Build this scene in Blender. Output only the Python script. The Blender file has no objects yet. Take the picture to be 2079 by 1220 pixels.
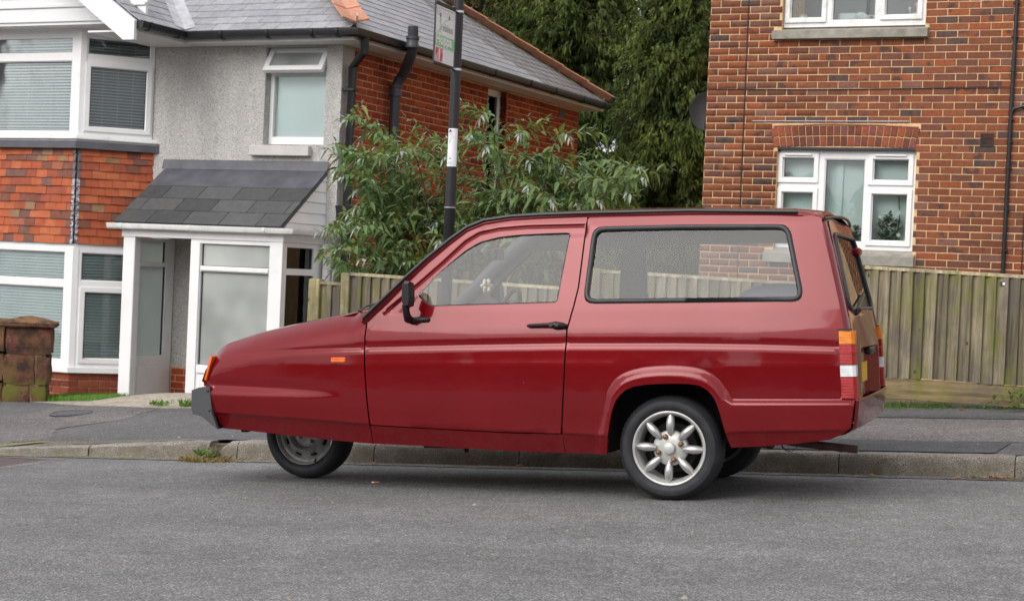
import bpy, bmesh, math, random
import numpy as np
from mathutils import Vector, Matrix, geometry

SC = bpy.context.scene
C = SC.collection
RN = random.Random(11)
NP = np.random.RandomState(5)

# ------------------------------------------------------------------ camera
cam_d = bpy.data.cameras.new('camera')
cam = bpy.data.objects.new('camera', cam_d)
C.objects.link(cam)
SC.camera = cam
cam_d.sensor_width = 36.0
cam_d.lens = 59.96
cam_d.clip_end = 400
cam_right = Vector((0.940340, 0.337369, 0.044081))
cam_down = Vector((0.046388, 0.001224, -0.998923))
cam_fwd = Vector((-0.337060, 0.941372, -0.014499))
cam.matrix_world = Matrix(((cam_right.x, -cam_down.x, -cam_fwd.x, 0),
                           (cam_right.y, -cam_down.y, -cam_fwd.y, 0),
                           (cam_right.z, -cam_down.z, -cam_fwd.z, 1.028),
                           (0, 0, 0, 1)))
cam_d.dof.use_dof = True
cam_d.dof.focus_distance = 8.6
cam_d.dof.aperture_fstop = 8.0

# ------------------------------------------------------------------ overcast sky, weak soft sun
world = bpy.data.worlds.new('World')
SC.world = world
world.use_nodes = True
wn = world.node_tree
for n in list(wn.nodes):
    wn.nodes.remove(n)
sky = wn.nodes.new('ShaderNodeTexSky')
sky.sky_type = 'NISHITA'
sky.sun_disc = False
sky.sun_elevation = math.radians(37)
sky.sun_rotation = math.radians(200)
sky.dust_density = 6.0
sky.air_density = 1.0
hsv = wn.nodes.new('ShaderNodeHueSaturation')
hsv.inputs['Saturation'].default_value = 0.2
cmix = wn.nodes.new('ShaderNodeMix')          # even cloud deck over the clear-sky gradient
cmix.data_type = 'RGBA'
cmix.inputs[0].default_value = 0.55
cmix.inputs[7].default_value = (11.1, 11.0, 11.6, 1)
bg = wn.nodes.new('ShaderNodeBackground')
bg.inputs['Strength'].default_value = 0.12
wo = wn.nodes.new('ShaderNodeOutputWorld')
wn.links.new(sky.outputs[0], hsv.inputs['Color'])
wn.links.new(hsv.outputs[0], cmix.inputs[6])
wn.links.new(cmix.outputs[2], bg.inputs['Color'])
wn.links.new(bg.outputs[0], wo.inputs[0])

sun_d = bpy.data.lights.new('sun', 'SUN')
sun_d.energy = 1.5
sun_d.angle = math.radians(46)
sun_d.color = (1.0, 0.97, 0.93)
sun = bpy.data.objects.new('sun', sun_d)
C.objects.link(sun)
az = math.radians(200)
sun_to = Vector((math.sin(az) * math.cos(math.radians(37)), math.cos(az) * math.cos(math.radians(37)), math.sin(math.radians(37))))
sun.rotation_euler = sun_to.to_track_quat('Z', 'Y').to_euler()

vs = SC.view_settings
vs.view_transform = 'Standard'
vs.look = 'None'
vs.exposure = 0.17
vs.gamma = 1.0
vs.use_curve_mapping = False
SC.cycles.max_bounces = 8
SC.cycles.transparent_max_bounces = 16

# ------------------------------------------------------------------ helpers: objects
def put(o, parent=None):
    C.objects.link(o)
    if parent is not None:
        o.parent = parent
    return o

def tag(o, label=None, cat=None, group=None, kind=None):
    if label: o['label'] = label
    if cat: o['category'] = cat
    if group: o['group'] = group
    if kind: o['kind'] = kind
    return o

def thing(name, label, cat, mat=None, group=None, parent=None):
    o = bpy.data.objects.new(name, None)
    o.empty_display_size = 0.2
    put(o)
    if mat is not None:
        o.matrix_world = mat
    return tag(o, label, cat, group)

class MB:
    """collects simple shapes and links them as one mesh object"""
    def __init__(s, T=None):
        s.v, s.f, s.m, s.T = [], [], [], T
    def add(s, verts, faces, mi=0):
        n = len(s.v)
        if s.T is not None:
            verts = [s.T @ Vector(p) for p in verts]
        s.v += [tuple(p) for p in verts]
        s.f += [tuple(i + n for i in f) for f in faces]
        s.m += [mi] * len(faces)
        return s
    def hexa(s, p, mi=0):      # 8 points: bottom ring 0-3, top ring 4-7 (counter-clockwise)
        return s.add(p, [(3, 2, 1, 0), (4, 5, 6, 7), (0, 1, 5, 4), (1, 2, 6, 5), (2, 3, 7, 6), (3, 0, 4, 7)], mi)
    def box(s, x0, x1, y0, y1, z0, z1, bev=0.0, mi=0):
        if bev <= 0:
            return s.hexa([(x0, y0, z0), (x1, y0, z0), (x1, y1, z0), (x0, y1, z0), (x0, y0, z1), (x1, y0, z1), (x1, y1, z1), (x0, y1, z1)], mi)
        b = bev
        V, idx = [], {}
        for sx in (0, 1):
            for sy in (0, 1):
                for sz in (0, 1):
                    c = ((x0, x1)[sx], (y0, y1)[sy], (z0, z1)[sz])
                    d = (b if sx == 0 else -b, b if sy == 0 else -b, b if sz == 0 else -b)
                    for k in range(3):
                        q = [c[i] + (0 if i == k else d[i]) for i in range(3)]
                        idx[(sx, sy, sz, k)] = len(V)
                        V.append(tuple(q))
        F = []
        for k in range(3):
            o1, o2 = [(1, 2), (0, 2), (0, 1)][k]
            for e in (0, 1):
                ring = []
                for (p, q) in ((0, 0), (1, 0), (1, 1), (0, 1)):
                    key = [0, 0, 0]; key[k] = e; key[o1] = p; key[o2] = q
                    ring.append(idx[(key[0], key[1], key[2], k)])
                F.append(ring)
        for k in range(3):       # edges along axis k
            o1, o2 = [(1, 2), (0, 2), (0, 1)][k]
            for p in (0, 1):
                for q in (0, 1):
                    a = [0, 0, 0]; a[o1] = p; a[o2] = q
                    c2 = list(a); c2[k] = 1
                    F.append([idx[(a[0], a[1], a[2], o1)], idx[(a[0], a[1], a[2], o2)], idx[(c2[0], c2[1], c2[2], o2)], idx[(c2[0], c2[1], c2[2], o1)]])
        for sx in (0, 1):
            for sy in (0, 1):
                for sz in (0, 1):
                    F.append([idx[(sx, sy, sz, 0)], idx[(sx, sy, sz, 1)], idx[(sx, sy, sz, 2)]])
        cx = Vector(((x0 + x1) / 2, (y0 + y1) / 2, (z0 + z1) / 2))
        out = []
        for f in F:
            a, b2, c2 = Vector(V[f[0]]), Vector(V[f[1]]), Vector(V[f[2]])
            nrm = (b2 - a).cross(c2 - a)
            cen = sum((Vector(V[i]) for i in f), Vector()) / len(f)
            out.append(tuple(f) if nrm.dot(cen - cx) > 0 else tuple(reversed(f)))
        return s.add(V, out, mi)
    def tube(s, path, r, n=10, cap=True, mi=0, squash=1.0):
        P = [Vector(p) for p in path]
        rr = r if isinstance(r, (list, tuple)) else [r] * len(P)
        V, F = [], []
        ref = None
        for i, p in enumerate(P):
            t = (P[min(i + 1, len(P) - 1)] - P[max(i - 1, 0)]).normalized()
            if ref is None:
                ref = Vector((0, 0, 1)) if abs(t.z) < .9 else Vector((1, 0, 0))
            u = (ref - t * ref.dot(t)).normalized()
            w = t.cross(u)
            ref = u
            for k in range(n):
                a = 2 * math.pi * k / n
                V.append(p + u * (math.cos(a) * rr[i]) + w * (math.sin(a) * rr[i] * squash))
        for i in range(len(P) - 1):
            for k in range(n):
                k2 = (k + 1) % n
                F.append((i * n + k, i * n + k2, (i + 1) * n + k2, (i + 1) * n + k))
        if cap:
            F.append(tuple(reversed(range(n))))
            F.append(tuple(range((len(P) - 1) * n, len(P) * n)))
        return s.add(V, F, mi)
    def lathe(s, prof, c=(0, 0, 0), n=32, axis='y', mi=0):
        V, F = [], []
        for (r, h) in prof:
            for k in range(n):
                a = 2 * math.pi * k / n
                if axis == 'y':
                    V.append((c[0] + r * math.cos(a), c[1] + h, c[2] + r * math.sin(a)))
                else:
                    V.append((c[0] + r * math.cos(a), c[1] + r * math.sin(a), c[2] + h))
        for i in range(len(prof) - 1):
            for k in range(n):
                k2 = (k + 1) % n
                F.append((i * n + k, i * n + k2, (i + 1) * n + k2, (i + 1) * n + k))
        return s.add(V, F, mi)
    def prism(s, poly, y0, y1, mi=0):      # polygon in (x, z), extruded along y
        n = len(poly)
        V = [(x, y0, z) for x, z in poly] + [(x, y1, z) for x, z in poly]
        F = [tuple(range(n)), tuple(reversed(range(n, 2 * n)))]
        F += [(i, i + n, (i + 1) % n + n, (i + 1) % n) for i in range(n)]
        return s.add(V, F, mi)
    def ball(s, c, r, nu=12, nv=8, mi=0):
        rx, ry, rz = r if isinstance(r, (tuple, list)) else (r, r, r)
        V, F = [(c[0], c[1], c[2] + rz)], []
        for j in range(1, nv):
            ph = math.pi * j / nv
            for i in range(nu):
                th = 2 * math.pi * i / nu
                V.append((c[0] + rx * math.sin(ph) * math.cos(th), c[1] + ry * math.sin(ph) * math.sin(th), c[2] + rz * math.cos(ph)))
        V.append((c[0], c[1], c[2] - rz))
        L = len(V) - 1
        for i in range(nu):
            i2 = (i + 1) % nu
            F.append((0, 1 + i, 1 + i2))
            F.append((L, 1 + (nv - 2) * nu + i2, 1 + (nv - 2) * nu + i))
            for j in range(nv - 2):
                F.append((1 + j * nu + i, 1 + (j + 1) * nu + i, 1 + (j + 1) * nu + i2, 1 + j * nu + i2))
        return s.add(V, F, mi)
    def mesh(s, name, mats, smooth=False, fix=True):
        me = bpy.data.meshes.new(name)
        me.from_pydata(s.v, [], s.f)
        mats = mats if isinstance(mats, (list, tuple)) else [mats]
        for m in mats:
            me.materials.append(m)
        if len(mats) > 1:
            me.polygons.foreach_set('material_index', s.m)
        if fix:
            bm = bmesh.new(); bm.from_mesh(me)
            bmesh.ops.recalc_face_normals(bm, faces=bm.faces)
            bm.to_mesh(me); bm.free()
        if smooth:
            me.polygons.foreach_set('use_smooth', [True] * len(me.polygons))
            if smooth is not True:
                me.set_sharp_from_angle(angle=math.radians(smooth))
        me.update()
        return me
    def build(s, name, mats, parent=None, smooth=False, fix=True, kind=None):
        o = bpy.data.objects.new(name, s.mesh(name, mats, smooth, fix))
        put(o, parent)
        if kind: o['kind'] = kind
        return o

def inst(name, me, parent, M):
    o = bpy.data.objects.new(name, me)
    put(o, parent)
    o.matrix_local = M
    return o

def np_mesh(name, V, F, mat, parent=None, kind=None, smooth=False):
    """V (n,3) array, F (m,k) array of one face size"""
    me = bpy.data.meshes.new(name)
    V = np.asarray(V, np.float32); F = np.asarray(F, np.int32)
    me.vertices.add(len(V)); me.vertices.foreach_set('co', V.ravel())
    me.loops.add(F.size); me.loops.foreach_set('vertex_index', F.ravel())
    me.polygons.add(len(F))
    me.polygons.foreach_set('loop_start', np.arange(0, F.size, F.shape[1], dtype=np.int32))
    if smooth:
        me.polygons.foreach_set('use_smooth', np.ones(len(F), bool))
    me.update(calc_edges=True)
    me.materials.append(mat)
    o = bpy.data.objects.new(name, me)
    put(o, parent)
    if kind: o['kind'] = kind
    return o

# ------------------------------------------------------------------ helpers: materials
class NT:
    def __init__(s, name):
        s.mat = bpy.data.materials.new(name)
        s.mat.use_nodes = True
        s.t = s.mat.node_tree
        for n in list(s.t.nodes):
            s.t.nodes.remove(n)
        s.out = s.t.nodes.new('ShaderNodeOutputMaterial')
        g = s.t.nodes.new('ShaderNodeNewGeometry')
        s.pos = g.outputs['Position']
        s.isl = g.outputs['Random Per Island']
        s.nrm = g.outputs['Normal']
    def set(s, sock, v):
        if isinstance(v, bpy.types.NodeSocket):
            s.t.links.new(v, sock)
        elif v is not None:
            if sock.type == 'RGBA' and len(v) == 3:
                v = (*v, 1)
            sock.default_value = v
    def noise(s, scale, detail=3, rough=.55, vec=None, dist=0, col=False):
        n = s.t.nodes.new('ShaderNodeTexNoise')
        s.set(n.inputs['Vector'], vec or s.pos)
        n.inputs['Scale'].default_value = scale
        n.inputs['Detail'].default_value = detail
        n.inputs['Roughness'].default_value = rough
        n.inputs['Distortion'].default_value = dist
        return n.outputs['Color' if col else 'Fac']
    def voro(s, scale, vec=None, feat='F1', out='Distance'):
        n = s.t.nodes.new('ShaderNodeTexVoronoi')
        n.feature = feat
        s.set(n.inputs['Vector'], vec or s.pos)
        n.inputs['Scale'].default_value = scale
        return n.outputs[out]
    def ramp(s, fac, stops, interp='LINEAR'):
        n = s.t.nodes.new('ShaderNodeValToRGB')
        n.color_ramp.interpolation = interp
        e = n.color_ramp.elements
        while len(e) < len(stops):
            e.new(0.5)
        for i, (p, c) in enumerate(stops):
            e[i].position = p
            e[i].color = (c, c, c, 1) if isinstance(c, (int, float)) else (*c, 1)
        s.set(n.inputs[0], fac)
        return n.outputs[0]
    def mix(s, fac, a, b, mode='MIX'):
        n = s.t.nodes.new('ShaderNodeMix')
        n.data_type = 'RGBA'
        n.blend_type = mode
        s.set(n.inputs[0], fac); s.set(n.inputs[6], a); s.set(n.inputs[7], b)
        return n.outputs[2]
    def math(s, op, a, b=None, c=None):
        n = s.t.nodes.new('ShaderNodeMath')
        n.operation = op
        for i, v in enumerate((a, b, c)):
            s.set(n.inputs[i], v)
        return n.outputs[0]
    def rnd(s):
        oi = s.t.nodes.new('ShaderNodeObjectInfo')
        return s.math('FRACT', s.math('ADD', oi.outputs['Random'], s.isl))
    def mapped(s, scale=(1, 1, 1), rot=(0, 0, 0), vec=None):
        n = s.t.nodes.new('ShaderNodeMapping')
        s.set(n.inputs[0], vec or s.pos)
        n.inputs['Scale'].default_value = scale
        n.inputs['Rotation'].default_value = rot
        return n.outputs[0]
    def sep(s, v=None):
        n = s.t.nodes.new('ShaderNodeSeparateXYZ')
        s.set(n.inputs[0], v or s.pos)
        return n.outputs
    def objpos(s):
        n = s.t.nodes.new('ShaderNodeTexCoord')
        return n.outputs['Object']
    def bump(s, h, strength=.3, dist=.01, normal=None):
        n = s.t.nodes.new('ShaderNodeBump')
        n.inputs['Strength'].default_value = strength
        n.inputs['Distance'].default_value = dist
        s.set(n.inputs['Height'], h)
        if normal is not None: s.set(n.inputs['Normal'], normal)
        return n.outputs[0]
    def pbr(s, col, rough=.6, bump=None, metal=0, spec=.5, coat=0, coat_rough=.03, coat_ior=1.5, trans=0, ior=1.45, alpha=None, finish=True, emit=None):
        n = s.t.nodes.new('ShaderNodeBsdfPrincipled')
        s.set(n.inputs['Base Color'], col)
        s.set(n.inputs['Roughness'], rough)
        n.inputs['Metallic'].default_value = metal
        n.inputs['Specular IOR Level'].default_value = spec
        n.inputs['Coat Weight'].default_value = coat
        n.inputs['Coat Roughness'].default_value = coat_rough
        n.inputs['Coat IOR'].default_value = coat_ior
        n.inputs['Transmission Weight'].default_value = trans
        n.inputs['IOR'].default_value = ior
        if bump is not None: s.set(n.inputs['Normal'], bump)
        if finish: s.finish(n.outputs[0])
        return n.outputs[0]
    def finish(s, sh):
        s.t.links.new(sh, s.out.inputs[0])
        return s.mat

def plain(name, col, rough=.5, var=.12, scale=6, bump=0, bscale=80, metal=0, spec=.5, coat=0, dirt=None, dirt_amt=.0, dirt_scale=3):
    t = NT(name)
    n = t.noise(scale, 4)
    lo = tuple(c * (1 - var) for c in col); hi = tuple(min(1, c * (1 + var)) for c in col)
    c = t.ramp(n, [(.3, lo), (.7, hi)])
    if dirt is not None:
        d = t.ramp(t.noise(dirt_scale, 6, .7), [(.5, 0.0), (.75, dirt_amt)])
        c = t.mix(d, c, dirt)
    b = t.bump(t.noise(bscale, 3), bump, .004) if bump else None
    t.pbr(c, rough, b, metal, spec, coat)
    return t.mat
# ------------------------------------------------------------------ materials
def mat_asphalt(name, base, hi, scale=150, patchy=.25, warm=None, flecks=.0):
    t = NT(name)
    v = t.voro(scale, out='Color')
    g = t.t.nodes.new('ShaderNodeSeparateColor'); t.set(g.inputs[0], v)
    agg = t.ramp(g.outputs[0], [(0, tuple(c * .68 for c in base)), (.55, base), (.85, hi), (1, tuple(min(1, c * 1.5) for c in hi))])
    big = t.ramp(t.noise(.9, 6, .6), [(.3, 1 - patchy), (.7, 1 + patchy * .45)])
    mid = t.ramp(t.noise(9, 4), [(.3, .86), (.7, 1.1)])
    trk = t.ramp(t.noise(1.0, 4, .6, vec=t.mapped((.12, 1.5, 1))), [(.3, .88), (.7, 1.1)])
    c = t.mix(1, agg, big, 'MULTIPLY'); c = t.mix(1, c, mid, 'MULTIPLY'); c = t.mix(1, c, trk, 'MULTIPLY')
    if warm:
        c = t.mix(t.ramp(t.noise(2.2, 4), [(.45, 0.0), (.7, .5)]), c, warm)
    if flecks:
        f = t.ramp(t.voro(5.5), [(.045 * flecks, 1.0), (.06 * flecks, 0.0)])
        f2 = t.math('MULTIPLY', f, t.ramp(t.noise(.8, 2), [(.5, 0.0), (.58, .8)]))
        c = t.mix(f2, c, (.42, .42, .39))
    h = t.mix(.5, t.voro(scale), t.noise(scale * .6, 3))
    t.pbr(c, .82, t.bump(h, .55, .006), spec=.35)
    return t.mat

M = {}
M['road'] = mat_asphalt('road_asphalt', (.145, .144, .143), (.27, .267, .262), 190, .22)
M['pave'] = mat_asphalt('pavement_asphalt', (.105, .103, .104), (.178, .175, .175), 190, .18, flecks=1)
M['pave_pink'] = mat_asphalt('old_pavement_asphalt', (.135, .121, .117), (.225, .205, .2), 130, .2)
M['pave_dark'] = mat_asphalt('trench_asphalt', (.075, .078, .083), (.13, .135, .14), 210, .15)
M['gutter'] = mat_asphalt('gutter_grit', (.16, .15, .135), (.3, .28, .25), 140, .35, warm=(.14, .1, .06))
M['earth'] = mat_asphalt('garden_earth', (.09, .075, .05), (.16, .14, .1), 60, .4)

def mat_kerb():
    t = NT('granite_kerb')
    sp = t.ramp(t.noise(170, 3, .7), [(.36, (.07, .065, .06)), (.5, (.27, .245, .21)), (.68, (.5, .47, .42))])
    big = t.ramp(t.noise(4, 5), [(.3, .7), (.7, 1.1)])
    c = t.mix(1, sp, big, 'MULTIPLY')
    z = t.sep(t.nrm)[2]
    side = t.ramp(z, [(.25, 1.0), (.8, 0.0)])                      # grime and algae on the upright face
    grime = t.math('MULTIPLY', side, t.ramp(t.noise(11, 5), [(.3, .15), (.62, .8)]))
    c = t.mix(grime, c, t.mix(t.noise(60, 3), (.07, .06, .045), (.2, .175, .125)))
    c = t.mix(t.math('MULTIPLY', side, t.ramp(t.noise(7, 4), [(.55, 0.0), (.7, .45)])), c, (.1, .1, .05))
    t.pbr(c, .85, t.bump(t.noise(120, 4), .5, .006), spec=.3)
    return t.mat
M['kerb'] = mat_kerb()

def mat_brick(name, stops, kiss=None, spot=.0, bscale=90, rough=.85):
    t = NT(name)
    r = t.rnd()
    c = t.ramp(r, stops, 'CONSTANT')
    n = t.noise(30, 5, .65)
    c = t.mix(1, c, t.ramp(n, [(.25, .72), (.75, 1.25)]), 'MULTIPLY')
    c = t.mix(1, c, t.ramp(t.noise(.9, 5, .6, vec=t.mapped((1, 1, .5))), [(.3, .82), (.7, 1.1)]), 'MULTIPLY')
    if kiss:                                                      # dark burnt patches inside some bricks
        k = t.ramp(t.noise(9, 2, .5), [(.54, 0.0), (.64, .8)])
        on = t.ramp(t.math('FRACT', t.math('MULTIPLY', r, 7.31)), [(.55, 0.0), (.56, 1.0)], 'CONSTANT')
        c = t.mix(t.math('MULTIPLY', k, on), c, kiss)
    if spot:
        s = t.ramp(t.voro(38), [(.06, spot), (.1, 0.0)])
        c = t.mix(s, c, (.04, .03, .03))
    t.pbr(c, rough, t.bump(t.noise(bscale, 5, .7), .55, .004), spec=.25)
    return t.mat
M['brick_brown'] = mat_brick('brown_stock_brick',
    [(0, (.2, .066, .034)), (.16, (.235, .08, .042)), (.3, (.18, .062, .036)), (.44, (.25, .08, .037)), (.54, (.165, .066, .044)),
     (.63, (.215, .074, .04)), (.77, (.1, .062, .052)), (.82, (.2, .095, .07)), (.89, (.27, .078, .036)), (.94, (.15, .064, .046))],
    kiss=(.055, .042, .045), spot=.75)
M['brick_arch'] = mat_brick('arch_brick', [(0, (.2, .062, .037)), (.2, (.26, .078, .045)), (.4, (.16, .055, .04)), (.6, (.3, .085, .045)), (.8, (.21, .075, .06))], spot=.3)
M['brick_red'] = mat_brick('orange_red_brick',
    [(0, (.31, .052, .02)), (.2, (.35, .066, .024)), (.38, (.27, .044, .019)), (.55, (.37, .078, .032)), (.7, (.3, .058, .026)), (.86, (.2, .042, .024)), (.95, (.33, .06, .02))])
M['brick_plinth'] = mat_brick('plinth_brick', [(0, (.2, .048, .026)), (.3, (.24, .06, .034)), (.6, (.16, .04, .026)), (.8, (.26, .07, .036))])
M['mortar_sand'] = plain('sand_mortar', (.64, .44, .235), .95, .2, 14, .5, 140)
M['mortar_red'] = plain('pink_mortar', (.5, .32, .2), .95, .2, 14, .4, 140)

def mat_render():
    t = NT('pebble_dash')
    n = t.noise(55, 5, .62, dist=.4)
    c = t.ramp(n, [(.3, (.33, .32, .305)), (.48, (.52, .505, .485)), (.7, (.7, .68, .655))])
    st = t.ramp(t.noise(2.2, 6, .6, vec=t.mapped((1, 1, .35))), [(.35, .86), (.7, 1.06)])
    c = t.mix(1, c, st, 'MULTIPLY')
    t.pbr(c, .95, t.bump(n, 1.0, .018), spec=.15)
    return t.mat
M['render'] = mat_render()
M['upvc'] = plain('white_upvc', (.8, .8, .8), .35, .03, 3, dirt=(.5, .5, .46), dirt_amt=.22, dirt_scale=4)
M['upvc_dirty'] = plain('grubby_white_upvc', (.75, .75, .74), .4, .05, 3, dirt=(.35, .36, .3), dirt_amt=.6, dirt_scale=7)
M['white_paint'] = plain('white_gloss_paint', (.78, .78, .79), .4, .04, 3, dirt=(.55, .54, .5), dirt_amt=.3, dirt_scale=3)
M['gutter_black'] = plain('black_plastic', (.016, .016, .018), .32, .2, 9, dirt=(.06, .06, .06), dirt_amt=.3)
M['soil_pipe'] = plain('dark_grey_plastic', (.045, .045, .055), .45, .1, 6)
M['lead'] = plain('lead_flashing', (.09, .09, .105), .5, .25, 5, .1, 30)
M['lead_pale'] = plain('weathered_lead', (.42, .42, .44), .55, .2, 9, .1, 40, dirt=(.25, .24, .23), dirt_amt=.6)
M['rubber'] = plain('black_rubber', (.022, .022, .024), .5, .2, 30)

def mat_lead_soaker():
    t = NT('streaked_lead')
    k = t.ramp(t.noise(42, 5, .65, dist=1.2), [(.46, 0.0), (.53, 1.0)])
    c = t.mix(k, (.035, .036, .045), (.45, .46, .49))
    t.pbr(c, .6, spec=.3)
    return t.mat
M['lead_soaker'] = mat_lead_soaker()

def mat_slate(name, a, b, moss=None, rough=.45):
    t = NT(name)
    r = t.rnd()
    c = t.ramp(r, [(0, a), (.5, tuple((x + y) / 2 for x, y in zip(a, b))), (1, b)])
    c = t.mix(1, c, t.ramp(t.noise(18, 5, .6, vec=t.mapped((1, 1, .4))), [(.3, .8), (.7, 1.15)]), 'MULTIPLY')
    if moss:
        c = t.mix(t.ramp(t.noise(5, 6, .7), [(.5, 0.0), (.72, .75)]), c, moss)
    t.pbr(c, rough, t.bump(t.noise(45, 4), .2, .004), spec=.5)
    return t.mat
M['slate'] = mat_slate('pale_grey_slate', (.25, .25, .268), (.33, .33, .345))
M['slate_dark'] = mat_slate('charcoal_porch_slate', (.058, .058, .06), (.095, .095, .098), (.08, .082, .06), .5)
def mat_tile():
    t = NT('clay_hanging_tile')
    r = t.rnd()
    c = t.ramp(r, [(0, (.42, .108, .045)), (.2, (.38, .092, .04)), (.38, (.45, .128, .055)), (.52, (.31, .08, .042)), (.64, (.2, .075, .05)),
                   (.74, (.4, .108, .046)), (.84, (.18, .09, .07)), (.91, (.28, .16, .085)), (.96, (.34, .115, .065))], 'CONSTANT')
    c = t.mix(1, c, t.ramp(t.noise(12, 5, .6), [(.3, .82), (.7, 1.12)]), 'MULTIPLY')
    c = t.mix(t.ramp(t.noise(6, 5, .7), [(.6, 0.0), (.78, .45)]), c, (.28, .17, .13))
    t.pbr(c, .75, t.bump(t.noise(60, 4), .25, .003), spec=.3)
    return t.mat
M['tile'] = mat_tile()
M['hip_tile'] = mat_brick('terracotta_hip_tile', [(0, (.56, .28, .185)), (.33, (.6, .31, .21)), (.66, (.52, .25, .16))], rough=.8)
M['concrete'] = plain('sill_concrete', (.3, .28, .24), .9, .2, 9, .4, 90, dirt=(.13, .125, .085), dirt_amt=.8, dirt_scale=5)
M['sill_paint'] = plain('painted_sill', (.52, .5, .48), .8, .08, 6)

def mat_glass(name, tint=(1, 1, 1), boost=1.0, rough=0.0, base=.0):
    t = NT(name)
    fr = t.t.nodes.new('ShaderNodeFresnel'); fr.inputs[0].default_value = 1.5
    tr = t.t.nodes.new('ShaderNodeBsdfTransparent'); tr.inputs[0].default_value = (*tint, 1)
    gl = t.t.nodes.new('ShaderNodeBsdfGlossy'); gl.inputs['Roughness'].default_value = rough
    wob = t.bump(t.noise(1.6, 2), .05, .03)
    t.set(gl.inputs['Normal'], wob)
    mx = t.t.nodes.new('ShaderNodeMixShader')
    t.set(mx.inputs[0], t.math('MINIMUM', t.math('MULTIPLY_ADD', fr.outputs[0], boost, base), 1.0))
    t.t.links.new(tr.outputs[0], mx.inputs[1]); t.t.links.new(gl.outputs[0], mx.inputs[2])
    return t.finish(mx.outputs[0])
M['glass'] = mat_glass('window_glass', (.9, .94, .93), 1.35, 0, .0)
M['car_glass'] = mat_glass('car_window_glass', (.82, .84, .85), .92, 0, .0)
def mat_frost(name='frosted_glass', tl=.3):
    t = NT(name)
    c = t.ramp(t.noise(1.7, 2), [(.3, (.3, .32, .31)), (.7, (.6, .62, .59))])
    a = t.pbr(c, .3, spec=.6, finish=False)
    tr = t.t.nodes.new('ShaderNodeBsdfTranslucent'); tr.inputs[0].default_value = (.6, .64, .62, 1)
    mx = t.t.nodes.new('ShaderNodeMixShader'); mx.inputs[0].default_value = tl
    t.t.links.new(a, mx.inputs[1]); t.t.links.new(tr.outputs[0], mx.inputs[2])
    return t.finish(mx.outputs[0])
M['frost'] = mat_frost()
M['frost_clear'] = mat_frost('thin_frosted_glass', .75)
M['blind'] = plain('blind_slat', (.8, .84, .88), .6, .03, 2)
M['blind_pale'] = plain('blind_slat_pale', (.8, .87, .87), .6, .04, 2)
M['curtain'] = plain('net_curtain', (.78, .84, .84), .9, .05, 2)
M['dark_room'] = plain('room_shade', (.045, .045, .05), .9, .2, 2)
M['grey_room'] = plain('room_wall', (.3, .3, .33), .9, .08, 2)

def mat_fence(name, tint, moss_amt, along=(38, 38, 2.2)):
    t = NT(name)
    r = t.rnd()
    st = t.mapped(along)
    g = t.noise(1.0, 6, .65, vec=st)
    c = t.ramp(g, [(.3, tuple(x * .4 for x in tint)), (.5, tint), (.7, tuple(x * 1.6 for x in tint))])
    c = t.mix(1, c, t.ramp(r, [(0, .6), (.5, 1.0), (1, 1.35)]), 'MULTIPLY')
    c = t.mix(t.ramp(t.noise(3.2, 5, .6), [(.48, 0.0), (.66, .7)]), c, (.1, .085, .08))       # weathered grey-black
    m = t.noise(5, 5, .62, vec=t.mapped((1.6, 1.6, .45)))
    c = t.mix(t.ramp(m, [(.5, 0.0), (.68, moss_amt)]), c, (.15, .155, .035))                   # algae streaks
    kn = t.ramp(t.voro(5.2, vec=t.mapped((1.7, 1.7, .8))), [(.045, 1.0), (.075, 0.0)])
    c = t.mix(kn, c, (.05, .038, .025))
    t.pbr(c, .9, t.bump(g, .5, .004), spec=.2)
    return t.mat
M['fence'] = mat_fence('weathered_fence_board', (.175, .148, .1), .85)
M['fence_rail'] = mat_fence('fence_rail_timber', (.34, .29, .18), .5)
M['fence_post'] = mat_fence('fence_post_timber', (.27, .23, .125), .6)
M['gravel_board'] = mat_fence('gravel_board_timber', (.15, .115, .058), .6, (2.0, 30, 34))

def mat_leaf(name, stops, back=(.3, .36, .28), trans=.25, rough=.5, shade_patch=None):
    t = NT(name)
    c = t.ramp(t.rnd(), stops)
    if shade_patch:                                    # dark patches about half a metre wide, painting shade into the crown
        c = t.mix(t.ramp(t.noise(1.9, 3, .6), [(.44, .85), (.58, 0.0)]), c, shade_patch)
    c = t.mix(t.ramp(t.noise(2.0, 3), [(.35, 0.0), (.7, .35)]), c, stops[-1][1])
    g = t.t.nodes.new('ShaderNodeNewGeometry')
    c2 = t.mix(t.math('MULTIPLY', g.outputs['Backfacing'], .6), c, back)
    a = t.pbr(c2, rough, spec=.4, finish=False)
    tr = t.t.nodes.new('ShaderNodeBsdfTranslucent'); t.set(tr.inputs[0], c)
    mx = t.t.nodes.new('ShaderNodeMixShader'); mx.inputs[0].default_value = trans
    t.t.links.new(a, mx.inputs[1]); t.t.links.new(tr.outputs[0], mx.inputs[2])
    return t.finish(mx.outputs[0])
M['bud'] = mat_leaf('shrub_leaf', [(0, (.055, .125, .03)), (.3, (.085, .18, .045)), (.6, (.125, .23, .058)), (.87, (.185, .295, .075)), (.96, (.3, .33, .08)), (1, (.42, .34, .07))], (.16, .26, .12), .3, .7)
M['bud_pale'] = mat_leaf('felted_shoot_leaf', [(0, (.2, .28, .17)), (1, (.38, .44, .34))], (.5, .54, .5))
M['bud_spike'] = plain('seed_spike', (.16, .1, .045), .9, .4, 40)
M['bud_spike_green'] = plain('green_seed_spike', (.2, .22, .05), .9, .4, 40)
M['twig'] = plain('brown_twig', (.1, .075, .045), .9, .3, 20)
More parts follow.
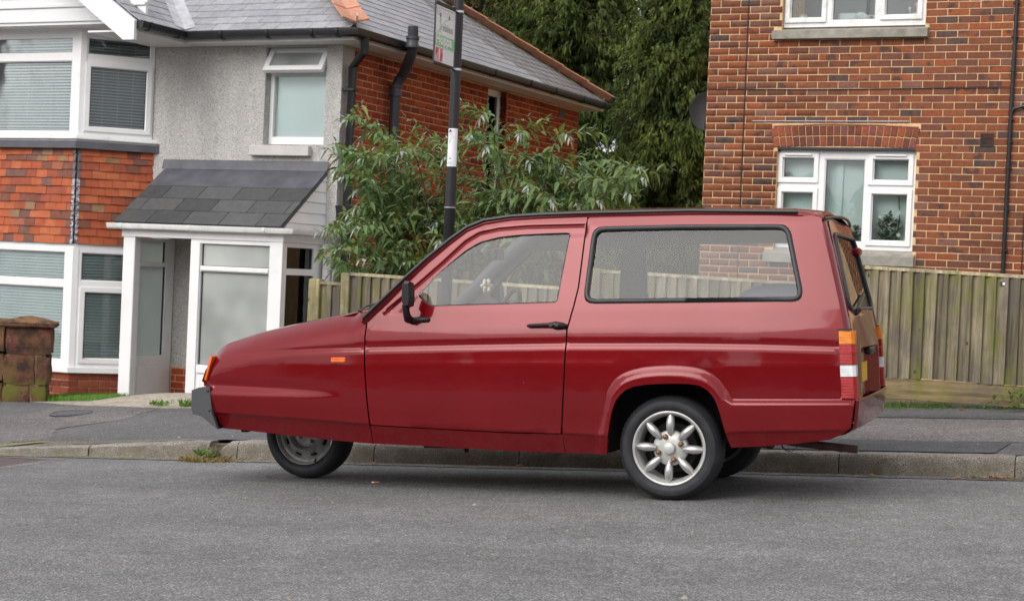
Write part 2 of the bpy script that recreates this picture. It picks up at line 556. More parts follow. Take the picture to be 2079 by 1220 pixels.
M['conifer'] = mat_leaf('conifer_spray', [(0, (.036, .066, .016)), (.35, (.062, .105, .024)), (.65, (.105, .16, .032)), (.87, (.16, .2, .038)), (1, (.27, .28, .05))], (.07, .11, .03), .25, .75, (.016, .03, .011))
M['conifer_brown'] = mat_leaf('browning_conifer_spray', [(0, (.035, .05, .016)), (.4, (.06, .08, .023)), (.7, (.1, .105, .03)), (1, (.16, .115, .04))], (.12, .11, .04), .3, .75, (.035, .04, .016))
M['bark'] = plain('conifer_bark', (.075, .05, .035), .95, .3, 12, .6, 30)
M['grass'] = mat_leaf('grass_blade', [(0, (.07, .17, .02)), (.5, (.11, .26, .03)), (1, (.2, .34, .06))], (.12, .25, .04), .3)
M['weed'] = mat_leaf('weed_leaf', [(0, (.06, .15, .02)), (.5, (.1, .22, .03)), (1, (.2, .27, .05))], (.12, .22, .04), .3)
M['dry'] = mat_leaf('withered_stalk', [(0, (.2, .11, .045)), (.4, (.34, .2, .07)), (.7, (.24, .2, .06)), (1, (.12, .15, .04))], (.3, .2, .08), .2)
M['moss'] = plain('kerb_moss', (.2, .24, .03), .95, .4, 60, .8, 150)
M['dead_leaf'] = mat_leaf('dead_leaf', [(0, (.2, .07, .03)), (.4, (.3, .12, .05)), (.7, (.4, .2, .08)), (1, (.5, .32, .06))], (.3, .16, .08), .15)

# car
def mat_paint():
    t = NT('maroon_car_paint')
    c = t.ramp(t.noise(2.5, 4), [(.3, (.15, .0042, .0068)), (.7, (.17, .0052, .0085))])
    z = t.sep(t.objpos())[2]
    dust = t.math('MULTIPLY', t.ramp(z, [(.0, 1.0), (.33, .35), (.42, 0.0)]), t.ramp(t.noise(16, 6, .7), [(.42, 0.0), (.72, .2)]))
    c = t.mix(dust, c, (.16, .08, .07))
    spk = t.ramp(t.voro(6.5), [(.016, 1.0), (.022, 0.0)])
    c = t.mix(t.math('MULTIPLY', spk, t.ramp(t.noise(1.4, 2), [(.48, 0.0), (.56, .8)])), c, (.6, .55, .5))
    b = t.bump(t.noise(5.5, 2), .05, .02)
    n = t.t.nodes.new('ShaderNodeBsdfPrincipled')
    t.set(n.inputs['Base Color'], c); n.inputs['Roughness'].default_value = .3
    n.inputs['Metallic'].default_value = .24
    n.inputs['Specular IOR Level'].default_value = .0
    n.inputs['Coat Weight'].default_value = 1.0
    t.set(n.inputs['Coat Roughness'], t.ramp(t.noise(9, 4), [(.3, .05), (.7, .1)]))
    n.inputs['Coat IOR'].default_value = 1.44
    t.set(n.inputs['Normal'], b); t.set(n.inputs['Coat Normal'], b)
    return t.finish(n.outputs[0])
M['paint'] = mat_paint()
M['trim'] = plain('black_trim', (.012, .012, .013), .38, .2, 20)
M['seal'] = plain('grey_black_window_seal', (.035, .035, .038), .45, .15, 20)
M['bumper'] = plain('grey_plastic_bumper', (.06, .061, .067), .5, .1, 12, .15, 200)
M['under'] = plain('underbody_black', (.012, .011, .011), .9, .3, 10)
M['lining'] = plain('grey_headlining', (.3, .29, .31), .95, .08, 8)
M['trim_in'] = plain('grey_interior_trim', (.1, .1, .11), .85, .1, 8)
M['seat'] = plain('seat_cloth', (.07, .07, .08), .95, .15, 40)
M['carpet'] = plain('blue_grey_carpet', (.13, .14, .19), 1.0, .25, 90, .5, 200)
def mat_tyre():
    t = NT('tyre_rubber')
    c = t.ramp(t.noise(20, 4), [(.3, (.014, .014, .017)), (.7, (.027, .027, .031))])
    t.pbr(c, .62, t.bump(t.noise(120, 2), .15, .002), spec=.45)
    return t.mat
M['tyre'] = mat_tyre()
def mat_alloy():
    t = NT('tarnished_alloy')
    k = t.ramp(t.noise(26, 6, .7), [(.55, 0.0), (.72, .75)])
    c = t.mix(k, (.52, .52, .51), (.24, .16, .1))
    t.pbr(c, t.ramp(t.noise(30, 3), [(.3, .34), (.7, .5)]), metal=.75)
    return t.mat
M['alloy'] = mat_alloy()
M['alloy_paint'] = plain('silver_wheel_paint', (.52, .52, .5), .4, .1, 18, metal=.35, dirt=(.3, .2, .12), dirt_amt=.6, dirt_scale=14)
M['steel'] = plain('grey_steel_wheel', (.36, .35, .34), .45, .2, 14, metal=.4, dirt=(.16, .1, .06), dirt_amt=.5, dirt_scale=20)
M['brass'] = plain('rusty_brass_nut', (.22, .13, .06), .45, .3, 60, metal=.6)
M['rust'] = plain('rusty_exhaust', (.06, .03, .024), .8, .4, 20, .3, 80)
M['chrome'] = plain('bright_metal', (.75, .75, .75), .15, .05, 9, metal=1)
def mat_lens(name, col):
    t = NT(name)
    w = t.t.nodes.new('ShaderNodeTexWave'); t.set(w.inputs[0], t.objpos()); w.inputs['Scale'].default_value = 45
    w.bands_direction = 'Z'
    c = t.mix(t.ramp(t.noise(24, 2), [(.35, 0.0), (.7, .5)]), col, tuple(min(1, x * 1.6 + .02) for x in col))
    t.pbr(c, .2, t.bump(w.outputs[0], .35, .003), spec=.35)
    return t.mat
M['amber'] = mat_lens('amber_lens', (.6, .17, .006))
M['orange'] = mat_lens('orange_lens', (.62, .1, .008))
M['red_lens'] = mat_lens('red_lens', (.27, .004, .006))
M['clear_lens'] = mat_lens('clear_lens', (.6, .6, .6))
M['plate'] = plain('yellow_plate', (.72, .42, .02), .3, .05)

# street things
M['pole'] = plain('black_pole_paint', (.014, .014, .016), .4, .25, 9)
M['sign_white'] = plain('white_sign_face', (.76, .76, .77), .35, .03, 5, dirt=(.55, .56, .54), dirt_amt=.35)
M['sign_green'] = plain('faded_green_print', (.27, .56, .29), .4, .05)
M['sign_green_dark'] = plain('green_print', (.2, .5, .26), .4, .05)
M['sign_grey'] = plain('grey_print', (.36, .36, .37), .4, .05)
M['sign_black'] = plain('black_print', (.03, .03, .03), .5, .05)
def mat_signred():
    t = NT('faded_red_print')
    k = t.ramp(t.noise(11, 3, .6), [(.42, 0.0), (.6, .75)])
    t.pbr(t.mix(k, (.55, .06, .08), (.7, .55, .56)), .4)
    return t.mat
M['sign_red'] = mat_signred()
M['steel_band'] = plain('steel_band', (.6, .6, .6), .3, .1, 20, metal=.9)

def mat_sandstone():
    t = NT('lichened_sandstone')
    c = t.ramp(t.rnd(), [(0, (.2, .085, .05)), (.5, (.15, .06, .045)), (1, (.22, .12, .06))])
    c = t.mix(t.ramp(t.noise(7, 6, .7), [(.42, 0.0), (.58, .85)]), c, (.03, .022, .022))
    z = t.sep()[2]
    low = t.ramp(z, [(.0, 1.0), (.2, 0.0)])
    c = t.mix(t.math('MULTIPLY', t.math('ADD', low, .25), t.ramp(t.noise(6, 5), [(.42, 0.0), (.66, .8)])), c, (.13, .125, .03))
    c = t.mix(t.ramp(t.voro(42), [(.08, .8), (.13, 0.0)]), c, t.ramp(t.noise(5, 2), [(.55, (.06, .04, .035)), (.62, (.5, .48, .44))]))
    t.pbr(c, .92, t.bump(t.noise(40, 6, .7), .7, .012), spec=.2)
    return t.mat
M['sandstone'] = mat_sandstone()
M['apron'] = plain('worn_concrete', (.33, .29, .235), .95, .25, 22, .6, 80, dirt=(.12, .12, .07), dirt_amt=.5)
M['iron'] = plain('iron_cover', (.09, .095, .1), .6, .3, 25, .4, 120)
M['rust_iron'] = plain('rusty_iron_cover', (.1, .07, .065), .8, .3, 25, .4, 120)
M['dish'] = plain('grey_dish', (.035, .036, .042), .55, .12, 8)
M['terracotta'] = plain('terracotta_pot', (.33, .15, .09), .85, .15, 20)
M['ceramic'] = plain('white_ceramic', (.8, .8, .79), .25, .03)
M['cream'] = plain('cream_ceramic', (.74, .7, .56), .3, .04)
M['petal'] = plain('white_petal', (.85, .85, .82), .6, .05)
M['plant_in'] = mat_leaf('house_plant_leaf', [(0, (.04, .09, .03)), (1, (.09, .16, .05))])
M['plant_red'] = mat_leaf('reddish_succulent', [(0, (.2, .08, .06)), (1, (.16, .16, .08))])
M['ochre'] = plain('tan_ware', (.6, .42, .24), .6, .1)
M['pinkish'] = plain('pink_brush', (.65, .2, .22), .6, .1)
M['white_felt'] = plain('white_filter', (.8, .78, .74), .8, .05)
M['orange_filter'] = plain('orange_filter', (.6, .25, .06), .8, .1)
M['opp_brick'] = plain('dull_brick', (.16, .085, .06), .9, .2, 5)
M['opp_roof'] = plain('brown_roof_tile', (.11, .085, .075), .9, .2, 5)
M['hedge'] = mat_leaf('hedge_leaf', [(0, (.03, .06, .018)), (1, (.06, .1, .03))])
M['flower_toy'] = plain('dappled_flower', (.62, .55, .42), .8, .4, 60)
# ------------------------------------------------------------------ 2-D helpers
def in_poly(P, poly):
    P = np.asarray(P, float); x, y = P[:, 0], P[:, 1]
    r = np.zeros(len(P), bool)
    n = len(poly)
    for i in range(n):
        x0, y0 = poly[i]; x1, y1 = poly[(i + 1) % n]
        if y0 == y1: continue
        c = ((y0 > y) != (y1 > y)) & (x < (x1 - x0) * (y - y0) / (y1 - y0) + x0)
        r ^= c
    return r

def cdt(outline, holes=(), pts=()):
    V = [Vector(p) for p in outline]; E = [(i, (i + 1) % len(outline)) for i in range(len(outline))]
    for h in holes:
        n = len(V); V += [Vector(p) for p in h]; E += [(n + i, n + (i + 1) % len(h)) for i in range(len(h))]
    V += [Vector(p) for p in pts]
    r = geometry.delaunay_2d_cdt(V, E, [], 0, 1e-6)
    v = np.array([tuple(p) for p in r[0]])
    f = np.array([t for t in r[2] if len(t) == 3], int)
    c = v[f].mean(1)
    k = in_poly(c, outline)
    for h in holes: k &= ~in_poly(c, h)
    f = f[k]
    a = v[f]
    ar = (a[:, 1, 0] - a[:, 0, 0]) * (a[:, 2, 1] - a[:, 0, 1]) - (a[:, 1, 1] - a[:, 0, 1]) * (a[:, 2, 0] - a[:, 0, 0])
    f[ar < 0] = f[ar < 0][:, ::-1]
    return v, f[np.abs(ar) > 1e-10]

def plate(mb, outline, holes, y0, y1, mi=0):
    """flat plate in (x, z) with holes, from y0 (front) to y1"""
    v, f = cdt(outline, holes)
    n = len(v)
    V = [(p[0], y0, p[1]) for p in v] + [(p[0], y1, p[1]) for p in v]
    F = [tuple(t) for t in f] + [tuple(int(i) + n for i in t[::-1]) for t in f]
    ed = {}
    for t in f:
        for i in range(3):
            e = (int(t[i]), int(t[(i + 1) % 3])); ed[e] = 1
    for (a, b) in ed:
        if (b, a) not in ed:
            F.append((b, a, a + n, b + n))
    mb.add(V, F, mi)

def rect(x0, x1, z0, z1):
    return [(x0, z0), (x1, z0), (x1, z1), (x0, z1)]

def chaikin(p, it=2, closed=True):
    p = [Vector(q) for q in p]
    for _ in range(it):
        o = []
        n = len(p)
        rng = range(n) if closed else range(n - 1)
        if not closed: o.append(p[0])
        for i in rng:
            a, b = p[i], p[(i + 1) % n]
            o += [a * .75 + b * .25, a * .25 + b * .75]
        if not closed: o.append(p[-1])
        p = o
    return [tuple(q) for q in p]

def round_poly(p, r, n=5):
    """round every corner with radius about r, leaving the sides straight"""
    o = []
    m = len(p)
    for i in range(m):
        a, b, c = Vector(p[i - 1]), Vector(p[i]), Vector(p[(i + 1) % m])
        u, v = (a - b), (c - b)
        d = min(r, u.length * .45, v.length * .45)
        q0, q1 = b + u.normalized() * d, b + v.normalized() * d
        for k in range(n + 1):
            t = k / n
            o.append(tuple(q0 * (1 - t) ** 2 + b * 2 * t * (1 - t) + q1 * t * t))
    return o

def to_px(p):
    d = Vector(p) - Vector((0, 0, 1.028))
    z = d.dot(cam_fwd)
    return 1039.5 + 3462.9 * d.dot(cam_right) / z, 610 + 3462.9 * d.dot(cam_down) / z, z

# ------------------------------------------------------------------ ground, road, pavement, kerb
SL = 0.0565                                   # the street climbs to the right
def road_z(x): return SL * (x + 2.0)
def kerb_h(x):
    return .03 + .085 * min(1, max(0, (x + 6.9) / 1.7))
def pave_z(x, y):
    h = kerb_h(x)
    return road_z(x) + h + (.201 - h) / 2.6 * (y - 9.4)

def sheet(name, poly, zf, mat, n=1, parent=None, lift=0.0, kind='structure', jag=0):
    """polygon draped over a height function"""
    if jag:
        q = []
        for i in range(len(poly)):
            a, b = Vector(poly[i]), Vector(poly[(i + 1) % len(poly)])
            m = max(1, int((b - a).length / .12))
            for k in range(m):
                p = a.lerp(b, k / m)
                q.append((p.x + RN.uniform(-jag, jag), p.y + RN.uniform(-jag, jag)))
        poly = q
    xs = [p[0] for p in poly]; ys = [p[1] for p in poly]
    pts = []
    if n > 1:
        for i in range(1, n):
            for j in range(1, 8):
                p = (min(xs) + (max(xs) - min(xs)) * i / n, min(ys) + (max(ys) - min(ys)) * j / 8)
                pts.append(p)
    v, f = cdt(poly, (), pts)
    mb = MB()
    mb.add([(p[0], p[1], zf(p[0], p[1]) + lift) for p in v], [tuple(int(i) for i in t) for t in f])
    o = mb.build(name, mat, parent, fix=False)
    if kind: o['kind'] = kind
    return o

sheet('ground', rect(-160, 160, -120, 220), lambda x, y: road_z(x) - .06, M['earth'])
sheet('road', rect(-60, 60, 1.0, 9.3), lambda x, y: road_z(x), M['road'])
sheet('road_far_lane', rect(-60, 60, -4.6, 1.0), lambda x, y: road_z(x), M['road'])
pav = sheet('pavement', [(-30, 9.39), (-8.9, 9.385), (-7.9, 9.385), (-6.9, 9.385), (-6.1, 9.385), (-5.6, 9.385), (-5.2, 9.385), (-4, 9.385), (30, 9.385), (30, 12.35), (-5.9, 12.35), (-5.9, 11.75), (-8.9, 11.75), (-8.9, 12.5), (-30, 12.5)],
            pave_z, M['pave'], n=60)
sheet('pavement_patch', [(-4.2, 9.98), (-2, 9.97), (.2, 9.97), (3, 10.0), (3, 11.22), (-1, 11.24), (-4.2, 11.2)], pave_z, M['pave_pink'], n=10, lift=.003, jag=.012)
sheet('pavement_trench', [(-3.3, 9.42), (-.6, 9.42), (-.56, 9.93), (-1.2, 9.955), (-3.3, 9.93)], pave_z, M['pave_dark'], n=8, lift=.0055, jag=.006)
sheet('pavement_strip', [(-4.2, 11.3), (2, 11.3), (2, 11.48), (-4.2, 11.5)], pave_z, M['pave_dark'], n=8, lift=.004, jag=.01)
sheet('pavement_old_strip', [(-9.5, 10.35), (-7.75, 9.82), (-7.2, 9.52), (-6.75, 9.72), (-7.05, 10.25), (-6.85, 10.8), (-6.95, 11.45), (-7.9, 11.6), (-7.8, 10.9), (-8.3, 10.75), (-9.5, 11.1)],
      pave_z, M['pave_pink'], n=10, lift=.004, jag=.02)
sheet('pavement_edge_grit', [(-9, 9.41), (-6.9, 9.41), (-5.4, 9.41), (-5.35, 9.47), (-6.4, 9.6), (-7.5, 9.62), (-9, 9.6)], pave_z, M['gutter'], n=10, lift=.003, jag=.012)
sheet('gutter', [(-30, 9.13), (-5, 9.14), (-1.5, 9.15), (30, 9.14), (30, 9.29), (-30, 9.29)], lambda x, y: road_z(x), M['gutter'], lift=.004, jag=.012)
sheet('opposite_pavement', rect(-60, 60, -7, -4.6), lambda x, y: road_z(x) + .11, M['pave'])
# garden ground falling away behind the pavement edge
def garden_z(x, y):
    t = min(1, max(0, (y - 11.75) / .9))
    return (pave_z(x, 11.75) - .012) * (1 - t) + (road_z(x) - .03) * t
sheet('garden', [(-30, 11.7), (-9, 11.7), (-5.9, 11.7), (-5.9, 12.2), (-3, 12.2), (6, 12.2), (30, 12.2), (30, 40), (-30, 40)], garden_z, M['earth'], n=50, lift=-.004)
# worn concrete apron at the pavement edge in front of the porch
def apron_z(x, y):
    return pave_z(x, min(y, 11.75)) + .003 + .075 * max(0, 1 - ((x + 7.1) / .75) ** 2) * max(0, 1 - ((y - 12.0) / .42) ** 2) - max(0, y - 12.0) * .12
sheet('concrete_apron', [(-7.95, 11.62), (-6.9, 11.46), (-5.95, 11.5), (-5.9, 12.5), (-7.75, 12.6), (-7.9, 12.0), (-8.35, 11.76)], apron_z, M['apron'], n=16, jag=.012)

# kerb of granite stones, dropped for the crossing at the low end
kb = MB()
for x0, x1 in ((-14, -6.9), (-6.9, -5.25), (-5.25, 30)):
    z0, z1 = road_z(x0), road_z(x1)
    h0, h1 = kerb_h(x0) - .02, kerb_h(x1) - .02
    kb.hexa([(x0, 9.283, z0 - .2), (x1, 9.283, z1 - .2), (x1, 9.39, z1 - .2), (x0, 9.39, z0 - .2),
             (x0, 9.283, z0 + h0), (x1, 9.283, z1 + h1), (x1, 9.39, z1 + h1), (x0, 9.39, z0 + h0)])
kerb = kb.build('kerb', M['earth']); kerb['kind'] = 'structure'
def kerb_stone(x0, x1, h0, h1, rnd_l=.0):
    n = max(3, int((x1 - x0) / .05))
    prof = [(9.268, -.1), (9.27, .5), (9.274, .82), (9.287, .96), (9.305, 1.0), (9.397, 1.0), (9.397, -.1)]
    V, F = [], []
    for i in range(n + 1):
        t = i / n
        x = x0 + (x1 - x0) * t
        h = h0 + (h1 - h0) * t
        e = min(t, 1 - t) * (x1 - x0)
        sh = .004 * max(0, 1 - e / .012)
        sh2 = rnd_l * max(0, 1 - (x - x0) / .13) ** 2
        for (y, k) in prof:
            j = RN.uniform(-.0022, .0022)
            V.append((x, y + (sh if y < 9.3 else 0) + j, road_z(x) + (-.1 if k < 0 else k * h - (sh + sh2 * 1.6 if k > .8 else 0) + j)))
    m = len(prof)
    for i in range(n):
        for k in range(m - 1):
            F.append((i * m + k, (i + 1) * m + k, (i + 1) * m + k + 1, i * m + k + 1))
    F.append(tuple(range(m))); F.append(tuple(reversed(range(n * m, (n + 1) * m))))
    mb = MB(); mb.add(V, F)
    return mb.build('kerb_stone', M['kerb'], kerb, smooth=35)
for i in range(-1, 9):
    kerb_stone(-5.064 + .9144 * i + .003 if i >= 0 else -5.215, -5.064 + .9144 * (i + 1) - .003, .116, .116, .0 if i >= 0 else .05)
kerb_stone(-6.12, -5.26, kerb_h(-6.12) + .002, kerb_h(-5.26) + .002, .0)
kerb_stone(-6.93, -6.13, kerb_h(-6.93) + .004, kerb_h(-6.13) + .002)
kerb_stone(-7.95, -6.94, .03, .034)
kerb_stone(-8.9, -7.96, .03, .03)
# ------------------------------------------------------------------ bricks
def chamfer_box(L, D, H, c, jit=0.0, rng=None):
    """front face at y=0, runs back to y=D; origin bottom left front"""
    j = (lambda: rng.uniform(-jit, jit)) if rng else (lambda: 0)
    V = [(c + j(), 0, c + j()), (L - c + j(), 0, c + j()), (L - c + j(), 0, H - c + j()), (c + j(), 0, H - c + j()),
         (0, c, 0), (L, c, 0), (L, c, H), (0, c, H), (0, D, 0), (L, D, 0), (L, D, H), (0, D, H)]
    F = [(0, 1, 2, 3), (4, 5, 1, 0), (5, 6, 2, 1), (6, 7, 3, 2), (7, 4, 0, 3), (8, 9, 5, 4), (9, 10, 6, 5), (10, 11, 7, 6), (11, 8, 4, 7)]
    return V, F

def brick_meshes(name, mat, L=.215, H=.065, D=.05):
    out = []
    for k in range(6):
        mb = MB(); V, F = chamfer_box(L, D, H, .0045, .0035, RN); mb.add(V, F)
        out.append(mb.mesh(name, mat))
    return out

def lay(s0, s1, z0, z1, holes, pitch=.225, course=.075, off=0.0, zoff=0.0, j=.01):
    """stretcher bond cut round rectangular holes: list of (s, z, length)"""
    out = []
    n0 = math.floor((z0 - zoff) / course)
    k = n0
    while zoff + k * course < z1 - .02:
        zb = zoff + k * course
        if zb >= z0 - .02:
            a = off + (pitch / 2 if k % 2 else 0)
            i = math.floor((s0 - a) / pitch) - 1
            while a + i * pitch < s1:
                x0, x1 = a + i * pitch, a + i * pitch + pitch - j
                seg = [(max(x0, s0), min(x1, s1))]
                for (h0, h1, g0, g1) in holes:
                    if zb + course - j > g0 + .02 and zb < g1 - .02:
                        nn = []
                        for (p, q) in seg:
                            if q <= h0 or p >= h1: nn.append((p, q)); continue
                            if p < h0: nn.append((p, h0 - .002))
                            if q > h1: nn.append((h1 + .002, q))
                        seg = nn
                for (p, q) in seg:
                    if q - p > .03:
                        out.append((p, zb, q - p))
                i += 1
        k += 1
    return out

def place_bricks(parent, mats, T, items, limit, name='brick', stuff='brickwork', L=.215):
    """the nearest in view as single bricks, the rest joined"""
    W = parent.matrix_world @ T
    rows = []
    for (s, z, l) in items:
        Mx = T @ Matrix.Translation((s, RN.uniform(-.0025, .002), z + RN.uniform(-.0015, .0015))) @ Matrix.Rotation(RN.uniform(-.006, .006), 4, 'Y') @ Matrix.Diagonal((l / L, 1, 1, 1))
        x, y, d = to_px(W @ Vector((s + l / 2, 0, z)))
        vis = -20 < x < 2100 and -20 < y < 960
        rows.append((0 if vis else 1, d, Mx, RN.choice(mats)))
    rows.sort(key=lambda r: (r[0], r[1]))
    for r in rows[:limit]:
        inst(name, r[3], parent, r[2])
    if rows[limit:]:
        join(parent, stuff, rows[limit:], mats[0].materials[0])

def join(parent, name, rows, mat):
    VV, FF, n = [], [], 0
    cache = {}
    for r in rows:
        me, Mx = r[3], np.array(r[2])
        if me.name not in cache:
            v = np.empty(len(me.vertices) * 3); me.vertices.foreach_get('co', v)
            cache[me.name] = (v.reshape(-1, 3), np.array([tuple(p.vertices) for p in me.polygons]))
        v, f = cache[me.name]
        VV.append(v @ Mx[:3, :3].T + Mx[:3, 3]); FF.append(f + n); n += len(v)
    return np_mesh(name, np.vstack(VV), np.vstack(FF), mat, parent, 'stuff')

# ------------------------------------------------------------------ windows
def window(parent, T, outer, panes, y, depth=.07, name='window', mat='upvc', glass='glass', sash=(), blind=None, bead=.012, gl_y=None, frame_front=0.0):
    """panes: rectangles; sash: the panes that sit in a raised opening frame"""
    W = bpy.data.objects.new(name, None) if False else None
    fr = MB(T)
    plate(fr, rect(*outer), [rect(*p) for p in panes], y - frame_front, y + depth)
    for i, p in enumerate(panes):
        a, b, c, d = p
        e = .045 if i in sash else .0
        if e:
            plate(fr, rect(a - e, b + e, c - e, d + e), [rect(a + .002, b - .002, c + .002, d - .002)], y - .022 - frame_front, y - frame_front - .0005)
        k = bead
        yy = y + .004
        # sloping glazing beads inside the opening
        fr.hexa([(a - .001, yy, c - .001), (b + .001, yy, c - .001), (b + .001, yy + .03, c - .001), (a - .001, yy + .03, c - .001),
                 (a - .001, yy + .012, c + k), (b + .001, yy + .012, c + k), (b + .001, yy + .03, c + k), (a - .001, yy + .03, c + k)])
        fr.hexa([(a - .001, yy + .012, d - k), (b + .001, yy + .012, d - k), (b + .001, yy + .03, d - k), (a - .001, yy + .03, d - k),
                 (a - .001, yy, d + .001), (b + .001, yy, d + .001), (b + .001, yy + .03, d + .001), (a - .001, yy + .03, d + .001)])
        for (q, s) in ((a, 1), (b, -1)):
            x0, x1 = q - s * .001, q + s * k
            xa, xb = min(x0, x1), max(x0, x1)
            ya, yb = (yy, yy + .012) if s > 0 else (yy + .012, yy)
            fr.hexa([(xa, ya, c + k), (xb, yb, c + k), (xb, yy + .03, c + k), (xa, yy + .03, c + k),
                     (xa, ya, d - k), (xb, yb, d - k), (xb, yy + .03, d - k), (xa, yy + .03, d - k)])
    F = fr.build(name, M[mat], parent)
    for i, p in enumerate(panes):
        a, b, c, d = p
        g = MB(T)
        g.box(a, b, y + .032, y + .036, c, d)
        g.build('pane', M[glass], F)
        k = .004                                              # dark rubber line round the glass
        s = MB(T)
        plate(s, rect(a + .008, b - .008, c + .008, d - .008), [rect(a + .008 + .011, b - .019, c + .019, d - .019)], y + .028, y + .0315)
        s.build('gasket', M['rubber'], F)
    return F

def slat_blind(parent, T, a, b, z0, z1, y, mat, pitch=.03, tilt=60):
    mb = MB(T)
    n = int((z1 - z0) / pitch)
    c, s = math.cos(math.radians(tilt)) * .0165, math.sin(math.radians(tilt)) * .0165
    for i in range(n):
        z = z0 + (i + .5) * pitch
        mb.add([(a, y - c, z - s), (b, y - c, z - s), (b, y + .002, z + .004), (a, y + .002, z + .004), (b, y + c, z + s), (a, y + c, z + s)], [(0, 1, 2, 3), (3, 2, 4, 5)])
    for k in range(1, 4):
        x = a + (b - a) * k / 4
        mb.box(x - .0015, x + .0015, y - .02, y - .018, z0, z1)
    return mb.build('blind', M[mat], parent, fix=False, kind='stuff')

# ------------------------------------------------------------------ the rendered house
rot = Matrix.Rotation(math.radians(-4.8), 4, 'Z')
LH = thing('rendered_house', 'grey pebble-dashed house with orange tiles hung on its bay and a white porch', 'house',
           Matrix.Translation((-7.7901, 16.1715, 0)) @ rot)
bpy.context.view_layer.update()
I4 = Matrix.Identity(4)
# front wall with the narrow window, and the brick side wall behind its facing
mb = MB(); plate(mb, rect(-7, .003, -.7, 3.36), [rect(-.935, -.185, 2.31, 3.345), rect(-2.93, -2.4, -.6, 3.3), rect(-7, -2.96, -.65, 3.355)], 0, .25)
mb.build('rendered_wall', M['render'], LH)
mb = MB(); mb.box(-7, -2.95, .3, .4, -.7, 3.36); mb.box(-2.95, -2.38, .3, .4, -.7, 3.36)
mb.build('inner_wall', M['grey_room'], LH)
TS = Matrix.Rotation(math.radians(90), 4, 'Z')               # side wall: s runs back along +w, inwards is -u
sw = MB(TS)
plate(sw, rect(.252, 6.5, -.7, 3.36), [rect(3.56, 4.16, 1.7, 3.35)], .005, .2)
sw.box(.02, .2515, .005, .1, -.7, 3.36)
sw.build('side_wall', M['mortar_red'], LH)
red = brick_meshes('brick', M['brick_red'])
place_bricks(LH, red, TS, lay(.022, 6.5, -.6, 3.36, [(3.56, 4.16, 1.7, 3.4)], zoff=-.0325, j=.012), 250)
mb = MB(TS); mb.box(3.5, 4.2, -.03, .14, 1.6, 1.69, .008); mb.build('sill', M['sill_paint'], LH)
wd = window(LH, TS, (3.57, 4.15, 1.7, 3.345), [(3.6, 4.105, 1.8, 3.28)], .1, .06)
place_bricks(LH, red, Matrix.Translation((-.004, 4.157, 0)) @ Matrix.Rotation(math.pi, 4, 'Z'), lay(.004, .1, 1.7, 3.34, [], pitch=.11, zoff=-.0325, j=.012), 30)
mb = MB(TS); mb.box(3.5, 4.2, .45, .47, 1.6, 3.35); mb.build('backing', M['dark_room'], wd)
mb = MB(TS); mb.box(5.8, 6.0, -.006, .03, 3.195, 3.31, .003)
for k in range(5): mb.box(5.82, 5.98, -.012, -.006, 3.21 + k * .019, 3.218 + k * .019)
mb.build('air_vent', M['lead'], LH)

# narrow front window: top light standing open, fixed light below
w1 = MB(); plate(w1, rect(-.93, -.19, 2.312, 3.343), [rect(-.885, -.235, 2.40, 3.05), rect(-.885, -.235, 3.12, 3.31)], .1, .17)
W1 = w1.build('window', M['upvc'], LH)
mb = MB(); mb.box(-.885, -.235, .13, .134, 2.40, 3.05); mb.build('pane', M['glass'], W1)
mb = MB(); mb.box(-.885, -.235, .175, .18, 2.38, 3.33); mb.build('net_curtain', M['curtain'], W1)
mb = MB(); mb.box(-.93, -.19, .0, .1, 2.30, 2.312); mb.build('reveal', M['render'], W1)
To = Matrix.Translation((0, .09, 3.335)) @ Matrix.Rotation(math.radians(-32), 4, 'X')
op = MB(To); plate(op, rect(-.925, -.195, -.30, -.005), [rect(-.865, -.255, -.24, -.055)], -.02, .03)
O1 = op.build('opening_light', M['upvc'], W1)
g = MB(To); g.box(-.865, -.255, .003, .007, -.24, -.055); g.build('pane', M['frost'], O1)
mb = MB(); mb.box(-1.065, -.322, -.075, .1, 2.187, 2.294, .006); mb.build('sill', M['sill_paint'], LH)

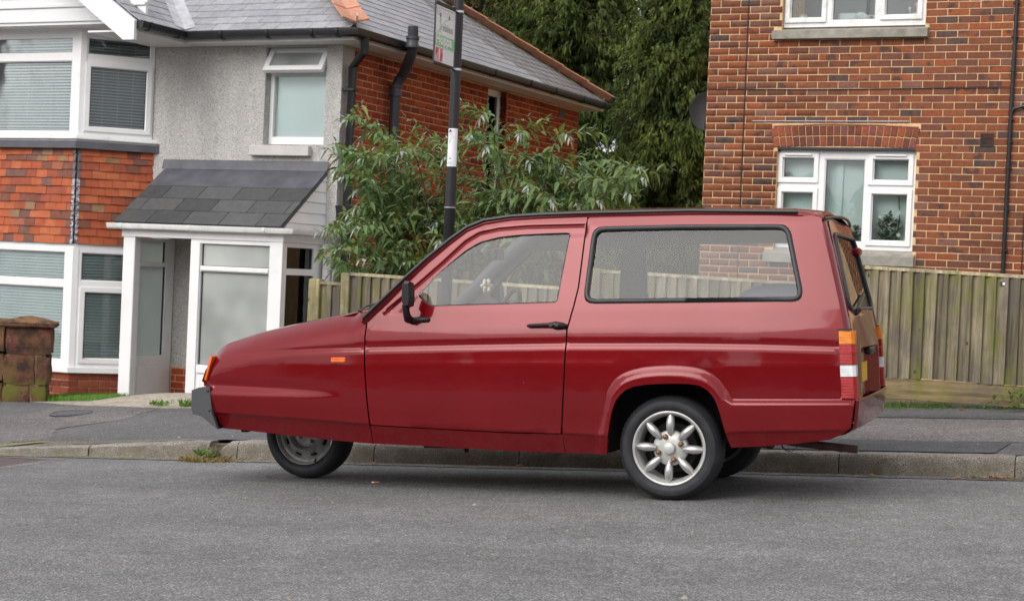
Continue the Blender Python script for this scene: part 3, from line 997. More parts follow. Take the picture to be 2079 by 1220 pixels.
# eaves: fascia, soffit, gutter with brackets
mb = MB()
mb.box(-1.79, .3, -.3, -.28, 3.362, 3.455); mb.box(.28, .3, -.28, 6.66, 3.362, 3.455)
mb.box(-1.79, .28, -.28, -.003, 3.362, 3.38); mb.box(.003, .28, -.003, 6.64, 3.362, 3.38)
mb.box(-1.81, -1.79, -1.15, -.28, 3.362, 3.455); mb.box(-2.4, -1.81, -1.14, -.003, 3.362, 3.38)
mb.build('eaves_board', M['white_paint'], LH)
def gutter(parent, path, mat, r=.055, brackets=()):
    """half-round channel along a level path"""
    P = [Vector(p) for p in path]
    mb = MB(); V, F = [], []
    prof = [(-1, .5), (-1, 0), (-.75, -.72), (0, -1), (.75, -.72), (1, 0), (1, .5), (.86, .5), (.86, 0), (.62, -.6), (0, -.82), (-.62, -.6), (-.86, 0), (-.86, .5)]
    for i, p in enumerate(P):
        a = (P[i] - P[i - 1]).normalized() if i else None
        b = (P[i + 1] - P[i]).normalized() if i < len(P) - 1 else None
        t = ((a or b) + (b or a)).normalized()
        side = Vector((t.y, -t.x, 0))
        k = 1 / max(.5, side.dot(Vector(((a or b).y, -(a or b).x, 0))))
        V += [p + side * (r * q * k) + Vector((0, 0, r * z)) for q, z in prof]
    m = len(prof)
    for i in range(len(P) - 1):
        for k in range(m):
            F.append((i * m + k, i * m + (k + 1) % m, (i + 1) * m + (k + 1) % m, (i + 1) * m + k))
    F.append(tuple(range(7))); F.append(tuple(range((len(P) - 1) * m, (len(P) - 1) * m + 7)))
    mb.add(V, F)
    G = mb.build('gutter', mat, parent, smooth=40)
    for (p, d) in brackets:
        b = MB(Matrix.Translation(p) @ Matrix.Rotation(math.atan2(d[1], d[0]), 4, 'Z'))
        b.lathe([(r * 1.16, -.014), (r * 1.16, .014)], n=14, axis='z')
        bb = MB(Matrix.Translation(p) @ Matrix.Rotation(math.atan2(d[1], d[0]), 4, 'Z'))
        a = [(r * 1.13 * math.cos(t), r * 1.13 * math.sin(t)) for t in [math.pi + .0 + k * math.pi / 8 for k in range(9)]]
        a = [(-r * 1.13, r * .55)] + a + [(r * 1.13, r * .55)]
        for k in range(len(a) - 1):
            (y0, z0), (y1, z1) = a[k], a[k + 1]
            bb.hexa([(-.016, y0, z0), (.016, y0, z0), (.016, y1, z1), (-.016, y1, z1), (-.016, y0 * .93, z0 * .93), (.016, y0 * .93, z0 * .93), (.016, y1 * .93, z1 * .93), (-.016, y1 * .93, z1 * .93)])
        bb.build('gutter_bracket', mat, G)
    return G
gp = [(-1.735, -1.16, 3.44), (-1.735, -.36, 3.44), (.36, -.36, 3.44), (.36, 6.66, 3.44)]
br = [((-1.735, -1.02, 3.44), (0, 1)), ((-1.735, -.5, 3.44), (0, 1)), ((-1.25, -.36, 3.44), (1, 0)), ((-.68, -.36, 3.44), (1, 0)), ((-.14, -.36, 3.44), (1, 0)), ((.16, -.36, 3.44), (1, 0)),
      ((.36, .7, 3.44), (0, 1)), ((.36, 1.75, 3.44), (0, 1)), ((.36, 2.9, 3.44), (0, 1)), ((.36, 3.95, 3.44), (0, 1)), ((.36, 4.75, 3.44), (0, 1)), ((.36, 5.7, 3.44), (0, 1)), ((.36, 6.45, 3.44), (0, 1))]
gutter(LH, gp, M['gutter_black'], .056, br)
# square downpipe with hopper, round soil pipe
def sq_pipe(path, r=.034):
    mb = MB(); mb.tube(path, r * 1.35, n=4); return mb
mb = MB(); mb.tube([(.36, -.17, 3.4), (.36, -.17, 3.26), (.09, .07, 3.13), (.09, .07, -.5)], .046, n=10)
DP = mb.build('downpipe', M['gutter_black'], LH, smooth=40)
for z in (2.88, 1.95, .95):
    b = MB(); b.box(.035, .145, .015, .125, z, z + .03, .006); b.box(.0, .06, .02, .05, z + .004, z + .026); b.box(.0, .06, .15, .18, z + .004, z + .026); b.build('pipe_clip', M['gutter_black'], DP)
b = MB(); b.hexa([(.03, .02, 1.45), (.2, .02, 1.45), (.2, .2, 1.45), (.03, .2, 1.45), (.0, -.02, 1.68), (.24, -.02, 1.68), (.24, .24, 1.68), (.0, .24, 1.68)]); b.box(.0, .22, .24, .52, 1.52, 1.64)
b.build('hopper_head', M['gutter_black'], DP)
bend = [(.11, .98, -.5), (.11, .98, 3.0), (.13, .99, 3.08), (.2, .98, 3.17), (.36, .8, 3.29), (.47, .66, 3.38), (.5, .61, 3.47), (.5, .6, 3.63)]
mb = MB(); mb.tube(bend, [.056, .056, .058, .058, .058, .058, .056, .056], n=18)
SP = mb.build('soil_pipe', M['soil_pipe'], LH, smooth=40)
for c in ((.11, .98, 2.93), (.5, .6, 3.40)):
    b = MB(); b.lathe([(.056, 0), (.072, .0), (.072, .035), (.064, .045), (.064, .085), (.073, .09), (.073, .12), (.056, .12)], c, 20, 'z'); b.build('pipe_collar', M['soil_pipe'], SP, smooth=40)

# ------------------------------------------------------------------ slate roof of the house
PT = math.radians(34); c34, s34, t34 = math.cos(PT), math.sin(PT), math.tan(PT)
EZ = 3.475
rf = MB()
AP = (-3.3, 3.3)                                          # plan of the hip top
zr2 = EZ + t34 * 3.315
rf.add([(-12, -.33, EZ), (.33, -.33, EZ), (-2.985, 2.985, zr2), (-12, 2.985, zr2), (.33, 6.7, EZ), (-2.985, 3.385, zr2), (-12, 6.7, EZ), (-12, 3.385, zr2)],
       [(0, 1, 2, 3), (1, 4, 5, 2), (4, 6, 7, 5), (3, 2, 5, 7)])
# gable projecting over the bay
gz = EZ + t34 * 2.9
rf.add([(-1.77, -1.13, EZ), (-1.77, -.33, EZ), (-4.67, 2.57, gz), (-4.67, -1.13, gz), (-7.57, -1.13, EZ), (-7.57, -.33, EZ)], [(0, 1, 2, 3), (3, 2, 5, 4)])
RF = rf.build('roof', M['lead'], LH, fix=False)
def slate_mesh(w, h, th=.011, mat='slate'):
    out = []
    for k in range(4):
        mb = MB(); j = lambda: RN.uniform(-.003, .003)
        mb.add([(j(), j(), .008), (w + j(), j(), .008), (w, h, .001), (0, h, .001), (j(), j(), .008 + th), (w + j(), j(), .008 + th), (w, h, .001 + th), (0, h, .001 + th)],
               [(4, 5, 6, 7), (0, 1, 5, 4), (1, 2, 6, 5), (3, 0, 4, 7)])
        out.append(mb.mesh('slate', M[mat], fix=False))
    return out
sl = slate_mesh(.2, .2)
rows = []
def slope_rows(Tm, n, e, xr, w=.2):
    for r in range(n):
        y = r * e
        x0, x1 = xr(y + e * .5)
        x = math.floor(x0 / w) * w - (w / 2 if r % 2 else 0)
        while x < x1:
            a, b = max(x, x0), min(x + w - .004, x1)
            if b - a > .03:
                Mx = Tm @ Matrix.Translation((a, y + RN.uniform(-.004, .004), .004)) @ Matrix.Rotation(RN.uniform(-.008, .008), 4, 'Z') @ Matrix.Diagonal(((b - a) / w, 1, 1, 1))
                px, py, d = to_px(LH.matrix_world @ (Mx @ Vector((.1, .1, 0))))
                rows.append((0 if (-30 < px < 2100 and -25 < py < 600) else 1, d, Mx, RN.choice(sl)))
            x += w
E_ = .165
TF = Matrix(((1, 0, 0, 0), (0, c34, -s34, -.36), (0, s34, c34, EZ - .015), (0, 0, 0, 1)))
TR = Matrix(((0, -c34, s34, .36), (1, 0, 0, 0), (0, s34, c34, EZ - .015), (0, 0, 0, 1)))
slope_rows(TF, 9, E_, lambda y: (-1.80 - (y * c34 - .03), .36 - y * c34))
slope_rows(TR, 17, E_, lambda y: (-.36 + y * c34, 6.73 - y * c34))
TG = Matrix(((0, -c34, s34, -1.77 + .03), (1, 0, 0, 0), (0, s34, c34, EZ - .015), (0, 0, 0, 1)))
slope_rows(TG, 9, E_, lambda y: (-1.15, -.36 + y * c34))
rows.sort(key=lambda r: (r[0], r[1]))
for r in rows[:300]: inst('slate', r[3], RF, r[2])
join(RF, 'slates', rows[300:], M['slate'])
# hip tiles
def hip_run(p0, d, t0, t1, n1, n2, step=.42, wid=.17):
    d = Vector(d).normalized()
    w1 = d.cross(Vector(n1)).normalized(); w2 = -d.cross(Vector(n2)).normalized()
    t = t0
    while t < t1:
        a = Vector(p0) + d * t; b = Vector(p0) + d * (t + step + .03)
        up = (Vector(n1) + Vector(n2)).normalized()
        lo, hi = .03, .02
        V = []
        for (q, h, wd2) in ((a, lo, wid), (b, hi, wid * .94)):
            for th in (0, .016):
                V += [q + w1 * wd2 + Vector(n1) * (h + th), q + up * (h * 1.2 + th * 1.2 + .012), q + w2 * wd2 + Vector(n2) * (h + th)]
        F = [(3, 4, 10, 9), (4, 5, 11, 10), (0, 1, 4, 3), (1, 2, 5, 4), (0, 3, 9, 6), (2, 8, 11, 5), (1, 0, 6, 7), (2, 1, 7, 8)]
        mb = MB(); mb.add(V, F); mb.build('hip_tile', M['hip_tile'], RF)
        t += step
nF, nR, nB = (0, -s34, c34), (s34, 0, c34), (0, s34, c34)
hip_run((.33, -.33, EZ), (-1, 1, t34), .02, 3.6, nF, nR)
hip_run((.33, 6.7, EZ), (-1, -1, t34), .0, 3.7, nR, nB)
mb = MB(); mb.tube([(.27, -.25, EZ + .02), (.33, -.31, EZ + .05), (.36, -.34, EZ + .12), (.33, -.31, EZ + .15)], .012, n=6); mb.build('hip_iron', M['steel_band'], RF)
mb = MB(); mb.tube([(.22, 6.58, EZ + .03), (.3, 6.67, EZ + .06), (.34, 6.71, EZ + .14), (.3, 6.67, EZ + .17)], .012, n=6); mb.build('hip_iron', M['steel_band'], RF)
# lead valley
V, F = [], []
for i in range(14):
    t = -.04 + i * .12
    p = Vector((-1.77 - t, -.33 + t, EZ + t34 * t))
    d = Vector((-1, 1, 0)).normalized(); sd = Vector((1, 1, 0)).normalized()
    V += [p - sd * .11 + Vector((0, 0, .085)), p + Vector((0, 0, .045)), p + sd * .11 + Vector((0, 0, .085))]
for i in range(13):
    F += [(i * 3, i * 3 + 1, i * 3 + 4, i * 3 + 3), (i * 3 + 1, i * 3 + 2, i * 3 + 5, i * 3 + 4)]
mb = MB(); mb.add(V, F); mb.build('lead_valley', M['lead_pale'], RF, fix=False)
# gable front: bargeboard, fascia boards, soffit
def barge(u0, u1, sgn):
    mb = MB()
    z0 = EZ - .205
    a = [(-1.765, z0 + .0), (-1.765, z0 + .2), (-4.67, gz + .04), (-4.67, gz - .2), (-1.9, z0 + .0)]
    mb.prism(a, -1.2, -1.155)
    a2 = [(-7.575, z0), (-7.575, z0 + .2), (-4.67, gz + .04), (-4.67, gz - .2), (-7.44, z0)]
    mb.prism(a2, -1.199, -1.154)
    return mb
barge(0, 0, 1).build('bargeboard', M['white_paint'], LH)
mb = MB()
mb.box(-6.5, -1.9, -.84, -.8, 3.57, 3.68); mb.box(-6.5, -1.9, -.86, -.8, 3.682, 3.72, .006); mb.box(-6.5, -1.9, -.82, -.78, 3.722, 3.79)
mb.box(-6.5, -1.9, -.85, -.82, 3.53, 3.568, .006)
mb.prism([(-7, 3.79), (-2.0, 3.79), (-4.5, gz - .02)], -.83, -.8)
mb.build('gable_board', M['white_paint'], LH)
mb = MB(); mb.box(-6.5, -1.82, -.83, -.005, 3.50, 3.53); mb.build('gable_soffit', M['white_paint'], LH)

# ------------------------------------------------------------------ the canted bay
BF = Matrix.Translation((0, -.565, 0))
BC = Matrix.Translation((-2.935, -.565, 0)) @ Matrix.Rotation(math.radians(45), 4, 'Z')
def bay_ring(mb, z0, z1, out=0.0, mi=0):
    """solid canted bay slab between two heights, pushed out by `out`"""
    k = out * math.tan(math.radians(22.5))
    a = (-6.2, -.565 - out); b = (-2.935 + k, -.565 - out); c = (-2.935 + .8 * math.cos(PI4) + out * .7071 + .0, -.565 + .8 * .7071 - out * .7071)
    pts = [a, b, c, (-2.37 + out * 1.3, .0), (-6.2, .0)]
    V = [(p[0], p[1], z0) for p in pts] + [(p[0], p[1], z1) for p in pts]
    n = len(pts)
    mb.add(V, [tuple(reversed(range(n))), tuple(range(n, 2 * n))] + [(i, (i + 1) % n, (i + 1) % n + n, i + n) for i in range(n)], mi)
PI4 = math.pi / 4
mb = MB(); bay_ring(mb, 1.17, 2.2, -.05); mb.build('bay_core', M['mortar_red'], LH)
mb = MB(); bay_ring(mb, 2.2, 2.278, .075); mb.build('lead_apron', M['lead'], LH)
mb = MB(); bay_ring(mb, 2.279, 2.345, .05); bay_ring(mb, 2.30, 2.318, .085); mb.build('bay_sill', M['upvc_dirty'], LH)
mb = MB(); bay_ring(mb, 1.12, 1.165, .0); mb.build('bay_soffit', M['white_paint'], LH)
mb = MB(); bay_ring(mb, -.235, -.18, .05); mb.build('bay_sill', M['upvc'], LH)
mb = MB(); bay_ring(mb, -.7, -.236, -.012); mb.build('plinth', M['mortar_red'], LH)
pl = brick_meshes('brick', M['brick_plinth'])
place_bricks(LH, pl, BF, lay(-5.0, -2.935, -.62, -.236, [], zoff=-.015), 40)
place_bricks(LH, pl, BC, lay(.0, .8, -.62, -.236, [], zoff=-.015), 20)
mb = MB(); bay_ring(mb, 3.40, 3.485, -.005); bay_ring(mb, 3.486, 3.527, .06); mb.build('bay_head', M['white_paint'], LH)
# hung tiles
def tile_set(w):
    out = []
    for k in range(4):
        mb = MB(); j = lambda: RN.uniform(-.002, .002)
        h = .13
        V = [(0, -.02 + j(), j()), (w, -.02 + j(), j()), (w, 0, h), (0, 0, h), (0, -.008, 0), (w, -.008, 0), (w, .008, h), (0, .008, h)]
        mb.add(V, [(0, 1, 2, 3), (0, 4, 5, 1), (1, 5, 6, 2), (4, 0, 3, 7)])
        out.append(mb.mesh('hanging_tile', M['tile']))
    return out
ts = tile_set(.1)
def hang(T, s0, s1, w, shift):
    for r in range(12):
        z = 1.165 + r * .0895
        top = r == 11
        if top: z = 2.125
        ww = w * (1.0 if not top else 1.0)
        x = s0 - (ww / 2 if r % 2 else 0) + shift
        while x < s1:
            a, b = max(x, s0), min(x + ww - .0025, s1)
            if b - a > .02:
                Mx = T @ Matrix.Translation((a, -.006 + RN.uniform(-.003, .003), z + RN.uniform(-.003, .003))) @ Matrix.Rotation(RN.uniform(-.012, .012), 4, 'Y') @ Matrix.Diagonal(((b - a) / .1, 1, 1 if not top else .62, 1))
                px, py, d = to_px(LH.matrix_world @ (Mx @ Vector((0, 0, 0))))
                inst('hanging_tile', RN.choice(ts), LH, Mx)
            x += ww
hang(BF, -4.35, -2.955, .142, .03)
hang(BC, .02, .83, .146, .0)
for r in range(12):
    z = 1.165 + r * .0895
    mb = MB()
    for T, sg in ((BF, -1), (BC, 1)):
        m2 = MB(T)
        x0 = -2.935 if sg < 0 else 0
        x1 = x0 + sg * .036
        h = .088 if r < 11 else .06
        m2.add([(x0, -.034, z - .002), (x1, -.034, z + .004), (x1, -.014, z + h), (x0, -.014, z + h)], [(0, 1, 2, 3)])
        mb.v += m2.v; mb.f += [tuple(i + len(mb.v) - 4 for i in f) for f in m2.f]; mb.m += m2.m
    mb.build('lead_soaker', M['lead_soaker'] if r < 8 else M['lead'], LH)
# windows of the bay
def bay_window(T, outer, panes, sash, blind, tilt, dark, name='bay_window'):
    F = window(LH, T, outer, panes, -.005, .065, name, sash=sash)
    for p in panes:
        slat_blind(F, T, p[0] - .01, p[1] + .01, p[2] - .02, p[3] + .02, .07, blind, .033, tilt)
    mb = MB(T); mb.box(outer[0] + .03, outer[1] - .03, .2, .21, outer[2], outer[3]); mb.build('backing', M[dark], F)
    return F
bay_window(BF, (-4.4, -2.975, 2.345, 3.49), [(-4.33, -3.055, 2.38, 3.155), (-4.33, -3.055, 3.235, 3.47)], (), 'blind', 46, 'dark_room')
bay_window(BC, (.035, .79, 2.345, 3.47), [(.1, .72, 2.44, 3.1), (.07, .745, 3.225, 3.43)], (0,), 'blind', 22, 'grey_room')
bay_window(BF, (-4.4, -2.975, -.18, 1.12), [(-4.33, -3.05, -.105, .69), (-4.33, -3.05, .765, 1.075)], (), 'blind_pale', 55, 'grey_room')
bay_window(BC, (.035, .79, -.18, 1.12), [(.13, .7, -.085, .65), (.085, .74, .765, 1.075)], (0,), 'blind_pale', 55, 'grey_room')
for z0, z1 in ((-.18, 1.12), (2.345, 3.485)):
    mb = MB()
    ring = [(-2.985, -.578), (-2.932, -.578), (-2.888, -.534), (-2.905, -.5), (-2.985, -.5)]
    mb.add([(x, y, z) for z in (z0, z1) for x, y in ring], [(4, 3, 2, 1, 0), (5, 6, 7, 8, 9)] + [(i, (i + 1) % 5, (i + 1) % 5 + 5, i + 5) for i in range(5)])
    mb.build('corner_post', M['upvc'], LH)

# ------------------------------------------------------------------ porch
PY = -.79
PO = bpy.data.objects.new('porch', None); put(PO, LH)
fr = MB()
plate(fr, rect(-1.245, -.135, -.45, 1.262), [rect(-1.115, -.275, .99, 1.22), rect(-1.112, -.272, -.03, .932)], PY, PY + .07)
fr.box(-1.235, -1.12, PY - .018, PY - .001, -.45, 1.23, .004); fr.box(-1.11, -.285, PY - .018, PY - .001, -.115, -.04, .004)
fr.box(-1.11, -.285, PY - .018, PY - .001, .94, .985, .006)
fr.box(-1.06, -.33, PY - .012, PY - .001, -.42, -.16, .01)
S1 = fr.build('front_screen', M['upvc'], PO)
for (a, b, c, d) in ((-1.115, -.275, .99, 1.22), (-1.112, -.272, -.03, .932)):
    g = MB(); g.box(a, b, PY + .03, PY + .034, c, d); g.build('pane', M['frost'], S1)
    s = MB(); plate(s, rect(a + .003, b - .003, c + .003, d - .003), [rect(a + .014, b - .006, c + .006, d - .006)], PY + .024, PY + .029); s.build('gasket', M['rubber'], S1)
mb = MB(); mb.box(-2.1, -1.95, PY - .005, PY + .1, -.45, 1.262, .006); mb.build('corner_post', M['upvc'], PO)
mb = MB(); mb.box(-.28, -.126, PY - .012, PY - .001 + .0, -.45, 1.262, .004); mb.build('corner_post', M['upvc'], PO)
# left side screen, seen from inside through the doorway
TL = Matrix.Translation((-2.03, 0, 0)) @ TS
fr = MB(TL); plate(fr, rect(PY + .1, -.02, -.47, 1.26), [rect(-.66, -.175, 1.0, 1.225), rect(-.66, -.16, .0, .955)], -.03, .04)
S2 = fr.build('side_screen', M['upvc'], PO)
for (a, b, c, d) in ((-.66, -.175, 1.0, 1.225), (-.66, -.16, .0, .955)):
    g = MB(TL); g.box(a, b, .0, .004, c, d); g.build('pane', M['frost_clear'], S2)
    s = MB(TL); s.box(b - .02, b - .001, -.012, -.002, c + .002, d - .002); s.build('gasket', M['rubber'], S2)
mb = MB(TL); mb.box(-.62, -.2, -.038, -.031, -.42, -.12, .004); mb.build('panel', M['upvc'], S2)
# right side screen
TRt = Matrix.Translation((-.13, 0, 0)) @ TS
fr = MB(TRt); plate(fr, rect(PY + .004, -.02, -.45, 1.262), [rect(-.71, -.19, 1.0, 1.215), rect(-.71, -.18, .1, .935)], .0, .06)
S3 = fr.build('side_screen', M['upvc'], PO)
for (a, b, c, d) in ((-.71, -.19, 1.0, 1.215), (-.71, -.18, .1, .935)):
    g = MB(TRt); g.box(a, b, .03, .034, c, d); g.build('pane', M['glass'], S3)
    s = MB(TRt); s.box(b - .022, b - .001, .02, .029, c + .002, d - .002); s.build('gasket', M['rubber'], S3)
# inside: front door, plinth, pale wall strip
mb = MB(); mb.box(-1.3, -.4, -.02, -.004, -.45, 1.2); D1 = mb.build('front_door', M['upvc'], PO)
mb = MB(); mb.box(-1.02, -.7, -.032, -.021, .2, .9, .01); mb.box(-.62, -.55, -.06, -.021, .25, .33); mb.build('door_glass', M['dark_room'], D1)
mb = MB(); mb.box(-.58, -.3, -.2, -.1, .45, .85, .03); mb.build('coat', M['dark_room'], PO)
mb = MB(); mb.box(-.262, -.258, -.7, -.03, -.4, 1.24); mb.build('dark_backing', plain('dark_backing', (.2, .205, .21), .95, .1, 4), PO)  # backing sheet added behind the pane, coloured to give a dark grey inside
mb = MB(); mb.box(-.255, -.25, -.28, -.16, -.4, 1.24); mb.build('pale_strip', plain('pale_strip_face', (.6, .65, .65), .95, .1, 4), PO)
place_bricks(LH, red, Matrix.Translation((0, -.035, 0)), lay(-1.97, -1.32, -.6, -.13, [], zoff=-.0575), 24)
mb = MB(); mb.box(-1.98, -1.31, -.03, -.003, -.6, -.125); mb.build('plinth', M['mortar_red'], LH)
mb = MB(); mb.box(-1.4, -1.31, -.2, -.004, -.45, 1.25); mb.build('door_frame', M['upvc_dirty'], PO)
mb = MB(); mb.box(-1.252, -1.246, PY + .01, PY + .05, .62, .83); mb.build('handle', M['trim'], S1)
mb = MB(); mb.box(-2.1, -.1, PY, -.0, -.52, -.455); mb.build('floor_slab', M['apron'], PO)
# roof of the porch
mb = MB(); mb.box(-2.115, -.12, PY - .015, PY + .1, 1.264, 1.345); mb.box(-.16, -.118, PY + .1, -.02, 1.264, 1.345); mb.build('fascia', M['white_paint'], PO)
mb = MB(); mb.box(-2.1, -.13, PY + .1, -.01, 1.27, 1.29); mb.build('ceiling', M['white_paint'], PO)
th = math.atan2(2.035 - 1.405, .87)
cP, sP = math.cos(th), math.sin(th)
TP = Matrix(((1, 0, 0, 0), (0, cP, -sP, -.875), (0, sP, cP, 1.40), (0, 0, 0, 1)))
mb = MB(TP); mb.box(-2.16, -.115, 0, 1.06, -.03, .0); PR = mb.build('porch_roof', M['lead'], PO)
big = []
for k in range(3):
    m = MB(); j = lambda: RN.uniform(-.003, .003)
    m.add([(0, j(), .006), (.445, j(), .006), (.445, .3, 0), (0, .3, 0), (0, j(), .018), (.445, j(), .018), (.445, .3, .012), (0, .3, .012)], [(4, 5, 6, 7), (0, 1, 5, 4), (1, 2, 6, 5), (3, 0, 4, 7)])
    big.append(m.mesh('slate', M['slate_dark'], fix=False))
for r in range(3):
    x = -2.2 + (0, -.24, -.1)[r]
    while x < -.1:
        a, b = max(x, -2.165), min(x + .445, -.11)
        if b - a > .04:
            inst('slate', RN.choice(big), PR, TP @ Matrix.Translation((a, .0 + r * .235, .003)) @ Matrix.Diagonal(((b - a - .004) / .445, 1, 1, 1)))
        x += .449
mb = MB(TP); mb.box(-2.165, -.11, .71, 1.09, .012, .02); mb.build('lead_apron', M['lead'], PR)
mb = MB(); mb.add([(-2.2, -.045, 2.03), (-.1, -.045, 2.03), (-.1, -.012, 2.135), (-2.2, -.012, 2.135)], [(0, 1, 2, 3)]); mb.build('lead_flashing', M['lead'], PR)
for k in range(6):                                       # boarded cheek of the porch roof
    z0 = 1.35 + k * .115
    y0 = -.85 + (z0 - 1.37) / math.tan(th); y1 = -.85 + (z0 + .113 - 1.37) / math.tan(th)
    if y0 > -.03: break
    mb = MB()
    pts = [(max(y0, -.84), z0), (-.0, z0), (-.0, z0 + .112), (min(-.001, y1), z0 + .112)]
    V = [(-.128, p[0], p[1]) for p in pts] + [(-.15, p[0], p[1]) for p in pts]
    V[0] = (-.120, *V[0][1:]); V[1] = (-.120, *V[1][1:])
    mb.add(V, [(0, 1, 2, 3), (7, 6, 5, 4), (0, 4, 5, 1), (1, 5, 6, 2), (2, 6, 7, 3), (3, 7, 4, 0)])
    mb.build('cladding_board', M['upvc'], PO)
gutter(PO, [(-2.245, PY - .075, 1.378), (-.085, PY - .075, 1.378), (-.03, PY - .03, 1.378), (-.03, -.05, 1.378)], M['upvc_dirty'], .042,
       [((-2.06, PY - .075, 1.378), (1, 0)), ((-1.2, PY - .075, 1.378), (1, 0)), ((-.3, PY - .075, 1.378), (1, 0)), ((-.03, -.66, 1.378), (0, 1))])
mb = MB(); mb.box(-.085, -.02, -.085, -.02, -.5, 1.26, .006); mb.box(-.09, -.015, -.09, -.015, 1.2, 1.27, .006)
mb.build('downpipe', M['upvc'], PO)
# ------------------------------------------------------------------ the brick house
RH = thing('brick_house', 'brown brick house with white windows under a brick arch, standing behind the fence', 'house',
           Matrix.Translation((-4.3345, 18.5307, 0)) @ rot)
bpy.context.view_layer.update()
OPL = (.715, 2.222, 1.435, 2.55); OPU = (.70, 2.25, 3.825, 5.1)
SIL = (.62, 2.262, 1.3, 1.47); SIU = (.612, 2.292, 3.72, 3.84)
ARC = (.672, 2.205, 2.5, 2.66); ARC2 = (.645, 2.235, 2.66, 2.79)
mb = MB(); plate(mb, rect(-.115, 6.5, -.6, 6.2), [rect(*OPL), rect(*OPU)], .007, .25)
mb.box(-.113, -.1, .25, 7, -.6, 6.2)
mb.build('house_wall', M['mortar_sand'], RH)
mb = MB(); mb.add([(-.4, -.4, 6.15), (6.8, -.4, 6.15), (6.8, 3.5, 8.6), (-.4, 3.5, 8.6), (6.8, 7.4, 6.15), (-.4, 7.4, 6.15)], [(0, 1, 2, 3), (3, 2, 4, 5)])
mb.build('roof', M['opp_roof'], RH, fix=False)
bb = brick_meshes('brick', M['brick_brown'])
place_bricks(RH, bb, I4, lay(-.118, 4.1, 1.06, 4.8, [(OPL[0], OPL[1], OPL[2], 2.5), OPU, SIL, SIU, ARC, ARC2], off=-.1075, zoff=3.1946 - 43 * .075), 300)
# segmental arch of two rings of bricks on edge, with tile creasing above
def arch_z(u):
    return 2.548 + .022 * (1 - ((u - 1.437) / .8) ** 2)
ab = brick_meshes('brick', M['brick_arch'], .0668, .105)
ab2 = brick_meshes('brick', M['brick_arch'], .0668, .1)
for ring, (z0, n, ms) in enumerate(((.0, 21, ab), (.116, 21, ab2))):
    for k in range(n):
        t = (k + .5) / n
        sp = .768 + ring * .026
        u = 1.44 + (t - .5) * 2 * sp
        ang = (t - .5) * -.42
        Mx = Matrix.Translation((u, -.004 + RN.uniform(-.002, .002), arch_z(u) + z0 + .002)) @ Matrix.Rotation(-ang, 4, 'Y') @ Matrix.Diagonal((2 * sp / n / .0738, 1, 1, 1)) @ Matrix.Translation((-.0334, 0, 0))
        inst('brick', RN.choice(ms), RH, Mx)
cr = brick_meshes('brick', M['hip_tile'], .17, .014)
for k in range(9):
    u = .66 + k * .175
    inst('tile_crease', RN.choice(cr), RH, Matrix.Translation((u, -.012, arch_z(u + .08) + .226 + RN.uniform(-.004, .004))) @ Matrix.Rotation((k - 4) * .012, 4, 'Y'))
bh = brick_meshes('brick', M['brick_arch'], .105)
# lower window
w = MB()
P_L = [(.762, 1.118, 2.222, 2.452), (.765, 1.12, 1.56, 2.078), (1.228, 1.672, 1.545, 2.44), (1.752, 2.138, 2.21, 2.445), (1.752, 2.138, 1.565, 2.075)]
WL = window(RH, I4, (.722, 2.214, 1.47, 2.53), P_L, .075, .07, 'window', sash=(0, 1, 3, 4), bead=.014)
for a, b in ((.79, 1.09), (1.78, 2.11)):
    v = MB(); v.box(a, b, .03, .052, 2.468, 2.49, .006); v.build('trickle_vent', M['upvc'], WL)
mb = MB(); mb.box(.722, 2.214, .25, .255, 1.45, 2.55); mb.build('net_curtain', M['curtain'], WL)
mb = MB(); mb.box(1.33, 1.40, .22, .248, 1.5, 2.5); mb.box(.72, 1.16, .235, .24, 1.5, 2.5); mb.box(1.71, 2.2, .235, .24, 2.1, 2.5); mb.build('curtain_edge', M['blind_pale'], WL)
mb = MB(); mb.box(.7, 2.23, .146, .25, 1.475, 1.5); mb.build('window_board', M['upvc'], WL)
mb = MB(); mb.hexa([(.625, -.075, 1.305), (2.255, -.075, 1.305), (2.255, .075, 1.305), (.625, .075, 1.305), (.625, -.075, 1.40), (2.255, -.075, 1.40), (2.255, .075, 1.468), (.625, .075, 1.468)])
mb.build('sill', M['concrete'], RH)
mb = MB(); mb.hexa([(OPL[0], .0, 2.53), (OPL[1], .0, 2.53), (OPL[1], .2, 2.53), (OPL[0], .2, 2.53), (OPL[0], .0, 2.556), (OPL[1], .0, 2.556), (OPL[1], .2, 2.556), (OPL[0], .2, 2.556)])
mb.build('lintel', M['dark_room'], RH)
# upper window
P_U = [(.765, 1.125, 3.958, 4.9), (1.225, 1.705, 3.925, 4.9), (1.8, 2.155, 3.97, 4.9)]
WU = window(RH, I4, (.703, 2.247, 3.862, 5.05), P_U, .075, .07, 'window', mat='upvc_dirty', sash=(0, 2), bead=.014)
mb = MB(); mb.box(.7, 2.25, .9, .91, 3.8, 5.1); mb.build('room_wall', M['grey_room'], WU)
mb = MB(); mb.box(1.43, 1.46, .8, .84, 3.96, 5.0); mb.build('curtain_pole', M['dark_room'], WU)
mb = MB(); mb.box(.7, 2.25, .146, .6, 3.84, 3.875); mb.build('window_board', M['upvc'], WU)
mb = MB(); mb.hexa([(.614, -.075, 3.72), (2.29, -.075, 3.72), (2.29, .075, 3.72), (.614, .075, 3.72), (.614, -.075, 3.805), (2.29, -.075, 3.805), (2.29, .075, 3.845), (.614, .075, 3.845)])
mb.build('sill', M['concrete'], RH)
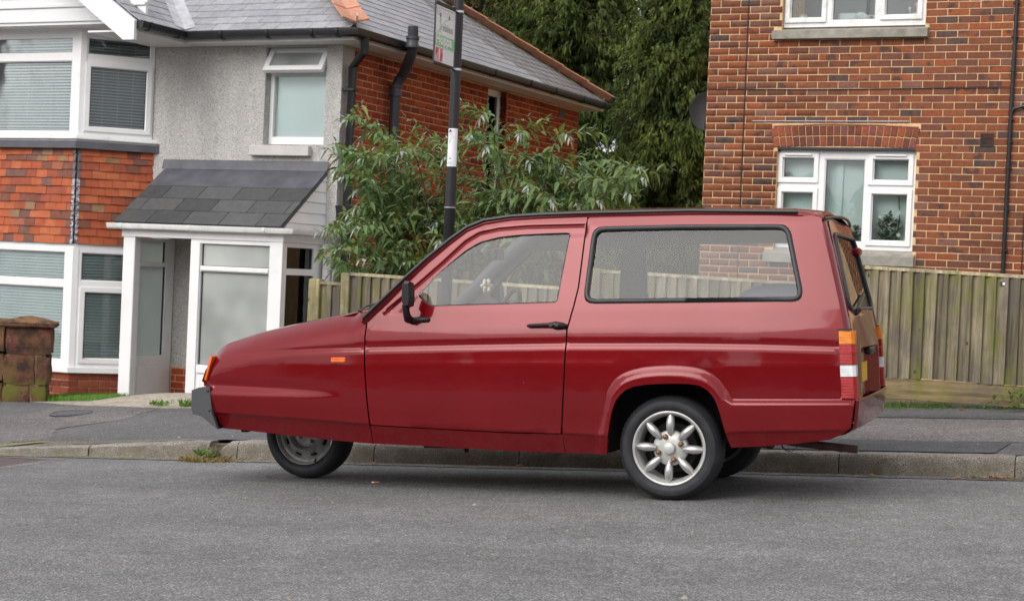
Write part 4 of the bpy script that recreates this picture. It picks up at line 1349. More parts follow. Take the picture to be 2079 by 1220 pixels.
# vent, pipe, cables
mb = MB(); plate(mb, rect(2.872, 3.01, 2.579, 2.716), [rect(2.884, 2.998, 2.591, 2.704)], -.012, .01)
for k in range(8): mb.box(2.884, 2.998, -.008, .002, 2.594 + k * .0138, 2.601 + k * .0138)
mb.box(2.875, 3.005, .002, .006, 2.58, 2.715)
mb.build('air_vent', plain('brown_vent', (.035, .022, .02), .6, .15, 20), RH)
mb = MB(); mb.tube([(3.19, -.03, 6.0), (3.172, -.03, 3.0), (3.166, -.03, .9)], .021, n=10); mb.tube([(3.172, -.03, 2.9), (3.2, -.03, 2.965), (3.29, -.03, 2.99), (3.6, -.03, 2.99)], .016, n=8)
CP = mb.build('waste_pipe', M['gutter_black'], RH, smooth=40)
for z in (1.5, 1.92, 2.35, 2.62, 2.85, 3.35, 3.7, 4.05):
    b = MB(); b.box(3.143, 3.205, -.054, .0, z, z + .012, .002); b.build('pipe_clip', M['gutter_black'], CP)
mb = MB(); mb.tube([(.31, -.008, 6), (.318, -.008, 3.6), (.328, -.008, 1.1)], .0055, n=6); mb.tube([(-.118, -.008, 3.187), (1.2, -.009, 3.176), (3.15, -.008, 3.19)], .005, n=6)
mb.tube([(3.345, -.008, 1.9), (3.35, -.008, 1.1)], .005, n=6)
mb.build('cable', M['gutter_black'], RH)
mb = MB(); mb.box(.42, 2.13, -.012, .0, 2.832, 2.842); mb.build('cavity_tray', M['lead_pale'], RH)

# dish on the far corner of the brick house
DS = thing('satellite_dish', 'dark grey satellite dish half hidden by the edge of the brick house', 'dish',
           RH.matrix_world @ Matrix.Translation((-.265, .42, 2.98)) @ Matrix.Rotation(math.radians(20), 4, 'Z'))
mb = MB(Matrix.Diagonal((.82, 1, 1, 1))); mb.lathe([(.0, .045), (.08, .042), (.15, .028), (.2, .006), (.214, 0), (.217, .004), (.2, .012), (.15, .034), (0, .052)], (0, -.05, 0), 36, 'y')
mb.build('reflector', M['dish'], DS, smooth=50)
mb = MB(); mb.tube([(0, .0, 0), (.0, .1, -.03), (.2, .16, -.1)], .018, n=8); mb.tube([(0, -.02, -.18), (0, -.2, -.2), (0, -.28, -.12)], .008, n=6); mb.build('bracket_arm', M['trim'], DS)

# things on the window boards
def at_rh(u, w, z): return RH.matrix_world @ Matrix.Translation((u, w, z))
def pot_plant(u, w, z, s, label, leafmat, n, spread, height, flowers=0, tall=False):
    P = thing('potted_plant', label, 'plant', at_rh(u, w, z))
    mb = MB(); mb.lathe([(0, 0), (.045 * s, 0), (.06 * s, .085 * s), (.066 * s, .085 * s), (.066 * s, .11 * s), (.058 * s, .11 * s), (.05 * s, .09 * s), (0, .09 * s)], n=16, axis='z')
    mb.build('pot', M['terracotta'], P, smooth=40)
    V, F = [], []
    for k in range(n):
        a = RN.uniform(0, 6.28); r = spread * math.sqrt(RN.random()); h = .1 * s + height * RN.random() * (1 - .5 * (r / spread) ** 2)
        c = Vector((r * math.cos(a), r * math.sin(a) * .3 - .02, h)); d = Vector((math.cos(a), math.sin(a), RN.uniform(-.2, 1.0))).normalized()
        sd = d.cross(Vector((0, 0, 1))).normalized() * .016 * (1.3 if tall else 1)
        L = .05 if not tall else .09
        i = len(V); V += [c, c + d * L * .5 + sd, c + d * L, c + d * L * .5 - sd]; F += [(i, i + 1, i + 2, i + 3)]
    np_mesh('foliage', V, F, M[leafmat], P, 'stuff')
    for k in range(flowers):
        a = RN.uniform(0, 6.28)
        c = Vector((RN.uniform(-.1, .12), -.06 + RN.uniform(-.03, .03), (.14, .36, .34, .33, .38, .37)[k % 6] + RN.uniform(-.015, .015)))
        mb = MB()
        for q in range(5):
            t = q * 1.2566
            d = Vector((math.cos(t), -.3, math.sin(t))) * .026
            s2 = Vector((-math.sin(t), 0, math.cos(t))) * .011
            mb.add([c, c + d * .6 + s2, c + d, c + d * .6 - s2], [(0, 1, 2, 3)])
        mb.build('flower', M['petal'], P, fix=False)
    return P
pot_plant(1.93, .2, 1.5, .8, 'round leafy pot plant with white flowers on the windowsill above the fence', 'plant_in', 260, .13, .3, 6)
pot_plant(1.52, .2, 1.5, .8, 'reddish succulent in a terracotta pot on the windowsill above the car', 'plant_red', 70, .1, .16, 0, True)
mb = MB(Matrix.Translation((0, 0, 0))); mb.tube([(0, 0, .0), (.05, -.01, .3), (.02, 0, .62)], .006, n=6); 
ST = thing('orchid_spike', 'thin curved orchid stem with a dark leaf behind the white flowers', 'plant', at_rh(1.99, .2, 1.5))
mb.build('stem', M['plant_in'], ST)
mb = MB(); mb.add([(0, 0, 0), (.04, -.01, .15), (.1, -.01, .33), (.06, .0, .2)], [(0, 1, 2, 3)]); mb.build('leaf', M['plant_in'], ST, fix=False)
def jar(name, label, cat, u, w, prof, mat, extra=None):
    o = thing(name, label, cat, at_rh(u, w, 3.875))
    mb = MB(); mb.lathe(prof, n=20, axis='z'); mb.build('body', M[mat], o, smooth=40)
    if extra: extra(o)
    return o
def lid(o):
    mb = MB(); mb.lathe([(0, .135), (.058, .135), (.058, .15), (0, .15)], n=20, axis='z'); mb.build('lid', M['ochre'], o, smooth=30)
jar('canister', 'white storage canister with a tan lid in the upstairs window', 'canister', .87, .25, [(0, 0), (.055, 0), (.055, .135), (0, .135)], 'ceramic', lid)
jar('dish', 'low white dish on the upstairs windowsill beside the canister', 'dish', 1.03, .25, [(0, 0), (.06, 0), (.075, .02), (.05, .04), (0, .045)], 'ceramic')
def jugh(o):
    mb = MB(); mb.tube([(.035, 0, .13), (.085, 0, .12), (.08, 0, .05), (.035, 0, .02)], .009, n=8); mb.tube([(-.035, 0, .13), (-.08, 0, .12), (-.075, 0, .05), (-.035, 0, .02)], .009, n=8); mb.build('handle', M['ceramic'], o, smooth=40)
jar('jug', 'white two-handled jug in the middle upstairs pane', 'jug', 1.56, .25, [(0, 0), (.03, 0), (.025, .05), (.05, .1), (.045, .13), (0, .14)], 'ceramic', jugh)
jar('glass_jar', 'small pale jar between the white jug and the frame', 'jar', 1.66, .28, [(0, 0), (.03, 0), (.03, .06), (.02, .09), (.02, .11), (0, .11)], 'blind_pale')
jar('salt_cellar', 'small tan pot at the foot of the dish drainer upstairs', 'pot', 1.27, .22, [(0, 0), (.03, 0), (.025, .04), (.03, .07), (.015, .1), (0, .1)], 'ochre')
def utens(o):
    for k, (x, c) in enumerate(((-.02, 'pinkish'), (.0, 'ceramic'), (.03, 'pinkish'), (-.06, 'ceramic'))):
        mb = MB(); mb.tube([(x * .5 if k < 3 else -.05, 0, .02 if k == 3 else .1), (x * 1.2, 0, .25 - .02 * k)], .006, n=6); mb.ball((x * 1.2, 0, .25 - .02 * k), (.016, .008, .024)); mb.build('utensil', M[c], o)
jar('utensil_pot', 'cream pot of kitchen brushes in the upstairs window', 'pot', 2.1, .25, [(0, 0), (.05, 0), (.052, .14), (.046, .14), (.044, .02), (0, .02)], 'cream', utens)
DR = thing('dish_drainer', 'pale dish drainer with a plate in the middle upstairs pane', 'dish rack', at_rh(1.36, .3, 3.875))
mb = MB(); mb.box(-.11, .1, -.06, .1, .0, .16, .02); mb.build('tub', M['blind'], DR)
mb = MB(Matrix.Translation((.13, 0, .09)) @ Matrix.Rotation(.25, 4, 'Y')); mb.lathe([(0, -.004), (.085, -.004), (.085, .004), (0, .004)], n=24, axis='y'); mb.build('plate', M['ceramic'], DR)
# ------------------------------------------------------------------ fence along the back of the pavement
FN = thing('garden_fence', 'weathered mossy wooden fence of upright boards along the back of the pavement', 'fence', Matrix.Translation((0, 12.0, 0)))
def board_mesh():
    out = []
    for k in range(5):
        mb = MB(); w = .098; n = 5
        pr = [(0, -.003), (.035, -.014), (.065, -.025 + RN.uniform(-.002, .002)), (w - .003, -.031), (w, -.028), (w, 0), (0, 0)]
        V = [(x, y + RN.uniform(-.001, .001), 0) for x, y in pr] + [(x + RN.uniform(-.002, .002), y + RN.uniform(-.002, .002), 1) for x, y in pr]
        m = len(pr)
        mb.add(V, [tuple(reversed(range(m))), tuple(range(m, 2 * m))] + [(i, (i + 1) % m, (i + 1) % m + m, i + m) for i in range(m)])
        out.append(mb.mesh('board', M['fence']))
    return out
bm_ = board_mesh()
GB = M['gravel_board']
def panel(x0, x1, zt, zb, sl=-.02):
    x = x0
    while x < x1 - .02:
        w = min(.098, x1 - x)
        xm = x + .04 - (x0 + x1) / 2
        b = zb + sl * .4 * xm + RN.uniform(-.004, .004); t = zt + sl * xm
        inst('board', RN.choice(bm_), FN, Matrix.Translation((x, RN.uniform(-.002, .002), b)) @ Matrix.Rotation(RN.uniform(-.004, .004), 4, 'Y') @ Matrix.Diagonal((w / .098, 1, t - b, 1)))
        x += .079 + RN.uniform(-.0015, .0015)
    h = (x1 - x0) / 2
    m = MB(); m.hexa([(x0, -.03, zt - sl * h), (x1, -.03, zt + sl * h), (x1, .02, zt + sl * h), (x0, .02, zt - sl * h),
                      (x0, -.026, zt + .02 - sl * h), (x1, -.026, zt + .02 + sl * h), (x1, .016, zt + .024 + sl * h), (x0, .016, zt + .024 - sl * h)])
    m.build('cap_rail', M['fence_rail'], FN)
    for q in (.2, .75):
        zz = zb + (zt - zb) * q
        m = MB(); m.box(x0, x1, .003, .04, zz, zz + .05); m.build('back_rail', M['fence_rail'], FN)
    m = MB(); n = 12
    V, F = [], []
    for i in range(n + 1):
        x = x0 + (x1 - x0) * i / n; jj = RN.uniform(-.002, .002)
        s_ = sl * .4 * (x - (x0 + x1) / 2)
        V += [(x, .0, zb - .148 + s_ + jj), (x, -.024, zb - .145 + s_), (x, -.022 + jj, zb - .004 + s_), (x, .0, zb - .002 + s_)]
    for i in range(n):
        for k in range(4):
            F.append((i * 4 + k, (i + 1) * 4 + k, (i + 1) * 4 + (k + 1) % 4, i * 4 + (k + 1) % 4))
    F += [(0, 1, 2, 3), tuple(n * 4 + k for k in (3, 2, 1, 0))]
    m.add(V, F); m.build('gravel_board', GB, FN)
def post(x, zt, w=.095):
    m = MB(); z0 = pave_z(x, 12) - .3
    m.box(x - w / 2, x + w / 2, -.035, .065, z0, zt, .006)
    m.build('post', M['fence_post'], FN)
post(-5.925, .935); post(-5.66, .992, .075); post(-3.65, 1.11, .085); post(-1.735, 1.212, .065); post(.17, 1.3, .09); post(2.08, 1.42, .09)
panel(-5.875, -5.70, .895, .16); panel(-5.622, -3.695, .955, .21); panel(-3.605, -1.77, 1.06, .325); panel(-1.70, .12, 1.165, .438); panel(.22, 2.03, 1.265, .55)
# little oval plate screwed to a board
m = MB(); m.lathe([(0, -.004), (.022, -.004), (.022, .002), (0, .002)], (0, 0, 0), 20, 'y')
pl_ = m.build('oval_plate', M['dish'], FN); pl_.matrix_local = Matrix.Translation((-.765, -.024, 1.12)) @ Matrix.Diagonal((1.3, 1, .8, 1))
m = MB(); m.box(-.006, .006, -.006, -.0045, -.012, .012); m.build('emblem', M['sign_white'], pl_)

# ------------------------------------------------------------------ bus stop pole
PX_, PYY = -4.715, 11.72
BP = thing('bus_stop_pole', 'black bus stop pole with a white flag sign and a numbered sticker', 'bus stop', Matrix.Translation((PX_, PYY, 0)))
pz0 = pave_z(PX_, PYY) - .05
m = MB(); m.lathe([(.041, pz0), (.041, 1.505), (.0425, 1.508), (.0425, 1.522), (.039, 1.526), (.037, 2.55), (.037, 4.6)], n=24, axis='z'); m.build('post', M['pole'], BP, smooth=40)
m = MB(); m.lathe([(.0432, 1.507), (.0432, 1.5135)], n=24, axis='z'); m.build('joint_ring', M['steel_band'], BP)
# flag: the face looks up the street (+x), the sign reaches over the pavement
FLg = bpy.data.objects.new('flag_sign', None); put(FLg, BP)
y0, y1 = -.43, -.055
zt, zb = 2.945, 2.54
m = MB(); m.box(-.006, .0, y0, y1, zb, zt, .002); m.build('sign_plate', M['sign_white'], FLg)
m = MB(); m.box(-.012, .008, y0 - .006, -.03, zt + .0, zt + .024, .003); m.box(-.012, .008, y0 - .006, -.03, zb - .022, zb - .001, .003); m.box(-.008, .004, y0 - .007, y0 - .001, zb, zt)
m.build('sign_rail', M['pole'], FLg)
for z in (zt + .008, zb - .012):
    m = MB(); m.lathe([(.0395, z - .008), (.0405, z - .008), (.0405, z + .008), (.0395, z + .008)], n=24, axis='z'); m.box(.0, .012, -.075, -.036, z - .006, z + .006)
    m.build('clamp_band', M['steel_band'], FLg)
def text(s, size, x, y, z, mat, parent, name='lettering', bold=0, T=None, align='LEFT', shear=0, sx=1.0):
    cu = bpy.data.curves.new('t', 'FONT'); cu.body = s; cu.size = size; cu.offset = bold; cu.extrude = .0004; cu.align_x = align; cu.resolution_u = 3; cu.shear = shear
    o = bpy.data.objects.new('t', cu); C.objects.link(o)
    dg = bpy.context.evaluated_depsgraph_get()
    me = bpy.data.meshes.new_from_object(o.evaluated_get(dg)); me.name = name
    C.objects.unlink(o); bpy.data.objects.remove(o)
    me.materials.clear(); me.materials.append(mat)
    q = bpy.data.objects.new(name, me); put(q, parent)
    q.matrix_local = (T or I4) @ Matrix.Translation((x, y, z)) @ Matrix.Diagonal((sx, 1, 1, 1))
    return q
# local text plane: text x -> +y, text y -> +z, normal -> +x
TX = Matrix(((0, 0, 1, .0012), (1, 0, 0, y0), (0, 1, 0, zb), (0, 0, 0, 1)))
Wd, Hd = y1 - y0, zt - zb
def flat(parent, name, mat, rects, T=TX, d0=.0, d1=.0006):
    m = MB(T)
    for (a, b, c, d) in rects: m.box(a, b, c, d, d0, d1)
    return m.build(name, mat, parent)
flat(FLg, 'green_band', M['sign_green'], [(.004, Wd - .002, .112, .196)], d0=-.001)
text('Hoppa', .102, .012, .132, .0022, M['sign_white'], FLg, bold=.0035, T=TX, sx=1.1)
flat(FLg, 'red_panel', M['sign_red'], [(.02, .155, .008, .102)], d0=-.001)
text('1', .112, .06, .016, .0022, M['sign_white'], FLg, bold=.005, T=TX)
m = MB(TX)
def stroke(a, b, w):
    a, b = Vector(a), Vector(b); d = (b - a).normalized(); n = Vector((-d.y, d.x)) * w / 2
    m.add([(*(a + n), .0022), (*(a - n), .0022), (*(b - n * .5), .0022), (*(b + n * .5), .0022)], [(0, 1, 2, 3)])
stroke((.045, .208), (.2, .318), .006); stroke((.09, .318), (.105, .204), .008); stroke((.09, .318), (.07, .285), .004); stroke((.2, .318), (.225, .316), .004)
m.build('logo_letter', M['sign_green_dark'], FLg, fix=False)
text('elabus', .078, .135, .232, .0015, M['sign_grey'], FLg, T=TX, sx=1.0, bold=-.0006)
R_ = [(.02, .355, .388, .3895), (.02, .36, .336, .337), (.02, .022, .337, .388), (.355, .357, .337, .388)]
for k in range(5): R_ += [(.025 + k * .012, .0262 + k * .012, .337, .386)]
for k in range(6): R_ += [(.095 + k * .042, .0962 + k * .042, .345, .384)]
R_ += [(.09, .345, .36, .361), (.09, .345, .384, .385)]
flat(FLg, 'bus_drawing', M['sign_grey'], R_, d1=.0005)
for x in (.085, .255):
    m = MB(TX @ Matrix.Translation((x, .337, .0008))); m.lathe([(.008, 0), (.014, 0)], n=18, axis='z'); m.build('wheel_drawing', M['sign_black'], FLg, fix=False)
# sticker wrapped on the pole, facing the road
SKa = math.radians(-72)
def onpole(a, z, r=.0402): return (r * math.cos(a), r * math.sin(a), z)
m = MB(); V, F = [], []
for i in range(13):
    a = SKa + (i / 12 - .5) * 2.15
    V += [onpole(a, 1.812, .0400), onpole(a, 2.092, .0386)]
for i in range(12): F.append((2 * i, 2 * i + 2, 2 * i + 3, 2 * i + 1))
m.add(V, F); SK = m.build('sticker', M['sign_white'], BP, smooth=True)
def wrap(o):
    for v in o.data.vertices:
        a = SKa + v.co.x / .04
        r = .0398 + (2.092 - v.co.y) * .004 + .0009 + v.co.z
        v.co = onpole(a, v.co.y, r)
t4 = text('4', .062, -.030, 1.905, 0, M['sign_black'], SK, bold=.001)
t4.data.transform(t4.matrix_local); t4.matrix_local = I4; wrap(t4)
def wrapped(name, mat, rects):
    m = MB()
    for a, b, c, d in rects:
        n = max(1, int((b - a) / .006))
        for k in range(n):
            p, q = a + (b - a) * k / n, a + (b - a) * (k + 1) / n
            m.add([(p, c, 0), (q, c, 0), (q, d, 0), (p, d, 0)], [(0, 1, 2, 3)])
    o = m.build(name, mat, SK, fix=False); wrap(o)
wrapped('small_print', M['sign_grey'], [(-.034, .028, 2.025, 2.027), (-.03, .0, 2.042, 2.044), (-.03, -.004, 2.05, 2.052), (-.034, .0, 1.887, 1.888), (-.03, .006, 1.845, 1.8465), (-.03, .006, 1.838, 1.8395), (-.03, .006, 1.831, 1.8325), (-.034, .02, 1.824, 1.825)])
wrapped('emblem', M['sign_black'], [(-.03, -.026, 2.06, 2.078), (-.026, -.012, 2.068, 2.082), (-.018, -.012, 2.06, 2.07), (-.006, .0, 2.068, 2.072), (-.02, -.01, 1.868, 1.875), (-.024, -.004, 1.868, 1.871)])
wrapped('faded_print', M['sign_green'], [(-.024, -.016, 1.985, 2.015)])

# ------------------------------------------------------------------ sandstone gate pier
GP = thing('gate_pier', 'old mossy sandstone gate pier with a shallow pyramid cap in front of the bay window', 'pillar', Matrix.Translation((-8.54, 12.0, 0)) @ Matrix.Rotation(math.radians(31), 4, 'Z') @ Matrix.Diagonal((.95, .95, 1, 1)))
def rough_block(mb, x0, x1, y0, y1, z0, z1, j=.008, n=4):
    vs = {}
    def g(i, k, l):
        key = (i, k, l)
        if key not in vs:
            p = [x0 + (x1 - x0) * i / n, y0 + (y1 - y0) * k / n, z0 + (z1 - z0) * l / n]
            e = sum(1 for q in (i, k, l) if q in (0, n))
            s_ = .008 if e >= 2 else 0
            c = ((x0 + x1) / 2, (y0 + y1) / 2, (z0 + z1) / 2)
            p = [p[a] + RN.uniform(-j, j) + (s_ if p[a] < c[a] else -s_) for a in range(3)]
            vs[key] = len(mb.v); mb.v.append(tuple(p))
        return vs[key]
    for a in range(n):
        for b in range(n):
            for (f0, fl) in ((0, 0), (n, 1)):
                q = [(a, b), (a + 1, b), (a + 1, b + 1), (a, b + 1)]
                if fl: q = q[::-1]
                mb.f.append(tuple(g(i, k, f0) for i, k in q[::-1] if True)); mb.m.append(0)
                mb.f.append(tuple(g(i, f0, k) for i, k in q)); mb.m.append(0)
                mb.f.append(tuple(g(f0, i, k) for i, k in q[::-1])); mb.m.append(0)
zb_ = -.24
for k, (z0, z1) in enumerate(((-.26, -.049), (-.046, .200), (.204, .428))):
    xs = ((-.2, .175), (-.2, .19), (-.185, .2))[k]
    cut = (xs[0] + xs[1]) / 2 + (.05, .08, -.2)[k]
    m = MB(); rough_block(m, xs[0], cut - .003 if k < 2 else xs[1], -.2, .19, z0, z1); m.build('stone', M['sandstone'], GP, smooth=50)
    if k < 2:
        m = MB(); rough_block(m, cut + .003, xs[1], -.2, .19, z0, z1); m.build('stone', M['sandstone'], GP, smooth=50)
m = MB(); m.box(-.165, .155, -.165, .155, -.26, .43); m.build('core', M['mortar_red'], GP)
m = MB(); n = 8
V, F = [], []
for i in range(n + 1):
    for k in range(n + 1):
        x, y = -.235 + .47 * i / n, -.235 + .47 * k / n
        e = max(abs(x), abs(y)) / .235
        V.append((x + RN.uniform(-.004, .004), y + RN.uniform(-.004, .004), .463 + .062 * (1 - e) ** .8 + RN.uniform(-.004, .004)))
for i in range(n):
    for k in range(n):
        F.append((i * (n + 1) + k, (i + 1) * (n + 1) + k, (i + 1) * (n + 1) + k + 1, i * (n + 1) + k + 1))
m.add(V, F); m.box(-.235, .235, -.235, .235, .43, .4615, .01); m.build('cap_stone', M['sandstone'], GP, smooth=40)
GW = thing('garden_wall', 'low dark sandstone garden wall running up to the gate pier', 'wall', Matrix.Translation((-9.5, 12.1, 0)))
for k, (z0, z1) in enumerate(((-.32, -.045), (-.04, .2), (.206, .43))):
    for q in range(3):
        x0 = -.6 + q * .45 + (.12 if k % 2 else 0)
        m = MB(); rough_block(m, x0, min(x0 + .445, .745), -.15, .16, z0, z1, n=3); m.build('stone', M['sandstone'], GW, smooth=50)
m = MB(); rough_block(m, -.7, .74, -.2, .2, .436, .475, n=5, j=.004); m.build('cap_stone', M['sandstone'], GW, smooth=50)

# covers let into the ground
def cover(name, label, x, y, zf, rx, ry, mat, rng=True):
    sx = (zf(x + .1, y) - zf(x - .1, y)) / .2; sy = (zf(x, y + .1) - zf(x, y - .1)) / .2
    o = thing(name, label, 'cover', Matrix.Translation((x, y, zf(x, y) + .005)) @ Matrix(((1, 0, 0, 0), (0, 1, 0, 0), (sx, sy, 1, 0), (0, 0, 0, 1))))
    return o
mc = cover('manhole_cover', 'oval grey inspection cover set in the pavement near the gate pier', -7.48, 11.08, pave_z, .14, .3, M['iron'])
m = MB(Matrix.Diagonal((1, 1.35, 1, 1))); m.lathe([(0, .006), (.125, .006), (.125, 0)], n=28, axis='z'); m.build('lid', M['iron'], mc)
m = MB(Matrix.Diagonal((1, 1.35, 1, 1))); m.lathe([(.128, 0), (.128, .008), (.145, .008), (.15, 0)], n=28, axis='z'); m.build('rim', M['pave_dark'], mc)
dc = cover('road_cover', 'rusty iron utility cover in the road by the dropped kerb', -6.55, 8.68, lambda x, y: road_z(x), .3, .3, M['rust_iron'])
m = MB(); m.box(-.42, .42, -.28, .28, -.02, .004); m.build('lid', M['rust_iron'], dc)
m = MB(); plate(m, rect(-.45, .45, -.31, .31), [rect(-.43, .43, -.29, .29)], 0, .008)
m.v = [(x, z, y) for x, y, z in m.v]; m.build('rim', M['rust_iron'], dc)
# ------------------------------------------------------------------ the three-wheeled estate car
# car frame: a = backwards along the car, b = into the scene from the near flank, z = up
WID = 1.335
ca_ = Vector((.997968, .029619, .056410)); cb_ = Vector((-.029666, .999560, 0)); cz_ = ca_.cross(cb_)
CARM = Matrix(((ca_.x, cb_.x, cz_.x, -2.017), (ca_.y, cb_.y, cz_.y, 7.777), (ca_.z, cb_.z, cz_.z, -.001), (0, 0, 0, 1)))
CAR = thing('three_wheeled_car', 'maroon three-wheeled estate car parked at the kerb', 'car', CARM)

L_SW = np.array([(-2.39, .681), (-2.052, .702), (-1.751, .716), (-1.504, .722), (-.95, .734), (-.444, .741), (.111, .740), (.5, .733), (.851, .722)])
L_CR = np.array([(-2.427, .378), (-1.912, .359), (-1.495, .338), (-.9, .322), (-.468, .311), (-.276, .301), (.1, .3), (.395, .33), (.93, .344)])
L_LF = np.array([(-2.45, .518), (-1.948, .506), (-1.578, .495), (-1.4, .49)])
ARC_O = np.array([(-.31, .24), (-.302, .289), (-.27, .40), (-.252, .476), (-.244, .508), (-.222, .548), (-.194, .579), (-.158, .602), (-.113, .618), (-.06, .630), (.007, .636), (.07, .638), (.134, .636), (.185, .630), (.229, .619), (.272, .598), (.306, .57), (.328, .54), (.345, .512), (.36, .483)])
DFR = np.array([(-1.40, .90), (-1.231, 1.035), (-1.112, 1.136), (-.995, 1.242), (-.922, 1.284), (-.825, 1.302), (-.679, 1.311), (-.37, 1.311)])
WTOP = np.array([(-1.471, .909), (-1.564, .906), (-1.725, .876), (-1.891, .848), (-1.99, .83), (-2.193, .789), (-2.305, .759), (-2.384, .738), (-2.42, .72), (-2.442, .693), (-2.448, .678)])
FLREG = [tuple(p) for p in ARC_O] + [(.6, .484), (1.0, .486), (1.0, .1), (-.31, .1)]
QWIN_O = [(-.34, 1.304), (.085, 1.303), (.576, 1.294), (.613, 1.283), (.63, 1.26), (.682, .964), (.674, .942), (.647, .932), (.104, .932), (-.337, .933), (-.359, .945), (-.363, .962)]

def pl_dist(A, Z, line):
    d = np.full(A.shape, 9.0)
    for i in range(len(line) - 1):
        x0, y0 = line[i]; x1, y1 = line[i + 1]
        dx, dy = x1 - x0, y1 - y0
        t = np.clip(((A - x0) * dx + (Z - y0) * dy) / (dx * dx + dy * dy), 0, 1)
        d = np.minimum(d, np.hypot(A - x0 - t * dx, Z - y0 - t * dy))
    return d
def smooth(x): x = np.clip(x, 0, 1); return x * x * (3 - 2 * x)
def side_b(A, Z):
    """how far the flank lies in from the widest line, over the side view (a, z)"""
    A = np.asarray(A, float); Z = np.asarray(Z, float)
    b = .20 * (np.maximum(0, -.75 - A) / 1.70) ** 1.8 + .03 * np.maximum(0, (A - .45) / .47) ** 2
    b = b + np.interp(Z, [.33, .42, .5, .64, .72, .80, .90, .96, 1.30, 1.36, 1.40], [.010, .003, .0, .001, .009, .021, .044, .060, .155, .182, .23])
    # wing: rolls over towards the bonnet
    zt = np.interp(A, WTOP[::-1, 0], WTOP[::-1, 1])
    wing = smooth((-1.50 - A) / .12)
    k = np.clip((Z - (zt - .16)) / .16, 0, 1)
    b = b + wing * .085 * k ** 2.6
    # waist swage
    d = Z - np.interp(A, L_SW[:, 0], L_SW[:, 1])
    f = smooth((A + 2.39) / .25)
    b = b + f * np.interp(d, [-.07, -.024, -.016, -.003, .004, .016, .05], [0, -.0015, -.0015, .0055, .006, .002, 0])
    # nose ledge, fading out
    d = Z - np.interp(A, L_LF[:, 0], L_LF[:, 1])
    f = smooth((-1.52 - A) / .85)
    b = b + f * np.interp(d, [-.16, -.03, 0, .01, .05], [0, -.020, .006, .007, 0])
    # lower crease, tucked in below
    d = Z - np.interp(A, L_CR[:, 0], L_CR[:, 1])
    b = b + np.where(d < 0, .005 + .42 * np.minimum(-d, .2), 0)
    # wheel arch flare running into the rear ledge
    P = np.stack([A.ravel(), Z.ravel()], 1)
    ins = in_poly(P, FLREG).reshape(A.shape)
    dd = pl_dist(A, Z, np.vstack([ARC_O, [(1.0, .487)]]))
    wd = np.where(A < .33, .046, .022)
    amt = np.where(ins, smooth(dd / wd), 0) * .021
    b = b - amt * np.where(A < -.3, 0, 1)
    # shut line round the door window frame
    dl = pl_dist(A, Z, DFR)
    below = Z < np.interp(A, DFR[:, 0], DFR[:, 1])
    b = b + np.where((A > -1.40) & (A < -.37), .011 * np.exp(-(dl / .0045) ** 2) + np.where(below & (Z > .9), .005 * np.clip(dl / .006, 0, 1) * np.clip((.06 - dl) / .02, 0, 1), 0), 0)
    # shallow dish round the rear window
    dq = pl_dist(A, Z, np.array(QWIN_O + QWIN_O[:1]))
    return b

def feature_pts(dom, step):
    P = []
    def along(line, offs, st):
        line = np.asarray(line)
        s = np.concatenate([[0], np.cumsum(np.hypot(*np.diff(line, axis=0).T))])
        t = np.arange(0, s[-1], st)
        x, y = np.interp(t, s, line[:, 0]), np.interp(t, s, line[:, 1])
        gx, gy = np.gradient(x), np.gradient(y); L = np.hypot(gx, gy) + 1e-9
        nx, ny = -gy / L, gx / L
        for o in offs: P.append(np.stack([x + nx * o, y + ny * o], 1))
    along(L_SW, (-.06, -.035, -.022, -.013, -.007, -.001, .006, .012, .02, .04), step * 1.5)
    along(L_LF, (-.06, -.03, -.015, 0, .01, .03), step * 1.5)
    along(L_CR, (-.02, -.006, -.001, .001, .012), step * 1.5)
    along(ARC_O, (.012, .004, -.002, -.012, -.024, -.036, -.046, -.056), step)
    along([(.36, .483), (.92, .486)], (.01, .003, -.002, -.011, -.022, -.03), step)
    along(DFR, (-.012, -.006, -.003, 0, .003, .006, .012), step)
    P = np.vstack(P)
    g = np.stack(np.meshgrid(np.arange(-2.5, .95, step), np.arange(.2, 1.4, step)), -1).reshape(-1, 2)
    g = g + NP.uniform(-.001, .001, g.shape)
    near = np.zeros(len(g), bool)
    for ln, lim in ((L_SW, .064), (L_LF, .045), (L_CR, .024), (ARC_O, .06), ([(.36, .483), (.92, .486)], .034), (DFR, .016)):
        near |= pl_dist(g[:, 0], g[:, 1], np.asarray(ln)) < lim
    g = g[~near]
    return np.vstack([P, g])

